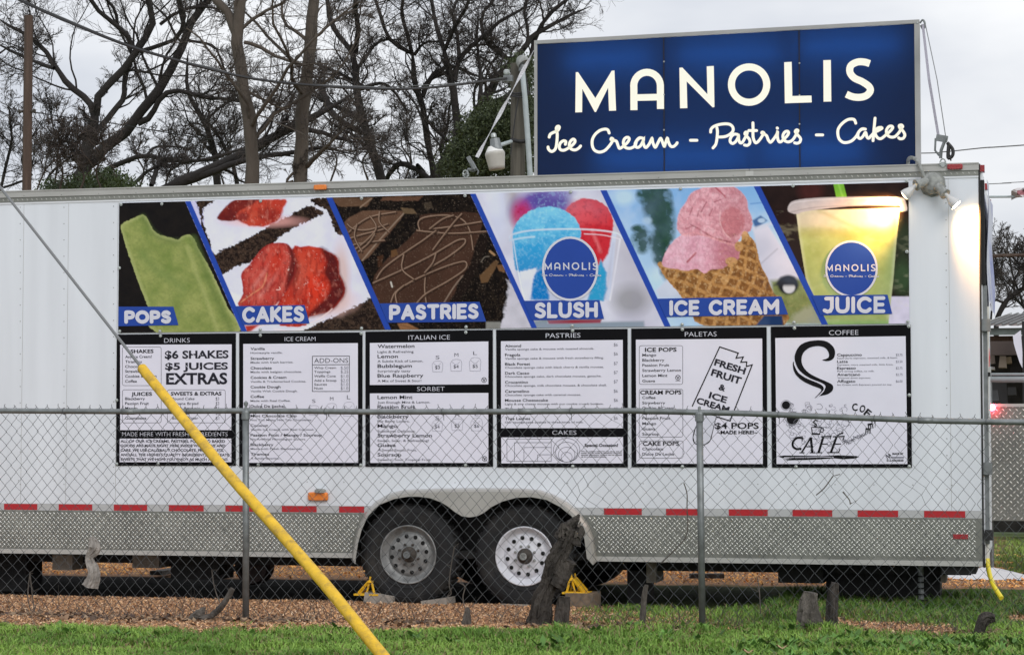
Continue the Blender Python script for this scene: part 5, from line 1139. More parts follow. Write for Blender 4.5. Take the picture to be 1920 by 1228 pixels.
def ramp(sc, c, pos, det=8):
    n_ = t.nodes.new('ShaderNodeTexNoise'); n_.inputs['Scale'].default_value = sc; n_.inputs['Detail'].default_value = det; n_.inputs['Roughness'].default_value = .7; t.links.new(geo.outputs['Position'], n_.inputs[0])
    r_ = t.nodes.new('ShaderNodeValToRGB'); r_.color_ramp.elements[0].position = pos[0]; r_.color_ramp.elements[1].position = pos[1]; r_.color_ramp.elements[0].color = (*c[0], 1); r_.color_ramp.elements[1].color = (*c[1], 1); t.links.new(n_.outputs[0], r_.inputs[0]); return r_.outputs[0], n_.outputs[0]
c1, h1 = ramp(45, ((.15, .085, .05), (.48, .29, .175)), (.35, .68)); c2, _ = ramp(12, ((.035, .05, .015), (.07, .10, .025)), (.3, .7))
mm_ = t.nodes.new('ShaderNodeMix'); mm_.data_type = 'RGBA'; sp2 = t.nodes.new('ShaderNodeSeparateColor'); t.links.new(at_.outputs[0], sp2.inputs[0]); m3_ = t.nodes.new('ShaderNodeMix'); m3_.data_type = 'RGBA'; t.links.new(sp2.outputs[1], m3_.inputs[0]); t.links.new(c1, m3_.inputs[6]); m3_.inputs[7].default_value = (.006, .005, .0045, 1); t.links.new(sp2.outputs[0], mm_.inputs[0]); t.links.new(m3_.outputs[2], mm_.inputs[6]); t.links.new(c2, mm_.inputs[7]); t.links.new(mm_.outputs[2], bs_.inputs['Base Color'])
bp_ = t.nodes.new('ShaderNodeBump'); bp_.inputs['Strength'].default_value = .8; bp_.inputs['Distance'].default_value = .012; t.links.new(h1, bp_.inputs['Height']); t.links.new(bp_.outputs[0], bs_.inputs['Normal'])
ii = np.arange(len(fx)).reshape(GX.shape); FC = np.stack([ii[:-1, :-1].ravel(), ii[:-1, 1:].ravel(), ii[1:, 1:].ravel(), ii[1:, :-1].ravel()], 1)
under_shade = sstep(-.12, .12, fy+vnoise(fx, fy, .2, 8)*.25-.12)*sstep(2.75, 2.5, fy)*sstep(4.0, 3.6, fx)  # trailer's shadow painted near black into the ground colour below it
npmesh('ground', np.stack([fx, fy, fz], 1), FC, m, None, col=np.stack([gm, under_shade, 0*gm], 1), attr='turf', kind='structure', smooth=True)
M['farground'] = mat('far_grass_field', (.09, .14, .035), .95, 0, .3, .8, col2=(.15, .19, .06), cs=.4)
b = MB()
for a, c in (((-600, 13), (600, 900)), ((-600, -200), (-8, 13)), ((9, -200), (600, 13)), ((-8, -200), (9, -7))): b.add([(a[0], a[1], -.02), (c[0], a[1], -.02), (c[0], c[1], -.02), (a[0], c[1], -.02)], [(0, 1, 2, 3)])
b.build('far_ground', M['farground'], None, kind='structure')
b = MB(); b.add([(-200,-60,-.012),(200,-60,-.012),(200,-9.2,-.012),(-200,-9.2,-.012)], [(0,1,2,3)]); b.build('bounce_road', mat('pale_bounce_road', (.48,.48,.46), .9, 0, .15, 2), None, kind='structure')  # unseen pale surface, added to bounce light up onto the lower wall
# grass blades
def blades(name, n, xr, yr, h, thr, label, seed, col0, col1, fall=1.0):
    r = np.random.default_rng(seed); x = r.uniform(*xr, n); y = r.uniform(*yr, n); g = grassness(x, y)*np.clip(.35+vnoise(x, y, .18, 9)*1.1, 0, 1)
    px_, py_ = project(np.stack([x, y, np.zeros_like(x)], 1))
    k = (g > r.uniform(0, 1, n)*thr) & (px_ > -40) & (px_ < 1960); x, y, g = x[k], y[k], g[k]; n = len(x); z = gz(x, y)-.01
    clump = vnoise(x, y, .22, 12)*.7+vnoise(x, y, .7, 13)*.5
    hh = h*(.45+.9*r.random(n))*(.45+.85*clump)*(.55+.45*g); w_ = .0022+.0028*r.random(n); a = r.uniform(0, 6.283, n); ln = r.uniform(.2, 1.5, n)*hh; q = r.uniform(0, 6.283, n)
    dx, dy = np.cos(a)*w_, np.sin(a)*w_; lx, ly = np.cos(q)*ln, np.sin(q)*ln
    B = np.stack([x, y, z], 1); W = np.stack([dx, dy, 0*dx], 1); Ld = np.stack([lx, ly, 0*lx], 1); H = np.stack([0*x, 0*x, hh], 1)
    V = np.stack([B-W, B+W, B+W*.8+Ld*.35+H*.6, B-W*.8+Ld*.35+H*.6, B+Ld+H*(.95-.25*(ln/hh))[:, None]], 1).reshape(-1, 3)
    o = np.arange(n)[:, None]*5; F1 = np.concatenate([o+np.array([[0, 1, 2]]), o+np.array([[0, 2, 3]]), o+np.array([[3, 2, 4]])])
    t_ = np.clip(r.random(n)*.55+vnoise(x, y, .45, 14)*1.1-.35, 0, 1)[:, None]; c = np.array(col0)*(1-t_)+np.array(col1)*t_
    dry = (r.random(n) < .07+.35*(1-g))[:, None]; c = np.where(dry, np.array((.23, .18, .09)), c)
    o_ = npmesh(name, V, F1, M['blade'], None, col=np.repeat(c, 5, 0), attr='col', kind='stuff')
    o_['label'] = label; o_['category'] = 'grass'; return o_
M['blade'] = mat('grass_blade', (.08, .16, .03), .6, attr='col', spec=.3)
blades('grass', 250000, (-4.6, 5.6), (-5.1, -.2), .070, .8, 'short bright green grass along the near side of the fence', 21, (.10, .21, .030), (.26, .42, .075))
blades('grass', 26000, (2.0, 4.6), (-1.2, 1.4), .11, .9, 'taller darker grass under the right end of the trailer', 22, (.05, .12, .02), (.15, .27, .05))
blades('grass', 16000, (3.4, 5.4), (2.8, 12), .08, .8, 'green lawn behind the trailer at the right edge', 23, (.14, .25, .04), (.30, .42, .09))
# wood chips and leaf litter
def chips(name, n, xr, yr, s0, s1, cols, label, cat, seed, inv=True, dens=None):
    r = np.random.default_rng(seed); x = r.uniform(*xr, n); y = r.uniform(*yr, n); g = grassness(x, y)
    k = (g < r.uniform(.15, .8, n)) if inv else (r.random(n) < .9)
    if dens is not None: k &= r.random(n) < dens(x, y)
    px_, _ = project(np.stack([x, y, 0*x], 1)); k &= (px_ > -60) & (px_ < 1990)
    x, y = x[k], y[k]; n = len(x); z = gz(x, y)+.002; a = r.uniform(0, 6.28, n); s = r.uniform(s0, s1, n); tx, ty = r.normal(0, .5, n), r.normal(0, .5, n); asp = r.uniform(.3, .8, n)
    U = np.stack([np.cos(a)*s, np.sin(a)*s, tx*s], 1)*.5; Wv = np.stack([-np.sin(a)*s*asp, np.cos(a)*s*asp, ty*s*asp], 1)*.5; C_ = np.stack([x, y, z+s*.25], 1); up = np.array([0, 0, 1.])*(s*.16)[:, None]
    V = np.stack([C_-U, C_-Wv, C_+U, C_+Wv, C_+up], 1).reshape(-1, 3); o = np.arange(n)[:, None]*5
    F1 = np.concatenate([o+np.array([[q, (q+1) % 4, 4]]) for q in range(4)])
    c = np.array(cols)[r.integers(0, len(cols), n)]*r.uniform(.7, 1.3, n)[:, None]
    o_ = npmesh(name, V, F1, M['chip'], None, col=np.repeat(c, 5, 0), attr='col', kind='stuff'); o_['label'] = label; o_['category'] = cat; return o_
M['chip'] = mat('wood_chip', (.4, .25, .15), .9, attr='col')
cc = [(.58,.33,.17),(.64,.39,.22),(.46,.24,.13),(.70,.50,.33),(.30,.16,.09),(.56,.30,.13),(.20,.12,.07)]
chips('wood_chips', 120000, (-4.8, 5.4), (-3.0, .02), .006, .026, cc, 'tan and pink wood chips spread between fence and trailer', 'mulch', 31)
chips('wood_chips', 36000, (-9, 5), (2.7, 9), .012, .040, [(.88,.42,.12),(.88,.48,.15),(.78,.34,.10),(.66,.38,.18)], 'wood chips beyond the trailer, coloured with a warm orange glow', 'mulch', 32)  # warm lamp glow from beyond the trailer is put into these chip colours
chips('dead_leaves', 16000, (-4.8, 5.4), (-2.7, -1.5), .025, .06, [(.10,.065,.045),(.16,.10,.06),(.07,.045,.035),(.22,.14,.085),(.28,.20,.13)], 'brown dead leaves heaped along the foot of the fence', 'leaves', 33, False, lambda x, y: np.clip(vnoise(x, y, .3, 44)*1.8-.35, 0, 1)*np.maximum(np.exp(-((y+1.84)/.20)**2), .10))
def weeds(n, seed):
    r = np.random.default_rng(seed); V = []; F_ = []; c = []
    for k in range(n):
        x, y = (r.uniform(2.2, 3.9), r.uniform(-4.2, -2.4)) if k % 3 else (r.uniform(-4, 4.4), r.uniform(-3.8, -1.7)); g = grassness(np.array([x]), np.array([y]))[0]
        if g < .4: continue
        col = np.array((.07, .15, .03))*r.uniform(.7, 1.7); z = gz(np.array([x]), np.array([y]))[0]
        for j in range(r.integers(8, 18)):
            a = r.uniform(0, 6.28); ln = r.uniform(.03, .075); wd = ln*r.uniform(.18, .34); u = np.array([math.cos(a), math.sin(a), r.uniform(.3, 1.3)]); s_ = np.array([-math.sin(a), math.cos(a), 0]); b0 = np.array([x+r.normal(0, .03), y+r.normal(0, .03), z]); o = len(V)
            V += [b0, b0+u*ln*.55+s_*wd, b0+u*ln-np.array([0, 0, .012]), b0+u*ln*.55-s_*wd]; F_.append((o, o+1, o+2, o+3)); cc_ = col*r.uniform(.8, 1.3); c += [cc_]*4
    o_ = npmesh('weeds', V, F_, M['blade'], None, col=np.array(c), attr='col', kind='stuff'); o_['label'] = 'dark broad leaved weeds scattered through the lawn'; o_['category'] = 'weeds'
weeds(330, 5)
for px_, py_, lab in ((1466, 1213, 'pale brown fallen leaf on the grass, the one nearer the middle of the picture'), (1403, 1221, 'small curled fallen leaf at the bottom edge of the lawn'), (1460, 1212, None)):
    if lab is None: continue
    p = on_g(px_, py_, .05); b = MB(); r = random.Random(px_); V = []
    for q in range(9): a = q/9*6.283; rr = .035*(1+.3*math.sin(3*a)); V.append((p.x+rr*math.cos(a), p.y+rr*.8*math.sin(a), p.z+.012*math.sin(a*2+1)+.006))
    V.append((p.x, p.y, p.z-.002)); b.add(V, [(q, (q+1) % 9, 9) for q in range(9)])
    tag(b.build('fallen_leaf', M['chipleaf'] if 'chipleaf' in M else mat('dry_leaf', (.42, .26, .16), .8), origin=tuple(p)), lab, 'leaf')

# ------------------------------------------------------------------ under and beside the trailer
def gbox(name, label, cat, px0, px1, py0, py1, Y, dep, m, rz=0, group=None, tilt=0):
    a = on_y(px0, py1, Y); c = on_y(px1, py0, Y); z0 = max(a.z, -.01); cx = (a.x+c.x)/2
    M3 = Matrix.Rotation(rz, 3, 'Z') @ Matrix.Rotation(tilt, 3, 'Y'); b = MB().obox((cx, Y+dep/2, (z0+c.z)/2), (c.x-a.x, dep, c.z-z0), M3)
    return tag(b.build(name, m, origin=(cx, Y+dep/2, z0)), label, cat, group)
gbox('concrete_paver', 'tilted concrete paver wedged under the front of the left tyre', 'paver', 681, 735, 1114, 1141, -.10, .22, M['concrete'], R(4), None, R(8))
gbox('concrete_paver', 'broken concrete paver behind the left tyre, between the two wheels', 'paver', 790, 839, 1124, 1143, -.10, .22, M['concrete'], R(-3), None, R(-8))
gbox('concrete_paver', 'flat concrete paver in front of the right tyre beside the leaning stump', 'paver', 936, 988, 1134, 1148, -.12, .25, M['concrete'])
gbox('wooden_block', 'weathered wooden block with pale top under the right yellow chock', 'block', 1060, 1112, 1113, 1141, -.16, .30, mat('weathered_block', (.16, .12, .085), .9, 0, .3, 30, .3, 60))
def chock(px, py, flip, label):
    p = on_y(px, py, -.02); t_ = thing('wheel_chock', label, 'wheel chock', tuple(p), 'yellow wheel chocks'); s = -.66 if flip else .66
    for yy in (-.07, .07):
        P = [(0, 0), (.20, 0), (.17, .02), (.07, .105), (.035, .10)]; H_ = [(.06, .03), (.14, .03), (.07, .11)]
        pts = [Vector((p.x+s*x-s*.1, p.y+yy, p.z+z)) for x, z in P]; b = MB()
        for (a, c) in zip(P, P[1:]+P[:1]): b.tube([(p.x+s*(a[0]-.1), p.y+yy, p.z+a[1]), (p.x+s*(c[0]-.1), p.y+yy, p.z+c[1])], .010, 6)
        b.tube([(p.x+s*(.05-.1), p.y+yy, p.z+.14), (p.x+s*(.10-.1), p.y+yy, p.z+.0)], .008, 6)
        b.build('side_web', M['chock'], t_)
    b = MB(); 
    for (a, c) in (((.035,.105),(.085,.105)), ((.085,.105),(.20,.02))):
        A_ = [(p.x+s*(q[0]-.1), p.y+yy, p.z+q[1]) for q in (a, c) for yy in (-.085, .085)]; A2 = [(x, y, z-.012) for x, y, z in A_]
        b.add(A_+A2, [(0,1,3,2),(4,6,7,5),(0,4,5,1),(1,5,7,3),(3,7,6,2),(2,6,4,0)])
    b.build('top_plate', M['chock'], t_); MB().box((p.x-.1, p.y-.085, p.z-.008), (p.x+.1, p.y+.085, p.z+.006)).build('base_plate', M['chock'], t_)
chock(692, 1113, True, 'yellow plastic wheel chock against the front of the left tyre'); chock(1082, 1110, False, 'yellow plastic wheel chock behind the right tyre, beside the leaning stump')
# trailer underside items seen in the gap
gbox('under_wheel', 'black tyre lying in shadow under the trailer at the left edge', 'tyre', -60, 50, 1036, 1112, .5, .3, M['rubber'])
sp_ = on_y(470, 1062, .75); tag(MB().lathe(sp_, (0, 1, 0), [(0,.10),(0,.14),(.05,.155),(.15,.155),(.2,.14),(.2,.1)], 28, cap=False).lathe(sp_+Vector((0,.03,0)), (0,1,0), [(0,.10),(.02,.02)], 24).build('under_wheel', mat('dark_maroon_wheel', (.03,.015,.015), .6), origin=tuple(sp_)), 'dark round jack wheel hanging under the trailer behind the left fence post', 'wheel')  # the trailer's jack wheel, built as a loose piece
for i, (x0, x1, y1, Y, m_, lab) in enumerate(((98,136,1068,.35,M['concrete'],'grey support block under the trailer nearest its left end'),(248,298,1064,.5,M['concrete'],'light grey block under the trailer right of the hanging twig'),(320,410,1085,.6,M['blackp'],'wide black battery box under the trailer'),(1176,1212,1140,.55,M['blackp'],'black steel leg of the trailer just right of the wheels'),(1212,1230,1092,.5,M['concrete'],'narrow grey post beside the black steel leg'),(1459,1543,1092,.5,M['blackp'],'black tank slung under the trailer behind the tall stump'),(1549,1762,1120,.8,M['blackp'],'long low black tank under the rear of the trailer'),(1764,1773,1092,.6,M['concrete'],'thin pale leg under the rear end'))):
    gbox('under_tank' if m_ is M['blackp'] else 'support_block', lab, 'tank' if m_ is M['blackp'] else 'block', x0, x1, 1040, y1, Y, .35, m_)
b = MB(); a = on_y(410, 1085, .6); c = on_y(470, 1046, .6); b.tube([a, c], .02, 8); tag(b.build('drain_pipe', M['blackp'], origin=tuple(a)), 'black pipe slanting down below the trailer floor', 'pipe')
jk = on_y(1727, 1129, .35); t_ = thing('jack_stand', 'black screw jack stand on a square foot under the rear corner of the trailer', 'jack', (jk.x, jk.y, 0))
MB().obox((jk.x, jk.y, .03), (.18, .18, .05), None, 0, .6).build('foot', M['blackp'], t_); MB().tube([(jk.x, jk.y, .05), (jk.x, jk.y, .34)], .022, 8).build('screw_shaft', M['galv'], t_)
for i in range(5): MB().tube([(jk.x+.05*math.cos(q), jk.y+.05*math.sin(q), .07+.045*i) for q in np.linspace(0, 6.0, 10)], .006, 5).build('spring_coil', M['blackp'], t_)
for (x0, y0, x1, y1, lab) in ((292,1078,370,1066,'flat board lying beyond the trailer near the left post'),(505,1055,560,1048,'dark plank on the orange-tinted chips left of the wheels'),(1293,1083,1357,1083,'rust red steel bar on the chips beyond the trailer'),(1555,1062,1610,1062,'pale plank beneath the trailer rear')):
    a = on_g(x0, y0, .02); c = on_g(x1, y1, .02); d = (c-a); nn = Vector((-d.y, d.x, 0)).normalized()*.06
    tag(MB().add([a-nn, c-nn, c+nn, a+nn, a-nn+Vector((0,0,.04)), c-nn+Vector((0,0,.04)), c+nn+Vector((0,0,.04)), a+nn+Vector((0,0,.04))], [(0,3,2,1),(4,5,6,7),(0,1,5,4),(1,2,6,5),(2,3,7,6),(3,0,4,7)]).build('plank' if 'bar' not in lab else 'steel_bar', M['rust'], origin=tuple(a)), lab, 'plank' if 'bar' not in lab else 'bar')
# rear corner: hose, downpipe, bag
p = on_y(1852, 1010, .15)
pp_ = thing('drain_hose', 'white vertical pipe at the rear corner ending in a yellow hose that reaches the grass', 'hose', (p.x, p.y, 0))
MB().tube([on_y(1850, 575, .2), on_y(1849, 700, .2), on_y(1850, 1000, .2), on_y(1851, 1048, .2)], .019, 10).build('white_pipe', mat('aged_white_pipe', (.55, .54, .50), .6, 0, .15, 12), pp_)
MB().tube(smooth_pts([on_y(1851, 1046, .2), on_y(1854, 1070, .15), on_y(1862, 1095, .0), on_y(1878, 1121, -.15)], 5), .018, 10).build('yellow_hose', mat('yellow_hose', (.75, .62, .03), .4), pp_)
q = on_y(1851, 694, .17); MB().obox(q, (.055, .05, .045)).build('pipe_clamp', M['alu'], pp_); q = on_y(1848, 702, .17); MB().obox(q, (.07, .05, .03)).build('pipe_bracket', M['blackp'], pp_)
bp0 = on_g(1850, 1083, .0); r = random.Random(4); b = MB(); V = []; n1, n2 = 22, 7
for j in range(n2):
    for i in range(n1): a = i/n1*6.283; rr = (j/(n2-1)); V.append((bp0.x+.42*rr*math.cos(a)*(1+.2*r.random()), bp0.y+.30*rr*math.sin(a), .085*(1-rr**1.5)+r.uniform(0,.025)*(1-rr)))
b.add(V, [(j*n1+i, j*n1+(i+1) % n1, (j+1)*n1+(i+1) % n1, (j+1)*n1+i) for j in range(n2-1) for i in range(n1)]); tag(b.build('crumpled_sheet', mat('white_plastic_sheet', (.62, .63, .65), .4), origin=tuple(bp0)), 'crumpled white plastic sheet on the ground behind the rear corner', 'sheet')
# vinyl sheet hung on the open rear door
a0 = on_y(1839, 350, .3)
vs = MB(); V = []
for j in range(14):
    z = zt-.10 - j/13*(zt-.10-on_y(1846, 575, .9).z)
    for i in range(8): yy = .16+i/7*2.2; V.append((XR+.056+.010*math.sin(j*.5+i*1.3)+.006*(j/13), yy, z))
vs.add(V, [(j*8+i, j*8+i+1, (j+1)*8+i+1, (j+1)*8+i) for j in range(13) for i in range(7)]); M['sheetblue'] = mat('white_and_blue_banner', (.50, .52, .62), .5, col2=(.18, .22, .50), cs=.9, cf=(.5, .62))
tag(vs.build('hanging_banner', M['sheetblue'], origin=(XR+.08, 1.2, zt-.5)), 'pale lilac banner hung down the rear end of the trailer, seen edge on', 'banner')
# ------------------------------------------------------------------ stumps and branches at the fence
def knotty(b, P, rad, n=14, seed=1, amp=.18):
    """rough trunk: ring radii and outline jittered, with ridges"""
    n = n*2 if n >= 14 else n; r = np.random.default_rng(seed); T1 = r.random((64, 64)); pts = smooth_pts(P, 8); m_ = len(pts); rr = np.interp(np.linspace(0, 1, m_), np.linspace(0, 1, len(rad)), rad); ph = r.uniform(0, 6.28, 5)
    o = len(b.v); vs = []; ref = Vector((0, 1, 0))
    for i, p in enumerate(pts):
        t_ = (pts[min(i+1, m_-1)]-pts[max(i-1, 0)]).normalized(); a = (ref-t_*ref.dot(t_)).normalized(); c = t_.cross(a)
        for k in range(n):
            q = 6.2832*k/n; f = 1+amp*(.5*math.sin(3*q+ph[0]+i*.12)+.35*math.sin(7*q+ph[1]-i*.09)+.3*math.sin(i*.4+ph[2]+q)+1.1*(T1[k % 64, (i//4) % 64]-.5)+.6*(T1[(k*3) % 64, (i//2+7) % 64]-.5)+r.uniform(-.15, .15)); vs.append(p+(a*math.cos(q)+c*math.sin(q))*rr[i]*f)
    fs = [(i*n+k, i*n+(k+1) % n, (i+1)*n+(k+1) % n, (i+1)*n+k) for i in range(m_-1) for k in range(n)]+[tuple((m_-1)*n+k for k in range(n))]
    b.add(vs, fs); return b
sY = -1.72
t_ = thing('tree_stump', 'tall dark gnarled stump leaning right with a torn top before the white wheel', 'stump', tuple(on_y(1020, 1168, sY)))
b = MB(); knotty(b, [on_y(1008, 1172, sY), on_y(1014, 1130, sY), on_y(1028, 1095, sY), on_y(1040, 1060, sY), on_y(1058, 1025, sY), on_y(1072, 990, sY)], [.080, .060, .052, .062, .058, .050], 22, 3, .26); b.build('trunk', M['darkbark'], t_, smooth=False)
b = MB(); knotty(b, [on_y(1052, 1010, sY), on_y(1060, 990, sY), on_y(1078, 975, sY), on_y(1086, 964, sY)], [.052, .042, .024, .006], 12, 5, .35); b.build('torn_spur', M['darkbark'], t_)
b = MB(); knotty(b, [on_y(1078, 1020, sY), on_y(1085, 1000, sY), on_y(1090, 985, sY)], [.05, .04, .012], 12, 6, .4); b.build('torn_spur', M['darkbark'], t_)
b = MB(); knotty(b, [on_y(1040, 1100, sY-.02), on_y(1052, 1080, sY), on_y(1068, 1050, sY)], [.05, .06, .05], 12, 7, .2); b.build('side_limb', M['darkbark'], t_)
for k in range(16):
    r = random.Random(k); a = on_y(1050+r.uniform(-4, 38), 992+r.uniform(-10, 14), sY-.05); b = MB().obox(a, (.018, .016, .04), Matrix.Rotation(r.uniform(-1, 1), 3, 'Y'), 0, .4); b.build('bark_flake', M['rust'] if k % 3 else M['bark'], t_)
def stump(lab, pts, rad, seed, m_, nm='tree_stump', cat='stump', Y=sY, grp=None, amp=.22):
    P = [on_y(x, y, Y) for x, y in pts]; P[0].z = -.02 if nm != 'dead_trunk_piece' else P[0].z; b = MB(); knotty(b, P, rad, 16, seed, amp); return tag(b.build(nm, m_, origin=tuple(P[0])), lab, cat, grp)
stump('short dark stump close against the right foot of the tall leaning stump', [(1052, 1172), (1056, 1140), (1058, 1118)], [.05, .045, .035], 11, M['darkbark'])
stump('thick grey stump with pale cut top in the grass right of the second post', [(1512, 1168), (1516, 1142), (1521, 1110)], [.092, .062, .044], 12, M['bark'])
stump('thin grey stump standing just behind the thick cut stump', [(1560, 1156), (1561, 1122), (1566, 1092)], [.042, .034, .026], 13, M['darkbark'], Y=-1.5)
stump('narrow rotten stub left of the second fence post', [(1203, 1160), (1208, 1120), (1212, 1096)], [.022, .018, .012], 14, M['bark'])
stump('small dark clod of dug out root in the grass near the right edge', [(1828, 1166), (1846, 1161), (1866, 1157)], [.022, .042, .024], 15, M['darkbark'], 'root_clod', 'root', -2.0)
stump('broken conical stub between the two wheels at the foot of the fence', [(876, 1172), (876, 1155), (877, 1138)], [.035, .026, .010], 16, M['bark'])
stump('grey dead trunk piece hanging in the fence wire on the left', [(168, 1100), (175, 1070), (168, 1045), (178, 1025), (172, 1005)], [.048, .036, .030, .040, .012], 17, mat('bleached_dead_wood', (.26, .24, .22), .85, 0, .35, 20, .6, 60), 'dead_trunk_piece', 'dead wood', FY+.01, None, .3)
bpy.data.objects['dead_trunk_piece'].data.transform(Matrix.Translation((0, 0, 0)))
t_ = thing('broken_branch', 'grey broken branch propped up from the leaf litter left of the first post', 'branch', tuple(on_y(385, 1165, -1.85)))
b = MB(); knotty(b, [on_y(365, 1166, -1.85), on_y(395, 1155, -1.85), on_y(420, 1130, -1.85), on_y(436, 1103, -1.85)], [.035, .024, .022, .018], 10, 21, .2); b.build('stem', M['bark'], t_)
b = MB(); knotty(b, [on_y(360, 1160, -1.85), on_y(375, 1148, -1.85), on_y(384, 1138, -1.85)], [.03, .03, .008], 10, 22, .4); b.build('root_end', M['bark'], t_)
r = random.Random(9)
for lab, P in (('leaning twig caught in the wire left of the first fence post', [(397,1068),(402,1100),(412,1130)]), ('thin bare stalk in the leaf litter under the left skirt', [(56,1072),(60,1110),(66,1156)]), ('dry stalk standing before the left tyre', [(852,1025),(846,1060),(842,1095),(846,1112),(838,1118)]), ('curled dry vine between the wheels', [(862,1092),(872,1100),(868,1120),(874,1148)]), ('dry weed stalk behind the second post', [(1420,1082),(1424,1110),(1426,1150)]), ('leafy twig hanging on the wire above the right skirt', [(1282,905),(1288,925),(1288,948),(1288,1000),(1270,1025),(1240,1055)]), ('short black twig caught in the wire near the right end of the wall', [(1562,892),(1545,915),(1530,928)]), ('hooked black twig in the wire between the two right stripes', [(1580,922),(1592,936),(1594,945)]), ('thin vine in the wire over the left menu', [(60,1150),(52,1120),(56,1075)])):
    P3 = [on_y(x, y, FY+.02) for x, y in P]; b = MB().tube(smooth_pts(P3, 4), .0042, 5)
    for k in range(3):
        i = r.randrange(len(P3)); a = P3[i]; b.tube([a, a+Vector((r.uniform(-.06,.06), .0, r.uniform(0,.07)))], .002, 4)
    tag(b.build('dry_twig', M['bark'], origin=tuple(P3[0])), lab, 'twig')
# ragged dead weeds and runners along the fence foot
V = []; Fc = []; r = random.Random(12); wb = MB()
for k in range(420):
    x = r.uniform(-4.5, 5.0); y = -1.6+r.uniform(-.12, .12); h = r.uniform(.04, .20)*(1.2 if r.random() < .2 else .8); q = r.uniform(0, 6.28); P = [(x, y, -.01), (x+.3*h*math.cos(q), y+.1*h, h*.6), (x+.6*h*math.cos(q), y+.1*h, h)]
    wb.tube(P, [.0022, .0016, .0008], 3, cap=False)
npmesh('dead_weeds', wb.v, [f for f in wb.f if len(f) == 4], M['bark'], None, kind='stuff')['label'] = 'ragged dead weed stalks along the foot of the fence'
bpy.data.objects['dead_weeds']['category'] = 'weeds'

# ------------------------------------------------------------------ bare trees
TR = np.random.default_rng(77)
def grow(P, R_, nper, lenf, n, up, spread, wig, tmin=.15, rad=.5, minr=.004):
    """children of polylines P (m,k,3) with radii R_ (m,k); returns same for children"""
    m_, k = P.shape[:2]; L_ = np.linalg.norm(np.diff(P, axis=1), axis=2).sum(1)
    idx = np.repeat(np.arange(m_), nper); c = len(idx); t_ = TR.uniform(tmin, 1.0, c); f = t_*(k-1); i0 = np.minimum(f.astype(int), k-2); fr = (f-i0)[:, None]
    st = P[idx, i0]*(1-fr)+P[idx, i0+1]*fr; tg = P[idx, i0+1]-P[idx, i0]; tg /= np.linalg.norm(tg, axis=1)[:, None]+1e-9
    r0 = (R_[idx, i0]*(1-fr[:, 0])+R_[idx, i0+1]*fr[:, 0])*rad
    rd = TR.normal(0, 1, (c, 3)); rd -= (rd*tg).sum(1)[:, None]*tg; rd /= np.linalg.norm(rd, axis=1)[:, None]
    sp = TR.uniform(spread[0], spread[1], c)[:, None]; d = tg*np.cos(sp)+rd*np.sin(sp); d[:, 2] += up; d /= np.linalg.norm(d, axis=1)[:, None]
    ln = np.minimum(L_[idx]*lenf*TR.uniform(.5, 1.25, c)*(1.15-.55*t_), 2.4); Q = np.zeros((c, n, 3)); Q[:, 0] = st; cur = d
    for j in range(1, n):
        cur = cur+TR.normal(0, wig, (c, 3)); cur[:, 2] += up*.12; cur /= np.linalg.norm(cur, axis=1)[:, None]; Q[:, j] = Q[:, j-1]+cur*(ln/(n-1))[:, None]
    rr = np.maximum(r0[:, None]*np.linspace(1, .35, n)[None], minr); return Q, rr
def tubes_np(P, R_, s):
    m_, k = P.shape[:2]; T_ = np.gradient(P, axis=1); T_ /= np.linalg.norm(T_, axis=2)[..., None]+1e-9
    ref = np.array([.31, .83, .46]); A = np.cross(T_, ref); A /= np.linalg.norm(A, axis=2)[..., None]+1e-9; B = np.cross(T_, A)
    q = np.arange(s)*2*np.pi/s; V = P[:, :, None]+(A[:, :, None]*np.cos(q)[None, None, :, None]+B[:, :, None]*np.sin(q)[None, None, :, None])*R_[:, :, None, None]
    V = V.reshape(-1, 3); base = (np.arange(m_)[:, None, None]*k+np.arange(k-1)[None, :, None])*s; j = np.arange(s)[None, None]; j2 = (j+1) % s
    F_ = np.stack([base+j, base+j2, base+s+j2, base+s+j], -1).reshape(-1, 4); return V, F_
def cat(L_):
    V = []; F_ = []; o = 0
    for v, f in L_: V.append(v); F_.append(f+o); o += len(v)
    return np.concatenate(V), np.concatenate(F_)
def z1(P): return [(x/3, y/3) for x, y in P]
def z2(P): return [(600+x/3.07, y/3.07) for x, y in P]
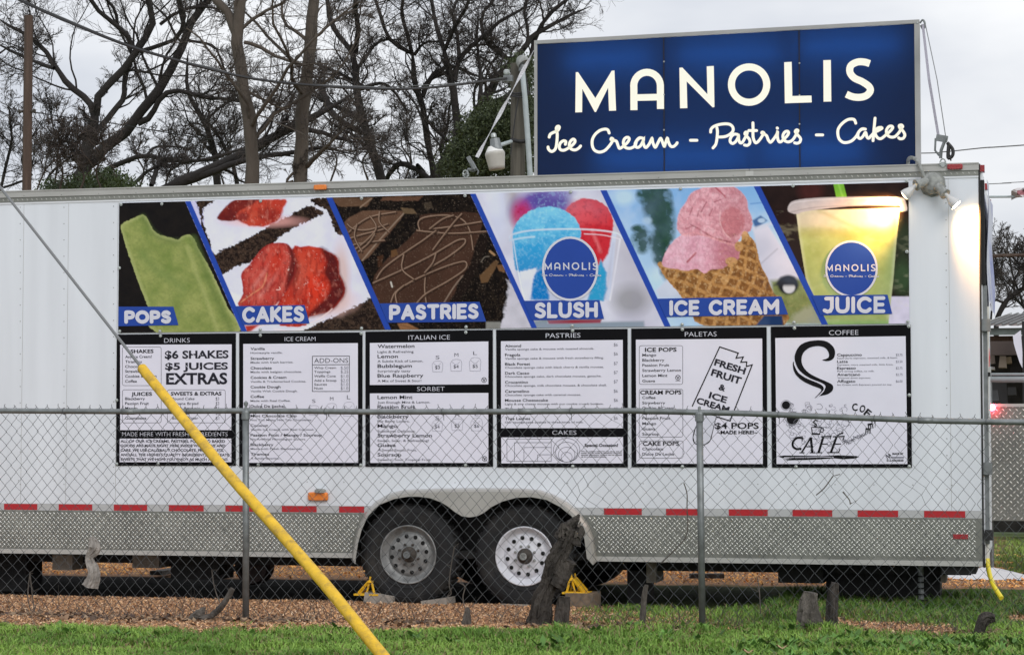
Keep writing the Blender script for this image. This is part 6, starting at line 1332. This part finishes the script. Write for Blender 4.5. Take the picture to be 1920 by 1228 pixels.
def tree(label, base_px, limbs, D, m_limb, dens=(9, 8, 6, 5), twl=.34, minr=.0045, up=.25, group='bare trees behind the trailer', lenl1=.30, dj=.8, nm='bare_tree', trunk0=True):
    """limbs: (points px, radius px start, end); the first one is the trunk and goes on down to the ground"""
    g0 = at_d(*limbs[0][0][0], D); base = Vector((g0.x, g0.y, 0)); t_ = thing(nm, label, 'tree', tuple(base), group); L0 = []; k0 = 12
    for li, (P, ra, rb) in enumerate(limbs):
        n_ = len(P); off = 0 if li == 0 else TR.uniform(-dj, dj); W3 = [at_d(x, y, D+off*(i/(n_-1))) for i, (x, y) in enumerate(P)]
        ex = W3[-1]+(W3[-1]-W3[-2]).normalized()*(1.6 if P[-1][1] < 8 else .2)
        W3.append(ex); sp = smooth_pts(W3, 5); ra3, rb3 = ra*D/FPX, rb*D/FPX
        A = np.array([tuple(p) for p in sp]); cl = np.r_[0, np.cumsum(np.linalg.norm(np.diff(A, axis=0), axis=1))]; q = np.linspace(0, cl[-1], k0+1 if False else 14)
        A = np.stack([np.interp(q, cl, A[:, i]) for i in range(3)], 1); A[1:-1] += TR.normal(0, ra3*.10, (12, 3)); rr = np.linspace(ra3, rb3, 14)*(1+TR.normal(0, .05, 14))
        if P[-1][1] > 8: rr[-3:] *= (.8, .5, .12)
        if li == 0 and trunk0:
            dn = Vector((A[0][0]-(A[1][0]-A[0][0])*1.5, A[0][1], -.2)); A2 = np.vstack([[tuple(dn)], A]); r2 = np.r_[ra3*1.35, rr]
            V, F_ = tubes_np(A2[None], r2[None], 10); npmesh('trunk', V, F_, m_limb, t_, smooth=True)
        else:
            V, F_ = tubes_np(A[None], rr[None], 8); npmesh('limb', V, F_, m_limb, t_, smooth=True)
        L0.append((A, rr))
    P0 = np.stack([a for a, _ in L0]); R0 = np.stack([a for _, a in L0]); out = []
    Ls = np.linalg.norm(np.diff(P0, axis=1), axis=2).sum(1); kk = np.ones(len(Ls))
    dens = (dens[0]+1, 7, 5, 4)
    P1, R1 = grow(P0, R0, dens[0], .55, 10, up*.7, (.45, 1.15), .21, .15, .34, minr*1.3)
    P2, R2 = grow(P1, R1, dens[1], .52, 7, up*.5, (.4, 1.0), .20, .12, .42, minr*.85)
    P3, R3 = grow(P2, R2, dens[2], .60, 5, up*.4, (.35, .95), .20, .1, .55, minr*.62)
    P4, R4 = grow(P3, R3, dens[3], .62, 3, up*.3, (.35, .95), .20, .1, .7, minr*.42)
    npmesh('branches', *cat([tubes_np(P1, R1, 5), tubes_np(P2, R2, 4)]), m_limb, t_, kind='stuff')
    npmesh('twigs', *cat([tubes_np(P3, R3, 3), tubes_np(P4, R4, 3)]), M['twig'], t_, kind='stuff'); return t_
M['tanbark'] = mat('brown_grey_bark', (.072, .058, .046), .9, 0, .3, 3, .8, 12, stretch=(1, 1, .3), dist=.06)
M['dk'] = mat('dark_bark', (.018, .015, .014), .9, 0, .3, 3, .6, 12, dist=.05)
tree('dark forked tree left of centre, its curved limbs spreading over the banner end', 0, [
 (z1([(430,1060),(480,900),(505,800),(528,700),(530,640)]), 12, 9),
 (z1([(528,650),(515,600),(480,555),(400,490),(345,430),(310,385),(265,300),(210,245),(140,195),(60,150),(0,115)]), 7, 2.5), (z1([(305,385),(190,345),(80,295),(0,255)]), 4, 2),
 (z1([(540,650),(545,560),(600,480),(690,400),(740,330),(775,275),(830,200),(870,110),(850,50),(840,0)]), 8, 4), (z1([(745,275),(710,190),(640,130),(570,80),(510,0)]), 5, 2),
 (z1([(790,290),(880,262),(950,240),(1000,205),(1040,100),(1010,0)]), 4, 2), (z1([(545,740),(620,650),(690,560),(700,480),(720,380),(750,300)]), 6, 4), (z1([(660,140),(650,60),(600,0)]), 3, 1.5)], 33, M['dk'], (8, 7, 6, 5))
tree('dark tree leaning right from the base of the forked tree, crossing behind the pale trunk', 0, [
 (z1([(420,1050),(520,890),(600,830),(700,740),(800,620),(890,520),(940,430),(990,340),(1040,240),(1055,170),(1100,80),(1170,0)]), 12, 4),
 (z1([(1050,190),(1022,100),(1000,0)]), 4.5, 3), (z1([(775,695),(850,655),(900,560),(960,512),(1050,520),(1160,550),(1300,560),(1420,600)]), 6, 2.5),
 (z1([(590,960),(700,910),(800,880),(950,900),(1060,912),(1200,890),(1380,830)]), 5, 3), (z1([(830,870),(870,830),(950,825),(1020,830)]), 3, 1.5), (z1([(1060,230),(1200,260),(1250,360),(1300,460)]), 3, 1), (z1([(900,140),(1000,70),(1120,40),(1210,50)]), 3.5, 2)], 35, M['dk'], (9, 8, 6, 4))
tree('tall pale brown trunk forking near the top, left of the two straight trunks', 0, [
 (z1([(1415,1060),(1412,850),(1405,700),(1370,500),(1345,330),(1338,200),(1350,100),(1352,0)]), 13.5, 8), (z1([(1335,210),(1300,110),(1255,50),(1215,0)]), 8.5, 6), (z1([(1375,240),(1450,260),(1560,320),(1690,360)]), 4, 2), (z1([(1400,520),(1480,560),(1560,600)]), 3, 1.5)], 27, M['tanbark'], (7, 7, 5, 4), minr=.0038)
tree('straight brown trunk right of the forking pale one', 0, [
 (z1([(1690,1050),(1698,800),(1700,600),(1722,400),(1750,250),(1768,100),(1768,0)]), 13, 8.5), (z1([(1690,380),(1600,300),(1500,200),(1450,140),(1400,90)]), 3.5, 2), (z1([(1790,200),(1850,140),(1920,90),(1990,60)]), 3, 1.5), (z1([(1720,940),(1800,860),(1900,760)]), 5, 2), (z1([(1650,1020),(1610,1020),(1680,940)]), 3, 2)], 27.5, M['tanbark'], (7, 7, 5, 4), minr=.0038)
tree('low dark trunk leaning far to the right behind the two straight trunks', 0, [
 (z1([(930,1055),(1100,990),(1300,905),(1500,790),(1640,720),(1800,640),(1930,565)]), 12, 5), (z1([(1080,1010),(1300,930),(1480,880),(1650,860),(1800,830),(1950,860)]), 7, 3), (z1([(750,1040),(800,990),(870,940),(950,930)]), 4, 2), (z1([(850,1045),(880,960),(900,900)]), 5, 4), (z1([(1500,790),(1560,740),(1600,690)]), 4, 2), (z1([(1640,720),(1780,740),(1950,790)]), 6, 3)], 31, M['dk'], (9, 8, 6, 4), up=.1)
tree('slim dark trunk between the leaning tree and the pale forked trunk', 0, [
 (z1([(1225,1055),(1205,850),(1135,660),(1065,540),(1050,440),(1060,330)]), 7, 2.5), (z1([(1335,1040),(1310,930),(1250,800),(1180,700),(1120,650)]), 4, 2), (z1([(1150,690),(1220,620),(1300,560),(1330,490)]), 3, 1.5)], 37, M['dk'], (10, 8, 6, 5))
tree('dark tree with crooked trunk just right of the straight trunks', 0, [
 (z2([(360,1060),(300,870),(245,690),(212,520),(205,400),(188,300)]), 9, 6), (z2([(190,310),(120,220),(60,130),(40,0)]), 5, 2.5), (z2([(205,310),(222,150),(200,60),(205,0)]), 5, 3), (z2([(250,700),(150,640),(60,600),(0,570)]), 6, 3), (z2([(280,520),(200,470),(60,400),(0,380)]), 4, 2), (z2([(0,470),(60,640),(150,720),(240,760)]), 7, 5), (z2([(220,520),(340,480),(420,520),(500,640)]), 4, 1.5), (z2([(210,400),(270,320),(340,240),(430,230)]), 4, 1.5)], 34, M['dk'], (9, 8, 6, 5))
tree('slender forked tree in the middle of the gap left of the sign', 0, [
 (z2([(670,1060),(625,850),(590,600),(548,500),(532,320)]), 6.5, 5), (z2([(532,320),(492,160),(470,80),(480,0)]), 4, 2), (z2([(520,305),(400,225),(345,80),(320,0)]), 4, 2), (z2([(590,560),(640,450),(700,400),(780,390),(880,430)]), 5, 2.5), (z2([(590,530),(640,460),(740,420)]), 3, 1.5), (z2([(620,700),(700,780),(760,830)]), 3.5, 3), (z2([(545,320),(600,250),(690,240)]), 3, 1.2)], 35, M['dk'], (9, 8, 6, 5))
tree('tall tree with two wide forks directly left of the utility pole', 0, [
 (z2([(770,1050),(782,820),(785,700),(768,520),(735,390),(712,280)]), 7.5, 6), (z2([(715,290),(670,150),(650,60),(640,0)]), 4.5, 2.5), (z2([(775,470),(800,350),(870,270),(990,165),(1100,85),(1200,40)]), 5.5, 2), (z2([(720,285),(770,170),(840,50),(860,0)]), 4, 2), (z2([(800,340),(790,200),(760,80),(790,0)]), 3.5, 1.5), (z2([(930,590),(920,400),(905,260),(910,100)]), 4, 1.5), (z2([(1040,400),(1050,300),(1000,260)]), 2, 1), (z2([(870,270),(960,260),(1080,300)]), 2.5, 1)], 33, M['dk'], (10, 8, 6, 5))
tree('thick dark tree leaning right behind the utility pole and over the sign corner', 0, [
 (z2([(650,1050),(745,890),(850,740),(925,620),(1050,410),(1120,340)]), 14, 7), (z2([(1110,350),(1180,270),(1235,200),(1400,110),(1510,60)]), 6, 2), (z2([(950,600),(1080,560),(1190,440),(1230,250),(1300,100),(1400,20)]), 6, 2), (z2([(640,1040),(480,940),(400,1000),(380,1045)]), 6, 4), (z2([(560,950),(600,1000),(560,1040)]), 4, 2.5), (z2([(1180,280),(1200,180),(1170,60),(1190,0)]), 3, 1.5), (z2([(1100,350),(960,250),(930,100),(1000,0)]), 4, 2)], 36, M['dk'], (10, 8, 6, 5))
tree('thin shrubby tree at the far left edge beside the brown pole', 0, [
 ([(2,352),(14,300),(22,262),(18,220)], 3, 2), ([(6,352),(60,330),(40,300),(70,240)], 2.5, 1.5), ([(84,345),(100,320),(140,290),(155,283)], 2.5, 1.2), ([(100,350),(108,300),(98,230),(88,180)], 2, 1), ([(0,100),(20,88),(40,95),(60,88)], 2, 1)], 38, M['dk'], (12, 9, 6, 4), minr=.005)
M['brush'] = mat('brown_brush_stem', (.05, .036, .028), .9)
for lab, P, D in (('tangle of brown saplings above the roof rail left of the forked tree', [([(112,356),(118,320),(108,285),(120,250)], 2, 1), ([(150,356),(158,330),(140,300),(128,270)], 2, 1), ([(70,356),(82,325),(104,300),(150,284)], 1.6, .8), ([(190,356),(180,320),(196,290),(190,262)], 1.6, .8)], 29),
                  ('tangle of brown saplings between the forked tree and the pale trunk', [([(262,352),(270,320),(255,290),(268,262)], 2, 1), ([(310,352),(318,322),(342,300),(330,270)], 2, 1), ([(360,350),(352,320),(372,300),(385,270)], 1.6, .8), ([(420,348),(412,310),(430,290),(424,260)], 1.6, .8)], 38),
                  ('tangle of thin brown saplings right of the straight trunks', [([(620,340),(632,300),(618,270),(640,230)], 2, 1), ([(690,338),(680,300),(702,270),(690,240)], 2, 1), ([(760,336),(770,300),(752,270),(765,230)], 2, 1), ([(820,334),(812,300),(830,262),(822,220)], 1.6, .8)], 40)):
    tree(lab, 0, P, D, M['brush'], (10, 7, 5, 3), minr=.005, group='brown saplings behind the roof rail', dj=.4, nm='sapling_thicket')
for lab, P, D in (('wide bare tree beyond the shed roof at the right edge', [([(1868,605),(1882,570),(1905,550),(1935,530)], 5, 4), ([(1905,552),(1900,530),(1912,500),(1890,475)], 3, 1), ([(1885,568),(1862,560),(1850,545)], 2.5, 1), ([(1930,532),(1925,500),(1935,470)], 3, 1), ([(1900,556),(1920,575),(1940,585)], 2.5, 1)], 34),
                 ('second bare tree farther back behind the shed roof', [([(1930,605),(1915,560),(1900,520),(1892,480)], 3, 1.5), ([(1910,550),(1880,520),(1865,490)], 2, 1), ([(1858,600),(1862,550),(1870,500),(1862,470)], 2, 1)], 42)):
    tree(lab, 0, P, D, M['dk'], (12, 9, 6, 4), minr=.005, group='bare trees beyond the shed', dj=.4)

# ------------------------------------------------------------------ evergreen masses
M['leaf'] = mat('evergreen_leaf', (.03, .05, .015), .65, attr='col')
def foliage(name, label, blobs, D, n, seed, ls=.07, c0=(.012, .026, .006), c1=(.06, .085, .020)):
    r = np.random.default_rng(seed); g0 = at_d(blobs[0][0], 400, D); base = (g0.x, g0.y, 0); t_ = thing(name, label, 'evergreen', base)
    C_ = []; cl = []
    for px, py, rx, ry in blobs:
        k = int(n*rx*ry/sum(a[2]*a[3] for a in blobs)/22)+3
        for i in range(k):
            q = r.uniform(0, 6.28); rr = math.sqrt(r.uniform(0, 1))*.95; c = at_d(px+rx*rr*math.cos(q), py+ry*rr*math.sin(q), D+r.uniform(-1.2, 1.2)); cl.append(tuple(c))
    cl = np.array(cl); per = max(1, n//len(cl)); x = np.repeat(cl, per, 0)+r.normal(0, .11, (len(cl)*per, 3))*np.array([.9, 1, .5]); m_ = len(x)
    a = r.normal(0, 1, (m_, 3)); a /= np.linalg.norm(a, axis=1)[:, None]; b_ = np.cross(a, r.normal(0, 1, (m_, 3))); b_ /= np.linalg.norm(b_, axis=1)[:, None]; s = (ls*r.uniform(.5, 1.2, m_))[:, None]
    V = np.stack([x-a*s, x+b_*s*.35, x+a*s, x-b_*s*.35], 1).reshape(-1, 3); o = np.arange(m_)[:, None]*4; F_ = o+np.array([[0, 1, 2, 3]])
    tt = np.clip(np.repeat(r.random(len(cl)), per)*.8+r.random(m_)*.35, 0, 1)[:, None]; c = np.array(c0)*(1-tt)+np.array(c1)*tt
    npmesh('crown', V, F_, M['leaf'], t_, col=np.repeat(c, 4, 0), attr='col', kind='stuff')
    tb = MB().tube([(base[0], base[1], -.1), tuple(at_d(blobs[0][0], blobs[0][1], D))], [.14, .06], 8)
    for px, py, rx, ry in blobs[1:5]: tb.tube([tuple(at_d(blobs[0][0], blobs[0][1]+20, D)), tuple(at_d(px, py, D))], [.05, .02], 6)
    tb.build('trunk', M['dk'], t_)
foliage('evergreen_tree', 'dark green live oak foliage behind the utility pole and security lamp', [(912,275,52,52),(880,300,40,34),(945,235,34,36),(950,300,40,36),(900,235,26,22),(925,205,18,16),(985,190,14,60),(992,270,12,60),(862,315,26,20),(978,130,14,24)], 31, 42000, 3, .034, (.010,.020,.005), (.045,.062,.015))
foliage('evergreen_shrub', 'green shrub showing just above the roof rail at the foot of the forked tree', [(185,342,40,10),(230,347,22,6),(140,348,28,6),(100,350,24,5),(205,332,18,9)], 30.5, 5000, 4, .034, (.012,.024,.007), (.055,.085,.022))

# ------------------------------------------------------------------ poles and lamps
def pole(name, label, px, pyt, w_px, D, m_, pxb=None):
    a = at_d(px, pyt, D); base = (a.x, a.y, 0); t_ = thing(name, label, 'pole', base); r0 = w_px/2*D/FPX
    n_ = 14; b = MB(); P = [(a.x, a.y, a.z*(i/n_)-.1*(i == 0)) for i in range(n_+1)]; b.tube(P, [r0*(1.12-.12*i/n_) for i in range(n_+1)], 20); b.build('pole_shaft', m_, t_, smooth=False); return t_, a, r0
t_, a, r0 = pole('wooden_post', 'plain round brown timber pole at the far left with a flat cut top', 54, 30, 16.5, 28, M['pole'])
for s in (-1, 1): MB().lathe((a.x+s*r0*1.02, a.y-.02, at_d(54, 211, 28).z), (s, 0, 0), [(0,.018),(.04,.018),(.04,.03),(.055,.03)], 8).build('insulator', M['rust'], t_)
t_, a, r0 = pole('utility_pole', 'weathered grey utility pole tight against the left side of the roof sign', 971, 120, 27, 24, M['oldpole'])
# slightly tapered top cut, hardware
def D24(px, py, d=-.2): return at_d(px, py, 24+d)
MB().obox(D24(953, 148), (.10, .06, .07)).build('insulator_bracket', M['galv'], t_); MB().lathe(D24(950, 141), (0, 0, 1), [(0,.03),(.02,.035),(.05,.035),(.06,.02)], 10).build('insulator', M['zinc'], t_)
b = MB(); 
for py in (174, 178): b.tube([D24(957+q*9, py+2*math.sin(q*1.3), -.17) for q in range(5)], .010, 6)
b.build('tie_cable', M['cable'], t_); MB().tube([D24(957, 262, -.17), D24(974, 266, -.19), D24(992, 265, -.16)], .022, 8).build('lamp_strap', M['blackp'], t_)
cd_ = thing('service_conduit', 'grey conduit pipe with a round weatherhead climbing beside the utility pole', 'conduit', (D24(995, 400).x, D24(995, 400).y, 0))
cp = [D24(979, 128), D24(984, 180), D24(989, 250), D24(994, 330)]; low = cp[-1]+(cp[-1]-cp[-2])*4; low.z = 0; MB().tube(cp+[low], .030, 12).build('pipe', M['pvc'], cd_, smooth=True)
b = MB().lathe(D24(981, 118), Vector((.55, -.35, -.75)), [(-.085,.01),(-.075,.045),(-.04,.070),(.01,.075),(.03,.070)], 16, cap=False); b.lathe(D24(981, 118), Vector((.55, -.35, -.75)), [(-.002,.068),(.0,.001)], 14, cap=False); b.build('weatherhead', M['grey'], cd_, smooth=True)
MB().lathe(D24(979, 129), (0, 0, 1), [(-.03,.038),(.04,.038)], 12).build('weatherhead_collar', M['galv'], cd_)
lp = D24(930, 290, -.9); sl = thing('security_lamp', 'unlit dusk to dawn security lamp with white glass jar below the utility pole arm', 'lamp', tuple(lp))
tilt = Vector((-.14, 0, 1)).normalized(); u_ = (24-.9)/FPX
MB().lathe(D24(932, 318, -.9), tilt, [(0,15*u_),(6*u_,15.5*u_),(26*u_,18.5*u_),(29*u_,19*u_),(33*u_,18*u_)], 28).build('glass_jar', mat('frosted_glass_jar', (.40, .385, .345), .35, 0, .05, 20), sl, smooth=True)
b = MB().lathe(D24(932, 318, -.9)+tilt*31*u_, tilt, [(0,18.6*u_),(10*u_,13*u_),(13*u_,11*u_)], 28); b.build('reflector_rim', mat('white_lamp_rim', (.72, .72, .70), .4), sl, smooth=False)
for k in range(24):
    pass
MB().lathe(D24(930.5, 282, -.9), tilt, [(0,12*u_),(8*u_,10.8*u_),(22*u_,9*u_),(23*u_,4*u_)], 20).build('ballast_housing', M['galv'], sl, smooth=False)
MB().lathe(D24(926, 258, -.9), tilt, [(0,5.2*u_),(6*u_,5.2*u_),(8*u_,3.5*u_)], 12).build('photo_cell', M['zinc'], sl)
MB().tube([D24(936, 273, -.9), D24(958, 266, -.25)], .022, 8).build('lamp_arm', M['pvc'], sl)

# ------------------------------------------------------------------ cables
def cable(lab, P, r_, m_, nm='power_cable', grp='overhead cables'):
    Q = smooth_pts(P, 10); b = MB().tube(Q, r_, 5); return tag(b.build(nm, m_, origin=tuple(P[0])), lab, 'cable', grp)
cP = [(20,-8,18.5),(120,38,19.2),(240,86,20),(330,113,20.6),(390,129,21),(470,147,21.7),(560,158,22.3),(680,166,22.9),(800,165,23.3),(950,147,23.75)]
cable('thick black service cable sagging from the top left corner to the utility pole', [at_d(*p) for p in [(-60,-50,18)]+cP], .015, M['cable'])
cable('pale steel messenger wire twisted along the thick black cable', [at_d(x, y-1.5+1.8*math.sin(i*2.2), d) for i, (x, y, d) in enumerate([(-60,-50,18)]+cP)], .006, M['gcable'])
cable('thin grey wire from the insulator going left, just above the black cable', [at_d(740,163,30), at_d(860,157,26), at_d(948,151,23.75)], .006, M['gcable'])
cable('loose black cable dipping from the insulator towards the conduit', [D24(935,158), D24(950,176), D24(975,183), D24(990,176), D24(983,130)], .009, M['cable'])
cable('black wire running down the face of the utility pole', [D24(972,185,-.18), D24(966,220,-.18), D24(961,260,-.18), D24(957,290,-.18)], .007, M['cable'])
cable('thin wire leaving the brown timber pole to the right, low behind the trees', [at_d(66,211,28), at_d(130,221,29), at_d(220,233,30), at_d(400,262,32), at_d(600,280,34), at_d(850,293,36), at_d(1010,296,38)], .008, M['cable'])
cable('thin grey wire right of the sign, level with its bottom edge', [at_d(1300,292,30), at_d(1700,288,26), at_d(1770,285,25), at_d(1850,277,24), at_d(1940,271,23), at_d(2900,200,19)], .007, M['gcable'])
cable('thin wire right of the trailer corner, uppermost of the two faint ones', [at_d(1200,372,32), at_d(1835,346,30), at_d(1880,344,30), at_d(1990,338,30), at_d(3000,290,28)], .006, M['gcable'])
cable('dark red brown cable crossing the sky low at the right edge', [at_d(1500,492,23), at_d(1840,481,20), at_d(1880,479,20), at_d(1990,476,20), at_d(2900,450,17)], .017, M['pole'])
fg = thing('flag', 'faded white and red flag on a thin white staff at the right edge', 'flag', tuple(at_d(1900, 372, 21)))
MB().tube([at_d(1600, 371.5, 22.5), at_d(1840, 369.5, 21), at_d(1902, 369, 21)], .012, 6).build('staff', M['pvc'], fg)
b = MB(); V = []; 
for i in range(12):
    for j in range(5): q = at_d(1896+i*5.5, 376-j*4.5-i*1.6-2*math.sin(i*.9), 21+.08*math.sin(i*1.1+j)); V.append(q)
b.add(V, [(i*5+j, i*5+j+1, i*5+j+6, i*5+j+5) for i in range(11) for j in range(4)], 0)
b.mi = [1 if (2 <= (k//4) <= 4 and k % 4 in (1, 2)) else 0 for k in range(44)]
b.build('cloth', [mat('faded_flag_cloth', (.55, .52, .53), .8), mat('faded_red_cloth', (.32, .12, .14), .8)], fg)

# ------------------------------------------------------------------ right background: plated trailer, shed, railing, clutter
def yy_(px, py, D): return at_d(px, py, D)
D2 = 20.5; pt = thing('plated_trailer', 'low trailer wall of diamond plate behind the rear corner, glowing pink along its top', 'trailer', tuple(on_g(1950, 1015)))
o_ = yy_(1846, 757, D2); Yp = o_.y
a = on_y(1846, 757, Yp); c = on_y(2350, 980, Yp)
MB().box((a.x, Yp, c.z), (c.x, Yp+1.2, a.z)).build('plate_wall', M['plate'], pt)
MB().box((a.x, Yp-.012, a.z-.03), (c.x, Yp-.002, a.z)).build('top_edge', M['alu'], pt); MB().box((a.x+1.8, Yp+.6, .0), (a.x+1.9, Yp+.7, c.z+.01)).build('leg', M['blackp'], pt)
V = []; Fc = []; pit = .062
for j in range(int((a.z-c.z)/(pit*.5))):
    for i in range(int((c.x-a.x)/pit)):
        x = a.x+(i+.5*(j % 2)+.3)*pit; z = c.z+(j+.7)*pit*.5; s = 1 if j % 2 == 0 else -1; u = Vector((math.cos(R(45*s)), 0, math.sin(R(45*s))))*pit*.31; v = Vector((-u.z, 0, u.x))*.24; q = Vector((x, Yp-.0005, z)); o = len(V)
        V += [q-u, q+v, q+u, q-v, q+Vector((0,-.005,0))]; Fc += [(o,o+1,o+4),(o+1,o+2,o+4),(o+2,o+3,o+4),(o+3,o,o+4)]
MB().lathe(on_y(1860, 764, Yp-.02), (0, -1, 0), [(0,.030),(.03,.030),(.045,.018),(.047,.001)], 14).build('red_lamp', M['tailglow2'], pt)
npmesh('plate_tread_pattern', V, Fc, M['tread'], pt, kind='stuff')
rl = thing('pipe_railing', 'two horizontal grey pipes above the plated wall at the right edge', 'railing', tuple(on_g(1900, 1000)))
for py, rr in ((702, .014), (711.5, .030)): MB().tube([on_y(1853, py, Yp+.3), on_y(2350, py-1, Yp+.3)], rr, 10).build('rail_pipe', M['pvc'], rl, smooth=True)
for px in (1856, 2100, 2340): MB().tube([on_y(px, 702, Yp+.3), (on_y(px, 702, Yp+.3).x, Yp+.3, 0)], .02, 8).build('rail_post', M['galv'], rl)
D3 = 27; s0 = yy_(1840, 640, D3); Ys = s0.y
sh = thing('open_shed', 'open sided shed with a low rusty corrugated roof and brown beam beyond the trailer', 'shed', (s0.x+2, Ys+2, 0))
M['rusty_roof'] = mat('rusty_corrugated_roof', (.22, .17, .155), .7, .1, .3, 4, .2, 20, col2=(.30, .26, .25), cs=5)
b = MB(); xa, xb = on_y(1835, 612, Ys).x, on_y(2450, 612, Ys).x; z0 = on_y(1900, 611, Ys).z; z1_ = on_y(1900, 589, Ys).z; n_ = 88; V = []
for i in range(n_+1):
    x = xa+(xb-xa)*i/n_; bump_ = .035 if i % 4 == 0 else 0
    zb2 = on_y(1900, 590, Ys+3.2).z; V += [(x, Ys, z0+bump_*.3), (x+.35, Ys+3.2, zb2+bump_*.3)]
b.add(V, [(2*i, 2*i+2, 2*i+3, 2*i+1) for i in range(n_)]); b.build('corrugated_roof', M['rusty_roof'], sh)
for i in range(0, 44): x = xa+i*.09+.02; MB().tube([(x, Ys-.02, z0+.02), (x+.35, Ys+3.2, zb2+.02)], .014, 4).build('roof_rib', M['galv'] if i % 5 else M['zinc'], sh)
MB().box((xa, Ys+.1, on_y(1900, 627, Ys).z), (xb, Ys+.15, z0-.02)).build('fascia', mat('grey_green_fascia', (.15, .18, .17), .7, 0, .2, 8), sh)
MB().box((xa, Ys+.3, on_y(1900, 638, Ys).z), (xb, Ys+3.0, on_y(1900, 627.5, Ys).z)).build('roof_joists', mat('cluttered_rafters', (.10, .06, .04), .8, 0, .5, 30), sh)
MB().box((xa, Ys-.1, on_y(1900, 666, Ys).z), (xb, Ys+.0, on_y(1900, 640, Ys).z)).build('beam', mat('brown_beam', (.065, .048, .043), .7, 0, .1, 5), sh)
MB().box((xa, Ys+3.0, 0), (xb, Ys+3.05, on_y(1900, 640, Ys).z)).build('back_wall', mat('dark_shed_interior', (.02, .018, .016), .9, 0, .4, 10), sh)
for px in (1917, 2180, 2430): MB().box((on_y(px, 700, Ys-.5).x, Ys-.5, 0), (on_y(px+11, 700, Ys-.5).x, Ys-.38, on_y(px, 602, Ys-.5).z)).build('post', M['blackp'], sh)
r = random.Random(3)
for k, (x0, x1, y0, y1, lab, c_) in enumerate(((1858,1873,732,752,'small dark framed window box behind the pipe railing',(.05,.055,.06)),(1889,1906,726,741,'black square cooker box behind the railing',(.012,.012,.012)),(1873,1888,668,690,'bundle of pale boards leaning in the shed',(.30,.25,.20)),(1884,1897,670,682,'tan cardboard piece high in the shed',(.36,.28,.19)),(1857,1866,667,682,'pale crooked tool handles in the shed',(.28,.24,.21)),(1854,1866,688,693,'small white plate lying on the dark shelf',(.7,.7,.72)),(1895,1915,672,700,'black barrel smoker in the shed',(.015,.014,.014)),(1858,1890,716,756,'dark grey cabinet under the railing',(.035,.035,.038)))):
    p0_ = on_y(x0, y1, Ys+.6+.1*k); p1_ = on_y(x1, y0, Ys+.6+.1*k); b = MB().obox(((p0_.x+p1_.x)/2, p0_.y, (p0_.z+p1_.z)/2), (p1_.x-p0_.x, .3, p1_.z-p0_.z), Matrix.Rotation(r.uniform(-.12, .12), 3, 'Y'), 0, r.uniform(.75, 1))
    tag(b.build('shed_clutter', mat('clutter_paint', c_, .6), origin=(p0_.x, p0_.y, p0_.z)), lab, 'clutter')
b = MB(); P = [(1899,630),(1914,619),(1917,660),(1917,690),(1912,680),(1906,662),(1901,645)]; b.prism([on_y(x, y, Ys-.7) for x, y in P], (0, .02, 0)); tag(b.build('shade_cloth', M['vinylw'], origin=tuple(on_y(1910, 650, Ys-.7))), 'white triangular cloth tied to the dark shed post', 'cloth')
